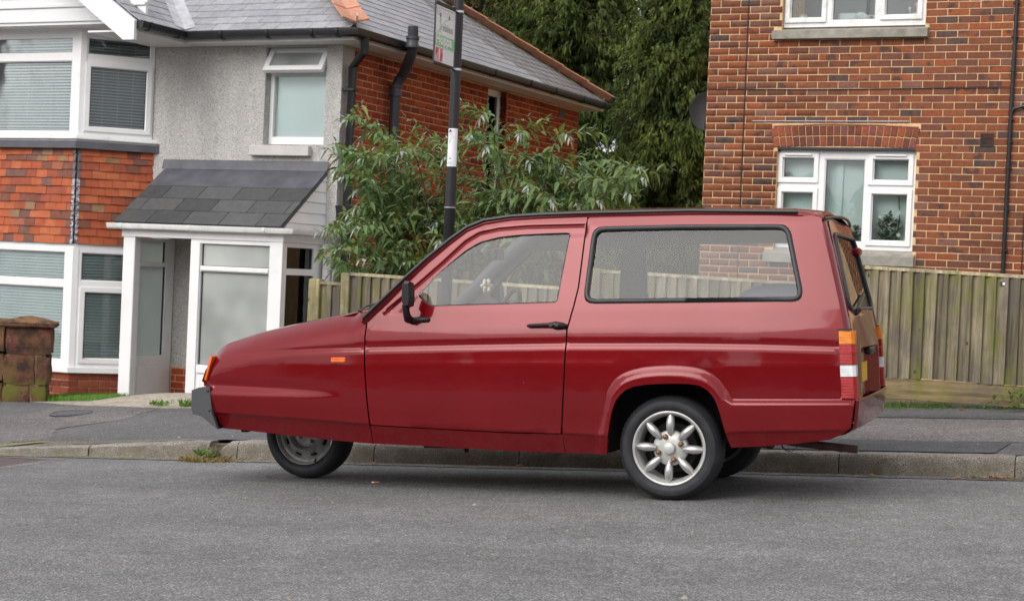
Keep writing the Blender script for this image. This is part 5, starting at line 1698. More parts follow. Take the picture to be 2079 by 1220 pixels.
def panel_mesh(name, outline, holes, step, mat, parent, far=False, off=0.0, lip=.022, feats=True, dens=.02):
    def res(p):
        q = []
        for i in range(len(p)):
            a, b = Vector(p[i]), Vector(p[(i + 1) % len(p)])
            m = max(1, int((b - a).length / dens))
            q += [tuple(a.lerp(b, k / m)) for k in range(m)]
        return q
    outline = res(outline); holes = [res(h) for h in holes]
    P = ALLP[step] if feats else np.stack(np.meshgrid(np.arange(-2.5, .95, step), np.arange(.2, 1.4, step)), -1).reshape(-1, 2)
    k = in_poly(P, outline)
    for h in holes: k &= ~in_poly(P, h)
    P = P[k]
    ring = np.array(outline + [outline[0]])
    P = P[pl_dist(P[:, 0], P[:, 1], ring) > .003]
    for h in holes: P = P[pl_dist(P[:, 0], P[:, 1], np.array(h + [h[0]])) > .004]
    v, f = cdt(outline, holes, [tuple(p) for p in P])
    b = side_b(v[:, 0], v[:, 1]) + off
    B = WID - b if far else b
    V = np.stack([v[:, 0], B, v[:, 1]], 1)
    n = len(V)
    tris = [tuple(int(i) for i in t) for t in (f[:, ::-1] if far else f)]
    ed = {}
    for t in tris:
        for i in range(3): ed[(t[i], t[(i + 1) % 3])] = 1
    bd = [e for e in ed if (e[1], e[0]) not in ed]
    ids = sorted({i for e in bd for i in e})
    mp = {i: n + k for k, i in enumerate(ids)}; mq = {i: n + len(ids) + k for k, i in enumerate(ids)}
    s = -1 if far else 1
    ext = [tuple(V[i]) for i in ids] + [tuple(V[i] + np.array([0, s * lip, 0])) for i in ids]
    rim = [(e[1], e[0], 0) for e in bd]
    F = tris + [(mp[q], mp[p], mq[p], mq[q]) for (q, p, _) in [(e[1], e[0], 0) for e in bd]]
    mb = MB(); mb.add([tuple(p) for p in V] + ext, F)
    o = mb.build(name, mat, parent, smooth=False, fix=False)
    o.data.polygons.foreach_set('use_smooth', [True] * len(tris) + [False] * (len(F) - len(tris)))
    return o
ALLP = {.013: feature_pts(None, .013), .04: feature_pts(None, .04)}

G1 = round_poly([(-1.22, .998), (-1.157, 1.066), (-1.072, 1.138), (-.991, 1.203), (-.919, 1.243), (-.822, 1.265), (-.723, 1.274), (-.579, 1.278), (-.452, 1.279), (-.496, .938), (-1.15, .926), (-1.185, .945), (-1.235, .985)], .022)
G2 = round_poly([(-.342, 1.304), (.085, 1.304), (.612, 1.294), (.688, .932), (.104, .932), (-.366, .932)], .05)
WINGP = [(-2.383, .295), (-2.266, .29), (-2.131, .281), (-1.752, .255), (-1.543, .242), (-1.482, .240), (-1.483, .343), (-1.494, .467), (-1.498, .516), (-1.504, .607), (-1.507, .712), (-1.509, .771), (-1.502, .862), (-1.474, .905)] \
        + [tuple(p) for p in WTOP[1:]] + [(-2.432, .672), (-2.462, .556), (-2.49, .545), (-2.49, .518), (-2.434, .514), (-2.424, .378), (-2.405, .32)]
DOORP = [(-1.475, .343), (-1.486, .467), (-1.490, .516), (-1.496, .607), (-1.499, .712), (-1.501, .771), (-1.494, .862), (-1.464, .905), (-1.30, 1.054), (-1.18, 1.160), (-1.066, 1.248), (-.985, 1.303), (-.90, 1.336), (-.76, 1.352), (-.61, 1.357), (-.376, 1.358),
         (-.398, 1.014), (-.416, .92), (-.443, .809), (-.448, .689), (-.460, .477), (-.472, .313), (-.694, .313), (-1.1, .326), (-1.462, .339)]
SILLP = [(-1.479, .240), (-1.229, .236), (-.706, .22), (-.464, .216), (-.464, .308), (-.694, .308), (-1.1, .321), (-1.477, .334)]
QUARP = [(-.461, .216), (-.249, .214), (-.242, .26), (-.235, .302), (-.224, .366), (-.212, .421), (-.194, .468), (-.17, .5), (-.142, .524), (-.105, .54), (-.05, .549), (.007, .553), (.07, .555), (.134, .555), (.178, .552), (.212, .546), (.248, .526), (.275, .497), (.292, .462), (.304, .426), (.318, .372), (.332, .318), (.35, .257),
         (.528, .268), (.66, .281), (.803, .30), (.86, .325), (.901, .356), (.912, .43), (.920, .485), (.861, .484), (.846, .80), (.876, .806), (.86, .883), (.829, 1.014), (.787, 1.189), (.757, 1.318), (.735, 1.345), (.646, 1.349), (.128, 1.366), (-.368, 1.366),
         (-.390, 1.014), (-.408, .92), (-.435, .809), (-.440, .689), (-.452, .477), (-.464, .309), (-.462, .26)]
wings, doors, quarters = [], [], []
for far in (False, True):
    st = .04 if far else .013
    wings.append(panel_mesh('front_wing', WINGP, [], st, M['paint'], CAR, far, feats=True))
    doors.append(panel_mesh('door', DOORP, [G1], st, M['paint'], CAR, far))
    panel_mesh('sill', SILLP, [], st, M['paint'], CAR, far)
    quarters.append(panel_mesh('rear_quarter', QUARP, [G2], st, M['paint'], CAR, far))
    # inner lining with the same openings, and dark return behind the shut lines
    lin = [(-1.46, .34), (-1.47, .86), (-1.27, 1.04), (-1.05, 1.225), (-.89, 1.305), (-.6, 1.325), (.64, 1.31), (.74, 1.29), (.84, .85), (.84, .66), (-.3, .66), (-.46, .34)]
    g1 = [(p[0], min(p[1], 1.225)) for p in G1[::2]]
    g2 = round_poly([(-.33, 1.245), (.585, 1.24), (.655, .95), (-.345, .95)], .04, 3)
    panel_mesh('interior_trim', lin, [g1, g2] if far else [G1, G2], .04, M['trim_in'], CAR, far, off=.035, lip=.004, feats=False, dens=.05)
    # glass, and rubber
    def glass_sheet(name, poly, off, par):
        q = chaikin(poly, 0)
        xs = [p[0] for p in q]; zs = [p[1] for p in q]
        g = [(x, z) for x in np.arange(min(xs), max(xs), .06) for z in np.arange(min(zs), max(zs), .06)]
        g = [p for p, k in zip(g, in_poly(np.array(g), q)) if k]
        v, f = cdt(q, (), g)
        bb = np.interp(v[:, 1], [.9, 1.3], [.052, .160]) + off
        bb = WID - bb if far else bb
        m = MB(); m.add([(p[0], b_, p[1]) for p, b_ in zip(v, bb)], [tuple(int(i) for i in (t[::-1] if far else t)) for t in f])
        return m.build(name, M['car_glass'], par, smooth=True, fix=False)
    glass_sheet('window_pane', G1, .012, doors[-1])
    glass_sheet('window_pane', G2, .004, quarters[-1])
    def seal(name, poly, r, par, mat, off=0.0, closed=True):
        q = np.array(poly + (poly[:1] if closed else []))
        bb = side_b(q[:, 0], q[:, 1]) + off
        bb = WID - bb if far else bb
        m = MB(); m.tube([(p[0], b_, p[1]) for p, b_ in zip(q, bb)], r, n=8, cap=not closed)
        return m.build(name, M[mat], par, smooth=True)
    cx, cz = .15, 1.11
    inn = [(p[0] + (.011 if p[0] < cx else -.011), p[1] + (.011 if p[1] < cz else -.011)) for p in G2]
    seal('window_seal', inn, .0125, quarters[-1], 'seal', .0)
    seal('window_seal', [(p[0], p[1]) for p in G1], .006, doors[-1], 'rubber', .006)
    # drip rail along roof and pillar
    rail = [(-1.515, .868), (-1.42, .955), (-1.313, 1.056), (-1.193, 1.164), (-1.073, 1.259), (-.989, 1.317), (-.904, 1.350), (-.764, 1.366), (-.611, 1.371), (-.372, 1.373), (.128, 1.371), (.40, 1.361), (.648, 1.352)]
    q = np.array(rail)
    bb = np.interp(q[:, 1], [.86, 1.0, 1.30, 1.37], [.060, .078, .152, .178]) - .004
    bb = WID - bb if far else bb
    m = MB(); m.tube([(p[0], b_, p[1]) for p, b_ in zip(q, bb)], .0095, n=8); m.build('drip_rail', M['trim'], CAR, smooth=40)

# roof, pillars, windscreen surround
def loft(name, rows, mat, par, smooth=True, flip=False):
    n = len(rows[0])
    V = [p for r in rows for p in r]
    F = []
    for i in range(len(rows) - 1):
        for k in range(n - 1):
            q = (i * n + k, i * n + k + 1, (i + 1) * n + k + 1, (i + 1) * n + k)
            F.append(q[::-1] if flip else q)
    m = MB(); m.add(V, F)
    return m.build(name, mat, par, smooth=smooth, fix=False)
def mir(rows_half):
    """rows over b from the near edge to the centre, mirrored to the far edge"""
    return [r + [(a, WID - b, z) for a, b, z in r[-2::-1]] for r in rows_half]
rr = []
for a, ze, bn in ((-.93, 1.338, .17), (-.85, 1.358, .172), (-.76, 1.366, .174), (-.6, 1.373, .176), (-.37, 1.376, .178), (-.1, 1.377, .178), (.128, 1.374, .178), (.4, 1.364, .178), (.6, 1.356, .178), (.7, 1.350, .178), (.742, 1.342, .178), (.762, 1.325, .178)):
    row = []
    for t in (0, .03, .08, .15, .28, .45, .65, .85, 1.0):
        b = bn + (WID / 2 - bn) * t
        cr = .034 * (1 - (1 - t) ** 2.2)
        row.append((a - .06 * (t ** .7) * max(0, min(1, (-.6 - a) / .3)), b, ze + cr * (1 if a < .7 else .8) - (.0 if t else .012)))
    rr.append(row)
RFc = loft('roof', mir(rr), M['paint'], CAR)
loft('headlining', [[(a, b, z - .03) for a, b, z in r] for r in mir(rr)], M['lining'], CAR)
# strip between door top and rail (pillar and cantrail)
for far in (False, True):
    rows = []
    for (a, z) in [(-1.52, .862), (-1.313, 1.050), (-1.193, 1.158), (-1.073, 1.252), (-.989, 1.310), (-.904, 1.343), (-.764, 1.360), (-.611, 1.366), (-.372, 1.369), (.128, 1.366), (.60, 1.351), (.69, 1.345), (.735, 1.338)]:
        b0 = float(np.interp(z, [.86, 1.0, 1.30, 1.37], [.060, .078, .152, .178]))
        e_ = 0 if a < .62 else (a - .60) / .14
        r = [(a + .012, b0 + .030, z - .035), (a, b0 - .004 + .02 * e_, z - .012 - .01 * e_), (a, b0 + .014 * e_, z + .004 - .006 * e_), (a - .004, b0 + .02, z + .006 - .006 * e_), (a - .004, b0 + .055, z + .004), (a + .02, b0 + .06, z - .03)]
        rows.append([(x, WID - y if far else y, w) for x, y, w in r])
    loft('roof_pillar', rows, M['paint'], CAR, flip=not far)
    inr = []
    for r in rows:
        a, b, z = r[4]; s_ = -1 if far else 1
        inr.append([(a + .03, b - s_ * .05, z - .06), (a + .035, b + s_ * .005, z - .06), (a + .012, b + s_ * .014, z - .005), (a - .01, b + s_ * .008, z + .002)])
    loft('pillar_trim', inr, M['trim_in'], CAR, flip=not far)
# windscreen
ws = []
for t in (0, .2, .4, .6, .8, 1.0):
    a0, z0, b0 = -1.52 + .60 * t, .872 + .468 * t, .09 + .095 * t
    row = []
    for u in (0, .15, .35, .6, .85, 1.0):
        row.append((a0 - .10 * (1 - (1 - u) ** 2), b0 + (WID / 2 - b0) * u, z0 + .028 * t * (1 - (1 - u) ** 2)))
    ws.append(row)
loft('windscreen', mir(ws), M['car_glass'], CAR)
m = MB(); rim = [r[0] for r in mir(ws)] + mir(ws)[-1][1:] ; m.tube(mir(ws)[0], .012, n=6); m.tube(mir(ws)[-1], .012, n=6); m.build('windscreen_seal', M['rubber'], CAR, smooth=40)
# bonnet
bn_ = []
for (a, z) in WTOP[::-1]:
    b0 = float(side_b(np.array([a]), np.array([z]))[0])
    row = []
    for t in (0, .03, .1, .25, .5, .75, 1.0):
        cr = .022 * (1 - (1 - t) ** 2.4)
        row.append((a - .045 * (1 - (1 - t) ** 2) * (1 if a > -2.4 else .8), b0 + .001 + (WID / 2 - b0) * t, z + cr + (.0 if t else -.004)))
    bn_.append(row)
bn_.append([(a + .06, b, z - .02) for a, b, z in bn_[-1]])
loft('bonnet', mir(bn_), M['paint'], CAR)
m = MB()
for far in (0, 1):
    p = [(-1.56, .12, .905), (-1.62, .35, .93), (-1.60, .6, .96)]
    m.tube([(a, WID - b if far else b, z) for a, b, z in p], .006, n=6)
m.build('wiper', M['trim'], CAR)
# nose
nz = []
for z in (.295, .38, .512, .545, .6, .678):
    a = float(np.interp(z, [.295, .38, .512, .513, .545, .678], [-2.39, -2.43, -2.44, -2.495, -2.495, -2.45]))
    b0 = float(side_b(np.array([-2.44]), np.array([z]))[0])
    nz.append([(a - .06 * (1 - (1 - t) ** 2), b0 + (WID / 2 - b0) * t, z) for t in (0, .1, .3, .6, 1)])
loft('nose_panel', mir(nz), M['paint'], CAR, flip=True)
for far in (0, 1):
    f_ = lambda y: WID - y if far else y
    m = MB(); m.box(-2.515, -2.47, min(f_(.33), f_(.56)), max(f_(.33), f_(.56)), .56, .66, .01); m.build('headlight', M['clear_lens'], CAR)
    # corner indicator
    m = MB()
    P = [(-2.486, .225, .551), (-2.463, .206, .549), (-2.428, .212, .674), (-2.446, .228, .680)]
    Q = [(-2.515, .31, .551), (-2.45, .31, .549), (-2.43, .31, .674), (-2.478, .31, .680)]
    P = [(x - .004, y - .012, z) for x, y, z in P]
    V = [(x, f_(y), z) for x, y, z in P + Q]
    m.add(V, [(0, 1, 2, 3), (4, 7, 6, 5), (0, 4, 5, 1), (1, 5, 6, 2), (2, 6, 7, 3), (3, 7, 4, 0)])
    m.build('indicator', M['orange'], CAR)
# front bumper
for_b = []
for (z, a, ai) in ((.505, -2.43, 0), (.517, -2.436, 0), (.512, -2.50, 0), (.498, -2.553, 0), (.40, -2.556, 0), (.372, -2.548, 0), (.365, -2.50, 0), (.345, -2.468, 0), (.32, -2.43, 0), (.296, -2.392, 0), (.30, -2.37, 0)):
    row = []
    b0 = .192
    for t, da in ((0, 0), (.05, -.0), (.1, -.012), (.3, -.03), (.65, -.045), (1, -.05)):
        row.append((a + (da if t else 0) + (.012 if t == 0 and a < -2.45 else 0), b0 + (.004 if a < -2.5 else 0) + (WID / 2 - b0) * t, z))
    for_b.append(row)
fb = loft('front_bumper', mir(for_b), M['bumper'], CAR, smooth=False)
for far in (0, 1):
    m = MB()
    side = [(-2.436, .517), (-2.50, .512), (-2.541, .498), (-2.544, .40), (-2.536, .372), (-2.49, .363), (-2.46, .345), (-2.428, .318), (-2.392, .296), (-2.405, .33), (-2.424, .378)]
    y0, y1 = (.176, .20) if not far else (WID - .20, WID - .176)
    m.prism(side, y0, y1); m.build('bumper_end', M['bumper'], fb)
    for (a, z) in ((-2.446, .495), (-2.438, .392)):
        m = MB(); m.ball((a, .175 if not far else WID - .175, z), (.007, .004, .007), 8, 6); m.build('screw', M['trim'], fb)

# rear end: pillars, tailgate, bumper
RZt = [(.44, .916), (.49, .912), (.73, .906), (.80, .890), (.883, .874), (1.014, .843), (1.189, .800), (1.318, .766), (1.345, .742)]
def rear_a(z): return float(np.interp(z, [p[0] for p in RZt], [p[1] for p in RZt]))
def edge_b(z): return float(side_b(np.array([.86]), np.array([z]))[0]) if z < .8 else float(np.interp(z, [.8, .9, 1.30, 1.35], [.045, .062, .17, .20]))
for far in (0, 1):
    rows = []
    for z in (.80, .86, .93, 1.014, 1.1, 1.189, 1.26, 1.318, 1.338):
        a = rear_a(z); b0 = edge_b(z)
        r = [(a - .016, b0 - .004, z), (a - .002, b0 + .012, z), (a + .006, b0 + .03, z), (a + .008, b0 + .075, z), (a - .02, b0 + .08, z)]
        rows.append([(x, WID - y if far else y, w) for x, y, w in r])
    loft('rear_pillar', rows, M['paint'], CAR, flip=bool(far))
# tailgate as a plate in (b, z), bulging slightly
tg_o = [(.135, .47), (WID - .135, .47), (WID - .135, .80), (WID - .15, .9), (WID - .245, 1.30), (WID - .30, 1.318), (.30, 1.318), (.245, 1.30), (.15, .9), (.135, .80)]
tg_h = round_poly([(.19, .895), (WID - .19, .895), (WID - .285, 1.25), (.285, 1.25)], .05)
gx = [(x, z) for x in np.arange(.14, 1.24, .05) for z in np.arange(.47, 1.32, .035)]
gx = [p for p, k in zip(gx, in_poly(np.array(gx), tg_o)) if k]
gx = [p for p, k in zip(gx, in_poly(np.array(gx), tg_h)) if not k]
gx += [(x, z) for x in np.arange(.34, 1.03, .04) for z in (.685, .70, .715)]
def tail_a(b, z):
    a = rear_a(z) + .022 * (1 - ((b - WID / 2) / .6) ** 2)
    if .30 < b < WID - .30 and z < .71:
        a -= .045 * min(1, (.71 - z) / .02) * min(1, (b - .30) / .03, (WID - .30 - b) / .03)
    return a
v, f = cdt(tg_o, [tg_h], gx)
m = MB(); m.add([(tail_a(p[0], p[1]), p[0], p[1]) for p in v], [tuple(int(i) for i in t) for t in f])
TGT = m.build('tailgate', M['paint'], CAR, smooth=50, fix=False)
v, f = cdt(tg_h, (), [(x, z) for x in np.arange(.35, 1.02, .08) for z in np.arange(.95, 1.22, .06)])
m = MB(); m.add([(tail_a(p[0], p[1]) - .004, p[0], p[1]) for p in v], [tuple(int(i) for i in t) for t in f]); m.build('rear_window_pane', M['car_glass'], TGT, smooth=True, fix=False)
m = MB(); m.tube([(tail_a(*p) + .003, p[0], p[1]) for p in tg_h + tg_h[:1]], .010, n=8, cap=False); m.build('window_seal', M['seal'], TGT, smooth=True)
m = MB(); m.tube([(rear_a(1.318) + .004 + .03 * (1 - ((b - WID / 2) / .5) ** 2), b, 1.318 + .022 * (1 - ((b - WID / 2) / .5) ** 2)) for b in np.linspace(.175, WID - .175, 16)], .0075, n=8); m.build('rain_strip', M['trim'], CAR, smooth=40)
m = MB(); m.box(.902, .935, .58, .79, .672, .708, .008); m.build('tailgate_handle', M['trim'], TGT)
m = MB(); m.box(.886, .891, .45, .80, .54, .635); m.build('number_plate', M['plate'], TGT)
m = MB(); m.tube([(.885, .36, .885), (.905, .36, .89), (.90, .40, .90), (.885, .75, .965)], [.012, .012, .008, .006], n=8); m.box(.872, .905, .335, .385, .865, .9, .006); m.build('rear_wiper', M['trim'], TGT)
m = MB(); m.box(.80, .84, 1.0, 1.1, 1.165, 1.205, .010); m.build('brake_light', M['paint'], TGT)
m = MB()
for k in range(7): m.box(.786 + .0, .790, .30 + k * .045, .325 + k * .045, 1.270, 1.282)
m.build('pale_decal', M['sign_grey'], TGT)
rb = []
for (a, z, bi) in ((.90, .468, .10), (.905, .475, .06), (.932, .487, .028), (.936, .478, .026), (.93, .42, .03), (.918, .352, .05), (.905, .342, .06), (.86, .318, .10), (.78, .298, .16), (.6, .28, .2)):
    row = []
    for t in (0, .03, .1, .3, .6, 1):
        row.append((a + .014 * (1 - (1 - t) ** 3) - (.012 if t == 0 and a > .9 else 0), bi + (WID / 2 - bi) * t, z))
    rb.append(row)
loft('rear_bumper', mir(rb), M['paint'], CAR, smooth=False, flip=True)
# tail lights
for far in (0, 1):
    TLm = bpy.data.objects.new('tail_light', None); put(TLm, CAR)
    f_ = lambda y: WID - y if far else y
    zs = [(.488, .586, 'red_lens'), (.589, .640, 'clear_lens'), (.643, .692, 'red_lens'), (.695, .734, 'red_lens'), (.737, .797, 'amber')]
    for (z0, z1, mt) in zs:
        m = MB()
        P = []
        for z in (z0, z1):
            e = float(side_b(np.array([.86]), np.array([max(.50, z)]))[0]) + .012
            a0 = .847 + .014 * (.8 - z) / .31; a1 = .912 + .014 * (.8 - z) / .31
            P += [(a0, f_(e - .014), z), (a1 - .01, f_(e - .011), z), (a1 + .004, f_(e + .004), z), (a1 + .004, f_(e + .075), z), (a0, f_(e + .075), z)]
        m.add(P, [(4, 3, 2, 1, 0), (5, 6, 7, 8, 9), (0, 1, 6, 5), (1, 2, 7, 6), (2, 3, 8, 7), (3, 4, 9, 8), (4, 0, 5, 9)])
        m.build('lens', M[mt], TLm)
    m = MB(); y0, y1 = sorted((f_(.04), f_(.12))); m.box(.842, .90, y0, y1, .797, .806); m.build('lamp_gasket', M['rubber'], TLm)
# side repeater, handle, mirrors
for far in (0, 1):
    f_ = lambda y: WID - y if far else y
    par = wings[far]
    b0 = float(side_b(np.array([-1.65]), np.array([.66]))[0])
    m = MB(); y0, y1 = sorted((f_(b0 - .014), f_(b0 + .01))); m.box(-1.69, -1.607, y0, y1, .646, .674, .006); m.build('side_repeater', M['orange'], par)
    bh_ = float(side_b(np.array([-.5]), np.array([.82]))[0])
    m = MB(); m.tube([(-.637, f_(bh_ + .004), .828), (-.625, f_(bh_ - .016), .829), (-.53, f_(bh_ - .022), .833), (-.49, f_(bh_ - .026), .832), (-.455, f_(bh_ - .02), .829), (-.437, f_(bh_ + .004), .827)], [.007, .008, .009, .017, .014, .006], n=8)
    m.tube([(-.50, f_(bh_ + .01), .825), (-.50, f_(bh_ - .02), .83)], .016, n=8)
    H = m.build('door_handle', M['trim'], doors[far], smooth=50)
    for x in (-.508, -.478):
        m = MB(); m.lathe([(0, 0), (.009, 0), (.009, .006), (0, .006)], (x, f_(bh_ - .044) - (.003), .833), 14, 'y'); m.build('lock_barrel', M['chrome'], H)
    MR = bpy.data.objects.new('door_mirror', None); put(MR, doors[far])
    bm0 = float(side_b(np.array([-1.2]), np.array([.862]))[0])
    m = MB()
    y0, y1 = sorted((f_(bm0 - .018), f_(bm0 + .02)))
    m.box(-1.285, -1.15, y0, y1, .848, .874, .008)
    m.tube([(-1.255, f_(bm0 - .01), .862), (-1.252, f_(bm0 - .05), .875), (-1.245, f_(bm0 - .085), .91), (-1.243, f_(bm0 - .09), .935)], [.02, .02, .018, .02], n=8)
    m.build('mirror_arm', M['trim'], MR, smooth=50)
    m = MB()
    yo, yi = bm0 - .13, bm0 - .05
    pr = [(-1.238, .925), (-1.258, .95), (-1.256, 1.025), (-1.244, 1.045), (-1.218, 1.042), (-1.213, 1.03), (-1.212, .955), (-1.218, .928)]
    n = len(pr)
    V = [(x, f_(yi), z) for x, z in pr] + [((x + 1.215) * .8 - 1.215, f_(yo), (z - .99) * .9 + .99) for x, z in pr] + [(x, f_((yi + yo) / 2 - .01), z + (.008 if z > .99 else -.006)) for x, z in pr]
    F = [tuple(range(n)), tuple(reversed(range(n, 2 * n)))] + [(i, (i + 1) % n, (i + 1) % n + 2 * n, i + 2 * n) for i in range(n)] + [(i + 2 * n, (i + 1) % n + 2 * n, (i + 1) % n + n, i + n) for i in range(n)]
    m.add(V, F); m.build('mirror_shell', M['trim'], MR, smooth=50)
    m = MB(); y0, y1 = sorted((f_(yi - .008), f_(yi + .004))); m.box(-1.255, -1.215, y0, y1, .95, 1.035, .002); m.build('mirror_glass', M['seal'], MR)

# underside, arches, cabin
m = MB()
m.prism([(-2.36, .30), (-1.95, .285), (-1.5, .235), (-.3, .20), (-.27, .6), (-1.42, .62), (-1.5, .78), (-2.3, .6)], .30, WID - .30)
m.prism([(.36, .30), (.8, .315), (.83, .47), (.83, .6), (.38, .6)], .14, WID - .14)
m.box(-.3, .4, .30, WID - .30, .30, .62)
m.prism([(-1.5, .25), (-.3, .24), (-.3, .32), (-1.5, .34)], .11, .30); m.prism([(-1.5, .25), (-.3, .24), (-.3, .32), (-1.5, .34)], WID - .30, WID - .11)
m.build('underbody', M['under'], CAR)
m = MB()
for far in (0, 1):
    y0, y1 = sorted(((.05 if not far else WID - .05), (.31 if not far else WID - .31)))
    arc = [(-.27, .22), (-.25, .45), (-.2, .54), (-.1, .58), (.05, .60), (.17, .59), (.28, .54), (.34, .42), (.375, .26)]
    m = MB()
    for i in range(len(arc) - 1):
        (x0, z0), (x1, z1) = arc[i], arc[i + 1]
        m.add([(x0, y0, z0), (x1, y0, z1), (x1, y1, z1), (x0, y1, z0)], [(0, 1, 2, 3)])
    m.build('wheel_arch_liner', M['under'], CAR, fix=False)
pass
m = MB(); m.box(-1.45, .82, .11, WID - .11, .60, .625); m.build('cabin_floor', M['trim_in'], CAR)
m = MB(); m.prism([(-1.55, .62), (-1.55, .88), (-1.42, .91), (-1.22, .925), (-1.15, .90), (-1.13, .80), (-1.2, .62)], .14, WID - .14); DB = m.build('dashboard', M['trim_in'], CAR)
m = MB()
for i in range(24):
    t = i / 24 * 2 * math.pi; t2 = (i + 1) / 24 * 2 * math.pi
    P = lambda q: (-1.06 + .06 * math.sin(q), .98 + .17 * math.cos(q), .86 + .15 * math.sin(q))
    m.tube([P(t), P(t2)], .012, n=6, cap=False)
m.tube([(-1.06, .98, .86), (-1.17, .98, .83)], .02, n=6); m.tube([(-1.06, .82, .86), (-1.06, 1.14, .86)], .01, n=6)
m.build('steering_wheel', M['trim'], CAR)
def seat(y):
    m = MB(); m.box(-.95, -.52, y - .21, y + .21, .62, .74, .04)
    m.hexa([(-.56, y - .21, .70), (-.46, y - .21, .70), (-.46, y + .21, .70), (-.56, y + .21, .70), (-.42, y - .18, .92), (-.36, y - .18, .92), (-.36, y + .18, .92), (-.42, y + .18, .92)])
    m.build('seat', M['seat'], CAR)
seat(.40); seat(.97)
m = MB(); m.box(-.15, .1, .2, WID - .2, .62, .74, .04); m.hexa([(.08, .2, .7), (.18, .2, .7), (.18, WID - .2, .7), (.08, WID - .2, .7), (.14, .2, .90), (.2, .2, .90), (.2, WID - .2, .90), (.14, WID - .2, .90)]); m.build('rear_seat', M['seat'], CAR)
V, F = [], []
nx_, ny_ = 18, 10
for i in range(nx_ + 1):
    for k in range(ny_ + 1):
        x = .20 + .56 * i / nx_; y = .36 + .86 * k / ny_
        u, w = (i / nx_ - .5) * 2, (k / ny_ - .5) * 2
        h = max(0, 1 - abs(u) ** 2.6) ** .6 * max(0, 1 - abs(w) ** 4) ** .5
        V.append((x, y, .80 + .225 * h + RN.uniform(-.002, .002)))
for i in range(nx_):
    for k in range(ny_): F.append((i * (ny_ + 1) + k, (i + 1) * (ny_ + 1) + k, (i + 1) * (ny_ + 1) + k + 1, i * (ny_ + 1) + k + 1))
m = MB(); m.add(V, F); m.box(.25, .8, .2, WID - .12, .62, .8); m.build('luggage_cover', M['carpet'], CAR, smooth=50, fix=False)
m = MB(); m.tube([(-.99, .685, 1.335), (-1.0, .685, 1.26), (-1.0, .66, 1.235)], .009, n=6); m.box(-1.015, -.985, .6, .74, 1.165, 1.225, .01); m.build('rear_view_mirror', M['trim'], CAR)
for k, (y, s) in enumerate(((.55, 1), (.92, .8))):
    m = MB(); m.prism([(-.47, .88), (-.33, .88), (-.33, .93), (-.45, .93)], y - .02, y + .02)
m = MB(); m.tube([(-1.12, 1.2, .93), (-1.1, 1.16, .955), (-1.05, 1.12, .95)], .006, n=6); m.build('parking_permit_clip', M['trim'], DB)
m = MB(); m.add([(-1.30, .5, .93), (-1.18, .45, .93), (-1.16, .62, .932), (-1.28, .66, .932)], [(0, 1, 2, 3)]); m.add([(-1.24, .3, .929), (-1.12, .28, .928), (-1.12, .4, .929), (-1.22, .42, .93)], [(0, 1, 2, 3)]); m.build('paper', M['sign_white'], DB, fix=False)
m = MB()
for k in range(14):
    t = k / 14 * 6.283
    m.ball((-1.16 + .02 * math.cos(t * 3), .95 + .024 * math.cos(t), 1.035 + .028 * math.sin(t)), .011, 8, 6)
m.build('dappled_flower', M['flower_toy'], CAR, smooth=True)
m = MB(); m.ball((-1.165, .94, 1.035), .012, 8, 6); m.build('flower_heart', M['plate'], CAR, smooth=True)

# exhaust
m = MB(); m.tube([(.45, .30, .285), (.62, .29, .262), (.90, .28, .236)], .019, n=12); m.lathe([(.04, -.02), (.042, .0), (.04, .02)], (.58, .29, .262), 12, 'y')
m.box(.5, .53, .27, .31, .25, .32); m.tube([(.2, .32, .30), (.45, .31, .27), (.5, .30, .265)], .035, n=12); m.build('exhaust_pipe', M['rust'], CAR, smooth=40)
for bx_ in ((-1.25, -.9, .2, .5, .215, .25), (-2.3, -2.26, .26, .3, .275, .3), (-1.05, -1.03, .25, .27, .19, .23)):
    m = MB(); m.box(*bx_, .004); m.build('chassis_bracket', M['under'], CAR)

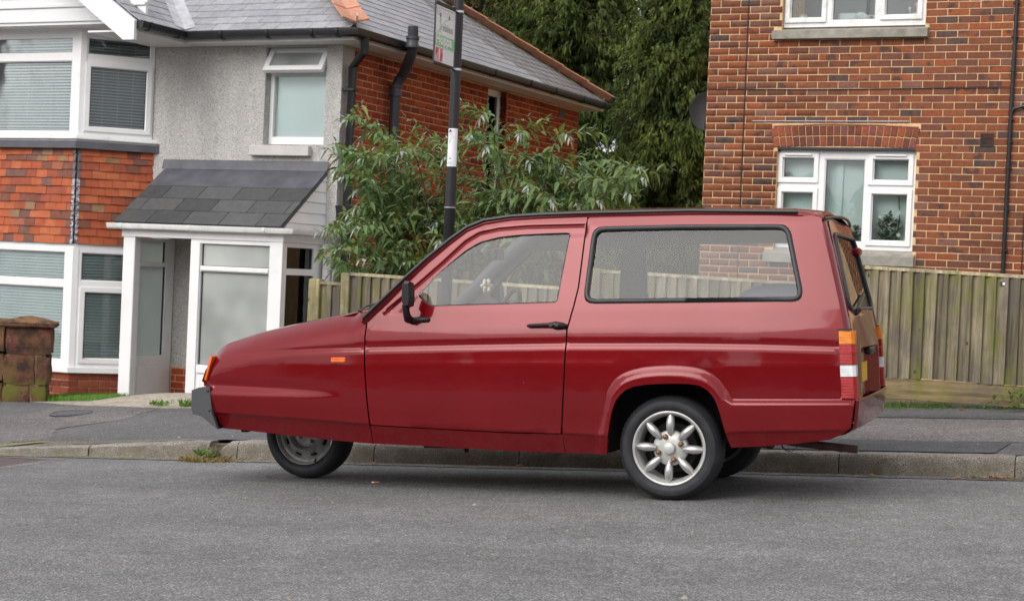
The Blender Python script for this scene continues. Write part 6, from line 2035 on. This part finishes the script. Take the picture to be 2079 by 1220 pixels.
# wheels
def spoke_wheel(name, a, b, z, R, far=False):
    Wm = Matrix.Translation((a, b, z)) @ (Matrix.Rotation(math.pi, 4, 'Z') if far else I4)
    W = bpy.data.objects.new(name, None); put(W, CAR); W.matrix_local = Wm
    k = R / .25
    n = 120
    m = MB(); prof = [(.168, .012), (.175, .0), (.19, -.012), (.205, -.015), (.222, -.011), (.235, .002), (.2405, .012), (.2465, .022), (.2495, .035), (.25, .075), (.2495, .115), (.245, .13), (.235, .145), (.2, .158), (.17, .15)]
    m.lathe([(r * k, h) for r, h in prof], n=n, axis='y')
    for i in range(n * len(prof)):
        r_i, k_i = divmod(i, n)
        if r_i in (6, 7, 8, 10, 11) and k_i % 2 == 0:
            x, y, zz = m.v[i]; q = .988 if r_i in (6, 7) else .984
            m.v[i] = (x * q, y, zz * q)
        if r_i == 9:
            x, y, zz = m.v[i]; m.v[i] = (x * .993, y, zz * .993)
    m.build('tyre', M['tyre'], W, smooth=30)
    m = MB(); m.lathe([(.176 * k, .004), (.1765 * k, -.004), (.172 * k, -.0065), (.166 * k, -.004), (.163 * k, .004), (.155 * k, .02), (.152 * k, .045), (.15 * k, .12), (.168 * k, .14)], n=64, axis='y'); m.build('rim', M['alloy_paint'], W, smooth=40)
    m = MB(); m.lathe([(0, .015), (.032 * k, .015), (.05 * k, .017), (.080 * k, .026), (.084 * k, .032), (.084 * k, .06), (0, .06)], n=48, axis='y'); m.build('hub', M['alloy_paint'], W, smooth=40)
    m = MB(); m.lathe([(0, -.012), (.02 * k, -.0115), (.026 * k, -.008), (.0275 * k, .0), (.03 * k, .018)], n=28, axis='y'); m.build('hub_cap', M['alloy_paint'], W, smooth=40)
    for s in range(8):
        t = math.radians(87.5 + s * 45)
        m = MB(Matrix.Rotation(-t, 4, 'Y'))
        rows = []
        for i in range(11):
            q = i / 10
            r = (.064 + .097 * q) * k
            w = .0205 * math.sin(math.pi * (.07 + .87 * q)) ** .42
            yc = .012 - .014 * math.sin(math.pi * q)
            rows.append([(r, yc + .018 - .022 * math.cos(p) * 1.0 if False else yc + .016 - .024 * max(0, math.cos(p)) ** .8, w * math.sin(p)) for p in np.linspace(-math.pi / 2, math.pi / 2, 9)])
        nn = 9; V = [p for rw in rows for p in rw]; F = [(i * nn + j, i * nn + j + 1, (i + 1) * nn + j + 1, (i + 1) * nn + j) for i in range(10) for j in range(nn - 1)]
        F += [tuple(range(nn)), tuple(reversed(range(10 * nn, 11 * nn)))]
        m.add(V, F); m.build('spoke', M['alloy'], W, smooth=60)
    for s in range(4):
        t = math.radians(20 + s * 90)
        m = MB(); m.lathe([(0, -.008), (.006, -.0075), (.010, -.003), (.0125, .0), (.0125, .028)], (.0575 * k * math.cos(t), .004, .0575 * k * math.sin(t)), 14, 'y'); m.build('wheel_nut', M['brass'], W, smooth=50)
    m = MB(); m.lathe([(0, .075), (.115 * k, .075), (.12 * k, .08), (.12 * k, .135), (.152 * k, .136), (0, .14)], n=32, axis='y'); m.build('brake_drum', M['under'], W)
    return W
spoke_wheel('rear_wheel', .05, .045, .2465, .25)
spoke_wheel('rear_wheel', .05, WID - .045, .2465, .25, True)
FW = bpy.data.objects.new('front_wheel', None); put(FW, CAR); FW.matrix_local = Matrix.Translation((-2.10, .61, .245)) @ Matrix.Rotation(math.radians(-3), 4, 'Z')
Rf = .245
m = MB(); m.lathe([(r * Rf / .25, h) for r, h in [(.168, .02), (.176, .004), (.19, -.008), (.205, -.012), (.222, -.008), (.236, .004), (.245, .02), (.25, .04), (.25, .11), (.244, .135), (.2, .155), (.17, .14)]], n=64, axis='y'); m.build('tyre', M['tyre'], FW, smooth=30)
m = MB(); m.lathe([(.168, .006), (.170, -.002), (.166, -.004), (.160, .002), (.155, .022), (.146, .026), (.14, .022), (.135, .026), (.128, .036), (.118, .03), (.108, .02), (.098, .0), (.09, -.004), (.082, .004), (.074, .03), (.06, .036), (0, .036)], n=64, axis='y'); m.build('rim', M['steel'], FW, smooth=40)
for s in range(8):
    t = math.radians(22 + s * 45)
    m = MB(Matrix.Rotation(-t, 4, 'Y')); m.box(.116, .127, .018, .05, -.016, .016, .003); m.build('rim_slot', M['under'], FW)
for s in range(4):
    t = math.radians(30 + s * 90)
    m = MB(); m.lathe([(0, .012), (.011, .012), (.012, .036)], (.05 * math.cos(t), 0, .05 * math.sin(t)), 6, 'y'); m.build('wheel_nut', M['steel'], FW)
m = MB(); m.tube([(.06, .02, -.138), (.07, -.006, -.15)], .005, n=6); m.build('valve', M['trim'], FW)
# ------------------------------------------------------------------ plants
def frames(D, ref=None):
    """(n,3) unit directions -> side and normal vectors"""
    D = D / np.linalg.norm(D, axis=1, keepdims=True)
    up = np.tile([0, 0, 1.0], (len(D), 1)) if ref is None else ref
    S = np.cross(D, up); L = np.linalg.norm(S, axis=1, keepdims=True); S = np.where(L > 1e-4, S / np.maximum(L, 1e-4), [1, 0, 0])
    return D, S, np.cross(S, D)

# --- the shrub behind the fence: arching stems with opposite drooping leaves
def leaf_arrays(P, D, L, Wd, droop, roll):
    D, S, N = frames(D)
    cr, sr = np.cos(roll)[:, None], np.sin(roll)[:, None]
    S2 = S * cr + N * sr; N2 = -S * sr + N * cr
    L = L[:, None]; W_ = Wd[:, None]; dz = np.array([0, 0, 1.0]) * droop[:, None]
    pts = [P, P + D * L * .3 + S2 * W_ * .5 + N2 * W_ * .16 - dz * L * .06, P + D * L * .3 - dz * L * .06, P + D * L * .3 - S2 * W_ * .5 + N2 * W_ * .16 - dz * L * .06,
           P + D * L * .65 + S2 * W_ * .36 + N2 * W_ * .1 - dz * L * .24, P + D * L * .65 - dz * L * .26, P + D * L * .65 - S2 * W_ * .36 + N2 * W_ * .1 - dz * L * .24, P + D * L - dz * L * .52]
    V = np.stack(pts, 1).reshape(-1, 3)
    base = (np.arange(len(P)) * 8)[:, None, None]
    f = np.array([[0, 2, 1], [0, 3, 2], [1, 2, 5], [1, 5, 4], [2, 3, 6], [2, 6, 5], [4, 5, 7], [5, 6, 7]])
    return V, (base + f[None]).reshape(-1, 3)

BU = thing('butterfly_bush', 'sprawling green shrub with drooping leaves and seed spikes above the wooden fence', 'shrub', Matrix.Translation((-4.6, 13.2, 0)))
BUo = np.array([-4.6, 13.2, 0])
rs = np.random.RandomState(21)
stems, lp, ld, ll, lw, lroll, ldro = [], [], [], [], [], [], []
pale = [[], [], [], []]
tips = []
targets = []
# where the shoots end, as seen over the fence: left shoulder, crown, right tail
for k in range(100):
    u = rs.rand() ** 1.25
    x = -6.12 + 2.6 * u
    y = 12.5 + rs.rand() * 1.3
    top = np.interp(x, [-6.25, -6.11, -5.76, -5.45, -5.15, -4.9, -4.74, -4.49, -4.2, -4.0, -3.56, -3.5], [1.6, 2.1, 2.15, 2.06, 2.1, 2.18, 2.13, 2.06, 2.04, 1.88, 1.84, 1.7]) + (y - 12.6) * .09 - .03
    x += (y - 12.6) * np.interp(x, [-6.2, -3.5], [-.48, -.28])
    z = .75 + (top - .75) * (rs.rand() ** .55)
    targets.append((x, y, z))
targets += [(-6.05, 12.6, 2.22), (-5.85, 12.5, 1.9), (-6.1, 12.35, 1.32), (-5.95, 12.4, 1.18), (-5.75, 12.3, 1.35), (-5.7, 12.3, 1.1), (-3.5, 12.6, 1.88), (-3.45, 12.5, 1.8), (-3.62, 12.7, 1.7), (-4.85, 12.6, 2.27), (-4.55, 12.7, 2.14), (-4.1, 12.6, 2.12)]
SV = MB()
for (x, y, z) in targets:
    bx, by = -4.9 + (x + 4.8) * .5 + rs.uniform(-.2, .2), 13.35 + rs.uniform(-.25, .35)
    p0 = np.array([bx, by, road_z(bx) - .05]); p3 = np.array([x, y, z])
    p1 = p0 + np.array([(x - bx) * .15, (y - by) * .1, (z - p0[2]) * .75]); p2 = p0 + np.array([(x - bx) * .6, (y - by) * .6, (z - p0[2]) * 1.12])
    t = np.linspace(0, 1, 15)[:, None]
    C_ = (1 - t) ** 3 * p0 + 3 * t * (1 - t) ** 2 * p1 + 3 * t ** 2 * (1 - t) * p2 + t ** 3 * p3
    SV.tube([tuple(c - BUo) for c in C_[::2]], [.011, .009, .008, .0065, .005, .004, .0025, .0015], n=5, cap=False)
    n = 22
    for i in range(n):
        q = .42 + .58 * (i / (n - 1))
        f_ = q * 14; k = min(13, int(f_)); P = C_[k] + (C_[k + 1] - C_[k]) * (f_ - k); T = C_[k + 1] - C_[k]; T = T / np.linalg.norm(T)
        sd = np.cross(T, [0, 0, 1.0]); sd = sd / (np.linalg.norm(sd) + 1e-6); nn = np.cross(sd, T)
        a = (i % 2) * 1.57 + rs.uniform(-.4, .4)
        for s in (1, -1):
            d = (sd * math.cos(a) + nn * math.sin(a)) * s + T * rs.uniform(.3, .8) + np.array([0, -.1, -.15])
            last = q > .93
            if last and rs.rand() < .9:
                pale[0].append(P); pale[1].append(d + T * .6); pale[2].append(rs.uniform(.055, .1)); pale[3].append(rs.uniform(.016, .026))
            else:
                lp.append(P); ld.append(d); ll.append(rs.uniform(.075, .14) * (1.05 - .35 * max(0, q - .7) / .3)); lw.append(rs.uniform(.028, .044)); lroll.append(rs.uniform(-.6, .6)); ldro.append(rs.uniform(.3, 1.1))
        # side shoots
        if i % 3 == 1 and rs.rand() < .75:
            d0 = sd * rs.choice([-1, 1]) + np.array([rs.uniform(-.4, .4), rs.uniform(-.5, .2), rs.uniform(-.1, .5)]); d0 /= np.linalg.norm(d0)
            Ls = rs.uniform(.16, .34)
            E_ = P + d0 * Ls + np.array([0, 0, -.03])
            SV.tube([tuple(P - BUo), tuple((P + d0 * Ls * .55 + [0, 0, .01]) - BUo), tuple(E_ - BUo)], [.003, .0022, .001], n=4, cap=False)
            for j in range(5):
                w_ = .3 + .7 * j / 4; Q = P + d0 * Ls * w_
                for s in (1, -1):
                    a2 = np.cross(d0, [0, 0, 1.0]) * s * (1 if j % 2 else .3) + np.array([0, 0, .8 * s * (0 if j % 2 else 1)]) + d0 * rs.uniform(.4, .9)
                    if j == 4 and rs.rand() < .75:
                        pale[0].append(Q); pale[1].append(a2 + d0); pale[2].append(rs.uniform(.045, .08)); pale[3].append(rs.uniform(.013, .02))
                    else:
                        lp.append(Q); ld.append(a2); ll.append(rs.uniform(.07, .125)); lw.append(rs.uniform(.026, .042)); lroll.append(rs.uniform(-.6, .6)); ldro.append(rs.uniform(.3, 1.1))
    if rs.rand() < .3: tips.append((C_[-1], C_[-1] - C_[-2]))
SV.build('stems', M['twig'], BU, smooth=True, fix=False, kind='stuff')
lp, ld, ll, lw, lroll, ldro = map(np.array, (lp, ld, ll, lw, lroll, ldro))
# leaves nearest the street stay single, the rest are one mass
inview = np.array([(lambda q: 600 < q[0] < 1330 and q[1] < 560)(to_px(p)) for p in lp])
order = np.lexsort((lp[:, 1], ~inview))
single = order[:260]
rest = order[260:]
V, F = leaf_arrays(lp[rest] - BUo, ld[rest], ll[rest], lw[rest], ldro[rest], lroll[rest])
np_mesh('foliage', V, F, M['bud'], BU, 'stuff')
for i in single:
    V, F = leaf_arrays((lp[i:i + 1] - BUo) * 0, ld[i:i + 1], ll[i:i + 1], lw[i:i + 1], ldro[i:i + 1], lroll[i:i + 1])
    o = np_mesh('leaf', V, F, M['bud'], BU); o.location = lp[i] - BUo
pa = [np.array(q) for q in pale]
V, F = leaf_arrays(pa[0] - BUo, pa[1], pa[2], pa[3], np.full(len(pa[0]), .15), np.zeros(len(pa[0])))
np_mesh('young_foliage', V, F, M['bud_pale'], BU, 'stuff')
for k, (p, d) in enumerate(tips):
    d = d / np.linalg.norm(d)
    L = rs.uniform(.1, .17)
    pts = [p + d * L * q + np.array([0, 0, -1]) * L * .45 * q * q for q in np.linspace(0, 1, 9)]
    m = MB(); m.tube([tuple(q - BUo) for q in pts], [.0025 + .0045 * math.sin(q * 2.6) * (1 if i % 2 else .6) for i, q in enumerate(np.linspace(0, 1, 9))], n=6)
    m.build('seed_spike', M['bud_spike'] if k % 3 else M['bud_spike_green'], BU, smooth=True, fix=False)
# yellowing leaves
for k in range(10):
    i = single[k * 23 % 260]

# --- conifers: trunk, limbs and a crown of drooping sprays
def conifer(x, y, h, rad, seed, label, mat, n_br, low=.5, dens=1.0, px_lim=None):
    rs = np.random.RandomState(seed)
    z0 = road_z(x) - .1
    T = thing('conifer_tree', label, 'tree', Matrix.Translation((x, y, z0)), 'conifers behind the houses')
    m = MB(); m.tube([(0, 0, 0), (.05, 0, h * .3), (-.04, .03, h * .65), (0, 0, h)], [rad * .1, rad * .075, rad * .045, .02], n=10); m.build('trunk', M['bark'], T, smooth=True)
    LB = MB(); P, D, L, Wd = [], [], [], []
    for b in range(n_br):
        q = (b + rs.rand()) / n_br
        z = low + (h - low) * q
        a = rs.uniform(0, 2 * math.pi)
        r = rad * (1 - q ** 1.6) ** .7 * rs.uniform(.55, 1.12) + .25
        out = np.array([math.cos(a), math.sin(a), 0])
        s = np.array([0, 0, z]); e = s + out * r + np.array([0, 0, r * rs.uniform(-.05, .5)])
        mid = s + out * r * .55 + np.array([0, 0, r * .28])
        pts = [s, mid, e]
        LB.tube([tuple(c) for c in pts], [.035, .02, .006], n=5, cap=False)
        m_ = int(40 * dens * (.5 + r / rad))
        t = rs.uniform(.15, 1.05, m_)[:, None]
        c = (1 - t) ** 2 * s + 2 * t * (1 - t) * mid + t * t * e
        sp = .24 * (1.2 - .5 * t)
        c = c + rs.normal(0, 1, (m_, 3)) * sp * np.array([1, 1, .6])
        dd = out * rs.uniform(.1, 1.0, (m_, 1)) + rs.normal(0, .5, (m_, 3)) + np.array([0, 0, -1.0]) * rs.uniform(.0, 1.0, (m_, 1))
        dd /= np.linalg.norm(dd, axis=1, keepdims=True)
        ns = 20
        along = rs.uniform(0, .2, (m_, ns, 1))                       # blades set along each hanging frond
        P.append((c[:, None, :] + dd[:, None, :] * along + rs.normal(0, .025, (m_, ns, 3))).reshape(-1, 3))
        D.append((dd[:, None, :] + rs.normal(0, .5, (m_, ns, 3))).reshape(-1, 3))
        L.append(rs.uniform(.04, .095, m_ * ns)); Wd.append(rs.uniform(.01, .02, m_ * ns))
    LB.build('limbs', M['bark'], T, smooth=True, fix=False, kind='stuff')
    P, D, L, Wd = np.vstack(P), np.vstack(D), np.concatenate(L), np.concatenate(Wd)
    D, S, N = frames(D)
    ph = rs.uniform(0, 6.28, len(P))[:, None]
    S2 = S * np.cos(ph) + N * np.sin(ph)
    L1 = L[:, None]; W1 = Wd[:, None]
    pts = [P, P + D * L1 * .5 + S2 * W1 - np.array([0, 0, .015]), P + D * L1 - np.array([0, 0, .06]), P + D * L1 * .5 - S2 * W1 - np.array([0, 0, .015])]
    V = np.stack(pts, 1).reshape(-1, 3)
    b = (np.arange(len(P)) * 4)[:, None, None]
    F = (b + np.array([[0, 1, 2], [0, 2, 3]])[None]).reshape(-1, 3)
    np_mesh('crown', V, F, mat, T, 'stuff')
    return T
conifer(-9.15, 27.5, 9.0, 1.5, 4, 'tall bright green drooping conifer between the slate roof and the brick house', M['conifer'], 210, .6)
conifer(-10.7, 29.5, 9.6, 1.8, 3, 'brownish conifer rising directly behind the slate roof and the bus stop pole', M['conifer_brown'], 190, 1.5)
conifer(-6.5, 25.2, 5.9, .75, 5, 'narrow ragged conifer close beside the satellite dish and the brick house corner', M['conifer'], 120, .4)
conifer(-7.9, 31.0, 4.3, 2.2, 8, 'low dim conifer filling the gap behind the tall drooping one', M['conifer'], 150, .3, .9)
conifer(-13.2, 32.0, 9.0, 1.5, 6, 'furthest conifer, its tip just showing above the orange roof ridge', M['conifer_brown'], 90, 3.0, .8)

# ------------------------------------------------------------------ weeds, moss, leaves, litter
def tuft(name, label, cat, x, y, z, n, h, r, mat, group=None, flat=.0, wid=.006, parent=None, kind=None, lean=.5):
    rs = np.random.RandomState(int(abs(x * 977 + y * 131)) % 9999)
    V, F = [], []
    for k in range(n):
        a = rs.uniform(0, 6.28); q = r * math.sqrt(rs.rand())
        p = np.array([q * math.cos(a), q * math.sin(a) * (1 - flat), 0])
        d = np.array([rs.normal(0, lean), rs.normal(0, lean), 1.0]); d /= np.linalg.norm(d)
        hh = h * rs.uniform(.4, 1.1)
        s = np.cross(d, rs.normal(0, 1, 3)); s /= np.linalg.norm(s)
        w = wid * rs.uniform(.6, 1.3)
        i = len(V)
        V += [p - s * w, p + s * w, p + d * hh * .6 + s * w * .8 + np.array([d[0], d[1], 0]) * hh * .1, p + d * hh + np.array([d[0], d[1], -.3]) * hh * .3, p + d * hh * .6 - s * w * .8]
        F += [(i, i + 1, i + 2), (i, i + 2, i + 4), (i + 4, i + 2, i + 3)]
    o = np_mesh(name, np.array(V), np.array(F), mat, parent, kind)
    o.location = (x, y, z)
    if parent is None and kind is None: tag(o, label, cat, group)
    return o
def weed(x, y, z, n, s, label, group=None):
    """rosette of broad small leaves"""
    W = thing('weed', label, 'weed', Matrix.Translation((x, y, z)), group)
    rs = np.random.RandomState(int(abs(x * 713 + y * 91)) % 9999)
    P = rs.normal(0, 1, (n, 3)) * np.array([s * .5, s * .3, 0]) + np.array([0, 0, s * .1]) + np.stack([np.zeros(n), np.zeros(n), rs.rand(n) * s * .7], 1)
    D = rs.normal(0, 1, (n, 3)) * np.array([1, .8, .4]) + np.array([0, -.3, .5])
    V, F = leaf_arrays(P, D, np.full(n, s * .3), np.full(n, s * .16), rs.uniform(.1, .6, n), rs.uniform(-.5, .5, n))
    np_mesh('leaves', V, F, M['weed'], W, 'stuff')
    return W
# strip of grass under the bay
V, F = [], []
rs = np.random.RandomState(77)
for k in range(2600):
    x = rs.uniform(-8.5, -7.9); y = rs.uniform(11.95, 12.6)
    
    z = pave_z(x, 11.75) + .0; h = rs.uniform(.015, .055); a, b = rs.normal(0, .02, 2)
    i = len(V); V += [(x - .004, y, z), (x + .004, y, z), (x + a, y + b, z + h)]; F += [(i, i + 1, i + 2)]
GR = np_mesh('grass', np.array(V), np.array(F), M['grass'], None, 'stuff')
sheet('grass_bank', [(-8.6, 11.93), (-7.88, 11.97), (-7.88, 12.62), (-8.6, 12.62)], lambda x, y: pave_z(x, 11.75) - .004, M['moss'], kind='structure')
tuft('grass_tuft', 'dark green grass tuft growing on the concrete apron near the white porch', 'grass tuft', -7.02, 11.62, pave_z(-7.02, 11.62) + .01, 90, .05, .1, M['grass'])
tuft('grass_tuft', 'bright tall grass tuft at the apron edge, between the dark tuft and the car bumper', 'grass tuft', -6.78, 11.56, pave_z(-6.78, 11.56) + .01, 60, .075, .05, M['grass'])
tuft('grass_tuft', 'long low grass growing along the apron edge just before the car bumper', 'grass tuft', -6.42, 11.55, pave_z(-6.42, 11.55) + .01, 130, .045, .16, M['grass'], flat=.6)
tuft('grass_tuft', 'grass along the apron edge behind the grey front bumper', 'grass tuft', -6.02, 11.6, pave_z(-6.02, 11.6) + .0, 140, .04, .18, M['grass'], flat=.6)
# withered clump where the kerb drops
KC = thing('kerb_weed', 'withered brown and green weed clump in the gap of the kerb', 'weed', Matrix.Translation((-5.25, 9.2, road_z(-5.25))))
o = tuft('green_stalks', None, None, -.0, .03, .03, 60, .07, .07, M['weed'], parent=KC, kind='stuff', lean=.6, wid=.005)
o = tuft('dry_stalks', None, None, .07, -.05, .0, 420, .065, .2, M['dry'], parent=KC, kind='stuff', lean=1.3, wid=.004, flat=.45)
m = MB(); m.ball((0, 0, 0), (.07, .09, .075), 12, 8); o = m.build('soil', M['earth'], KC, smooth=True); o.location = (.02, .12, .015); o['kind'] = 'stuff'
# moss along the kerb foot
rs = np.random.RandomState(9)
V, F = [], []
for k in range(230):
    x = rs.choice([rs.normal(-6.75, .12), rs.normal(-6.3, .1), rs.normal(-5.8, .16), rs.uniform(-7, -5.4)]) if k < 190 else rs.uniform(-5, 0)
    w = rs.uniform(.005, .02); y = 9.262 + rs.normal(0, .006)
    z = road_z(x)
    i = len(V); V += [(x - w, y, z), (x, y - w * .5, z + .002), (x + w, y, z), (x, y + .01, z + w * .55)]; F += [(i, i + 1, i + 3), (i + 1, i + 2, i + 3)]
np_mesh('moss', np.array(V), np.array(F), M['moss'], None, 'stuff')
m = MB(); m.add([(-7.02, 9.3, road_z(-7.02) + .034), (-6.93, 9.28, road_z(-6.93) + .04), (-6.6, 9.56, pave_z(-6.6, 9.56) + .012), (-6.72, 9.57, pave_z(-6.72, 9.57) + .012)], [(0, 1, 2, 3)])
o = m.build('moss_joint', M['moss'], None, fix=False); o['kind'] = 'stuff'
# weeds at the fence foot
weed(-.58, 11.86, pave_z(-.58, 11.86), 60, .17, 'large green weed climbing the gravel board at the fence foot')
weed(-.82, 11.9, pave_z(-.82, 11.9), 22, .08, 'small yellowish weed beside the large one at the fence foot')
weed(-1.23, 11.93, pave_z(-1.23, 11.93), 26, .08, 'low green weed under the middle of the gravel board')
weed(-1.42, 11.9, pave_z(-1.42, 11.9), 20, .07, 'flat pale weed under the gravel board next to the car')
V, F = [], []
for k in range(900):
    x = rs.uniform(-1.75, -.2); y = rs.uniform(11.97, 12.12); z = pave_z(x, y) - .01; h = rs.uniform(.02, .07) * (1 if x < -1.1 else .5); a = rs.normal(0, .03)
    i = len(V); V += [(x - .004, y, z), (x + .004, y, z), (x + a, y - .02, z + h)]; F += [(i, i + 1, i + 2)]
np_mesh('grass', np.array(V), np.array(F), M['weed'], None, 'stuff')

def dead_leaf(x, y, z, s, rot, label, group=None, col=None):
    m = MB()
    V = [(0, -.5, .0), (.32, -.1, .12), (.2, .3, .05), (0, .55, .12), (-.22, .3, .1), (-.34, -.1, .04), (0, 0, .0)]
    V = [(p[0] * s, p[1] * s, p[2] * s + .003) for p in V]
    m.add(V, [(6, 0, 1), (6, 1, 2), (6, 2, 3), (6, 3, 4), (6, 4, 5), (6, 5, 0)])
    o = m.build('fallen_leaf', col or M['dead_leaf'], None, fix=False)
    o.matrix_world = Matrix.Translation((x, y, z)) @ Matrix.Rotation(rot, 4, 'Z') @ Matrix.Rotation(RN.uniform(-.4, .4), 4, 'X')
    tag(o, label, 'leaf', group)
gl = 'dead leaves in the gutter'
lb = 'small dead leaf lying in the gutter at the foot of the kerb'
for k in range(34):
    x = RN.choice([RN.gauss(-.62, .1), RN.uniform(-1.6, -.3), RN.uniform(-4.4, -2.9), RN.gauss(-.55, .06)])
    if x < -2.5: l_, g_ = 'small dead leaf in the gutter beneath the car', 'dead leaves beneath the car'
    elif -.9 < x < -.3: l_, g_ = 'brown dead leaf in the little heap at the kerb foot near the fence weed', 'heap of dead leaves at the kerb'
    else: l_, g_ = 'single dead leaf in the gutter past the exhaust, short of the leaf heap', 'dead leaves past the exhaust'
    dead_leaf(x, 9.22 + RN.uniform(-.05, .035), road_z(x) + .006, RN.uniform(.025, .05), RN.uniform(0, 6.28), l_, g_)
for (x, y, s, l) in ((-4.33, 8.3, .05, 'curled tan leaf at the foot of the front wheel'), (-.62, 8.25, .03, 'tan leaf alone on the road near the frame edge, past the exhaust'), (-2.0, 6.6, .025, 'small orange leaf fragment on the road in front of the rear wheel'),
                     (-1.0, 11.9, .05, 'yellow leaf at the fence foot')):
    dead_leaf(x, y, (road_z(x) if y < 9.3 else pave_z(x, y)) + .004, s, RN.uniform(0, 6), l)
CG = thing('cigarette_butt', 'orange-tipped cigarette butt on the road below the car door', 'cigarette butt', Matrix.Translation((-3.665, 8.22, road_z(-3.665) + .004)) @ Matrix.Rotation(.35, 4, 'Z'))
m = MB(); m.tube([(-.004, 0, 0), (.024, 0, .0014)], .004, n=10); m.build('filter', M['orange_filter'], CG, smooth=40)
m = MB(); m.tube([(-.018, 0, -.0008), (-.0042, 0, 0)], .0039, n=10); m.build('paper_end', M['white_felt'], CG, smooth=40)
# pale grit and crumbs scattered on road and pavement
V, F = [], []
rs = np.random.RandomState(31)
for k in range(420):
    if k < 300: x, y = rs.uniform(-7, 1), rs.uniform(4.6, 9.1); z = road_z(x)
    else: x, y = rs.uniform(-7.5, 1), rs.uniform(9.5, 11.9); z = pave_z(x, y) + .008
    s = rs.uniform(.002, .006) * (2 if rs.rand() < .06 else 1)
    i = len(V); V += [(x - s, y - s, z), (x + s, y - s * .8, z), (x + s * .8, y + s, z), (x - s * .7, y + s, z), (x, y, z + s * .9)]
    F += [(i, i + 1, i + 4), (i + 1, i + 2, i + 4), (i + 2, i + 3, i + 4), (i + 3, i, i + 4)]
np_mesh('grit', np.array(V), np.array(F), M['apron'], None, 'stuff')

# ------------------------------------------------------------------ the other side of the street, mirrored in paint and glass
for k, (x, w, h) in enumerate(((-26, 9, 4.6), (-14, 9, 5.2), (-2.0, 9, 4.4), (10, 9, 5.2))):
    z0 = road_z(x)
    H = thing('terraced_house', 'brick house on the opposite side of the street, mirrored in the car paint', 'house', Matrix.Translation((x, -30, z0)), 'houses across the street')
    m = MB(); m.box(-w / 2, w / 2, -7, 0, -.5, h); m.build('wall', M['opp_brick'], H)
    m = MB(); m.add([(-w / 2 - .3, .35, h), (w / 2 + .3, .35, h), (w / 2 + .3, -3.5, h + 2.6), (-w / 2 - .3, -3.5, h + 2.6), (w / 2 + .3, -7.3, h), (-w / 2 - .3, -7.3, h)], [(0, 1, 2, 3), (3, 2, 4, 5), (0, 3, 5), (1, 4, 2)]); m.build('roof', M['opp_roof'], H, fix=False)
    for (a, z) in ((-2.4, .8), (1.2, .8), (-2.4, 3.3), (1.2, 3.3)):
        m = MB(); m.box(a, a + 1.6, .0, .06, z, z + 1.3); f = m.build('window', M['upvc'], H)
        m = MB(); m.box(a + .1, a + 1.5, .06, .065, z + .1, z + 1.2); m.build('pane', M['dark_room'], f)
    m = MB(); m.box(-.5, .4, .0, .05, -.1, 2.0); m.build('door', M['dark_room'], H)
HG = thing('hedge', 'clipped green hedge along the opposite pavement', 'hedge', Matrix.Translation((-2, -7.6, 0)))
rs = np.random.RandomState(41)
n = 5200
P = np.stack([rs.uniform(-16, 16, n), rs.uniform(-.4, .5, n), rs.rand(n) * 1.35], 1)
P[:, 2] += SL * P[:, 0] + .1
D = rs.normal(0, 1, (n, 3)) + np.array([0, .6, .3])
V, F = leaf_arrays(P, D, rs.uniform(.12, .25, n), rs.uniform(.08, .16, n), rs.uniform(0, .5, n), rs.uniform(-1, 1, n))
np_mesh('foliage', V, F, M['hedge'], HG, 'stuff')
m = MB(); m.hexa([(-16, -.3, -16 * SL - .2), (16, -.3, 16 * SL - .2), (16, .3, 16 * SL - .2), (-16, .3, -16 * SL - .2), (-16, -.3, -16 * SL + 1.2), (16, -.3, 16 * SL + 1.2), (16, .3, 16 * SL + 1.2), (-16, .3, -16 * SL + 1.2)])
m.build('hedge_core', M['hedge'], HG)
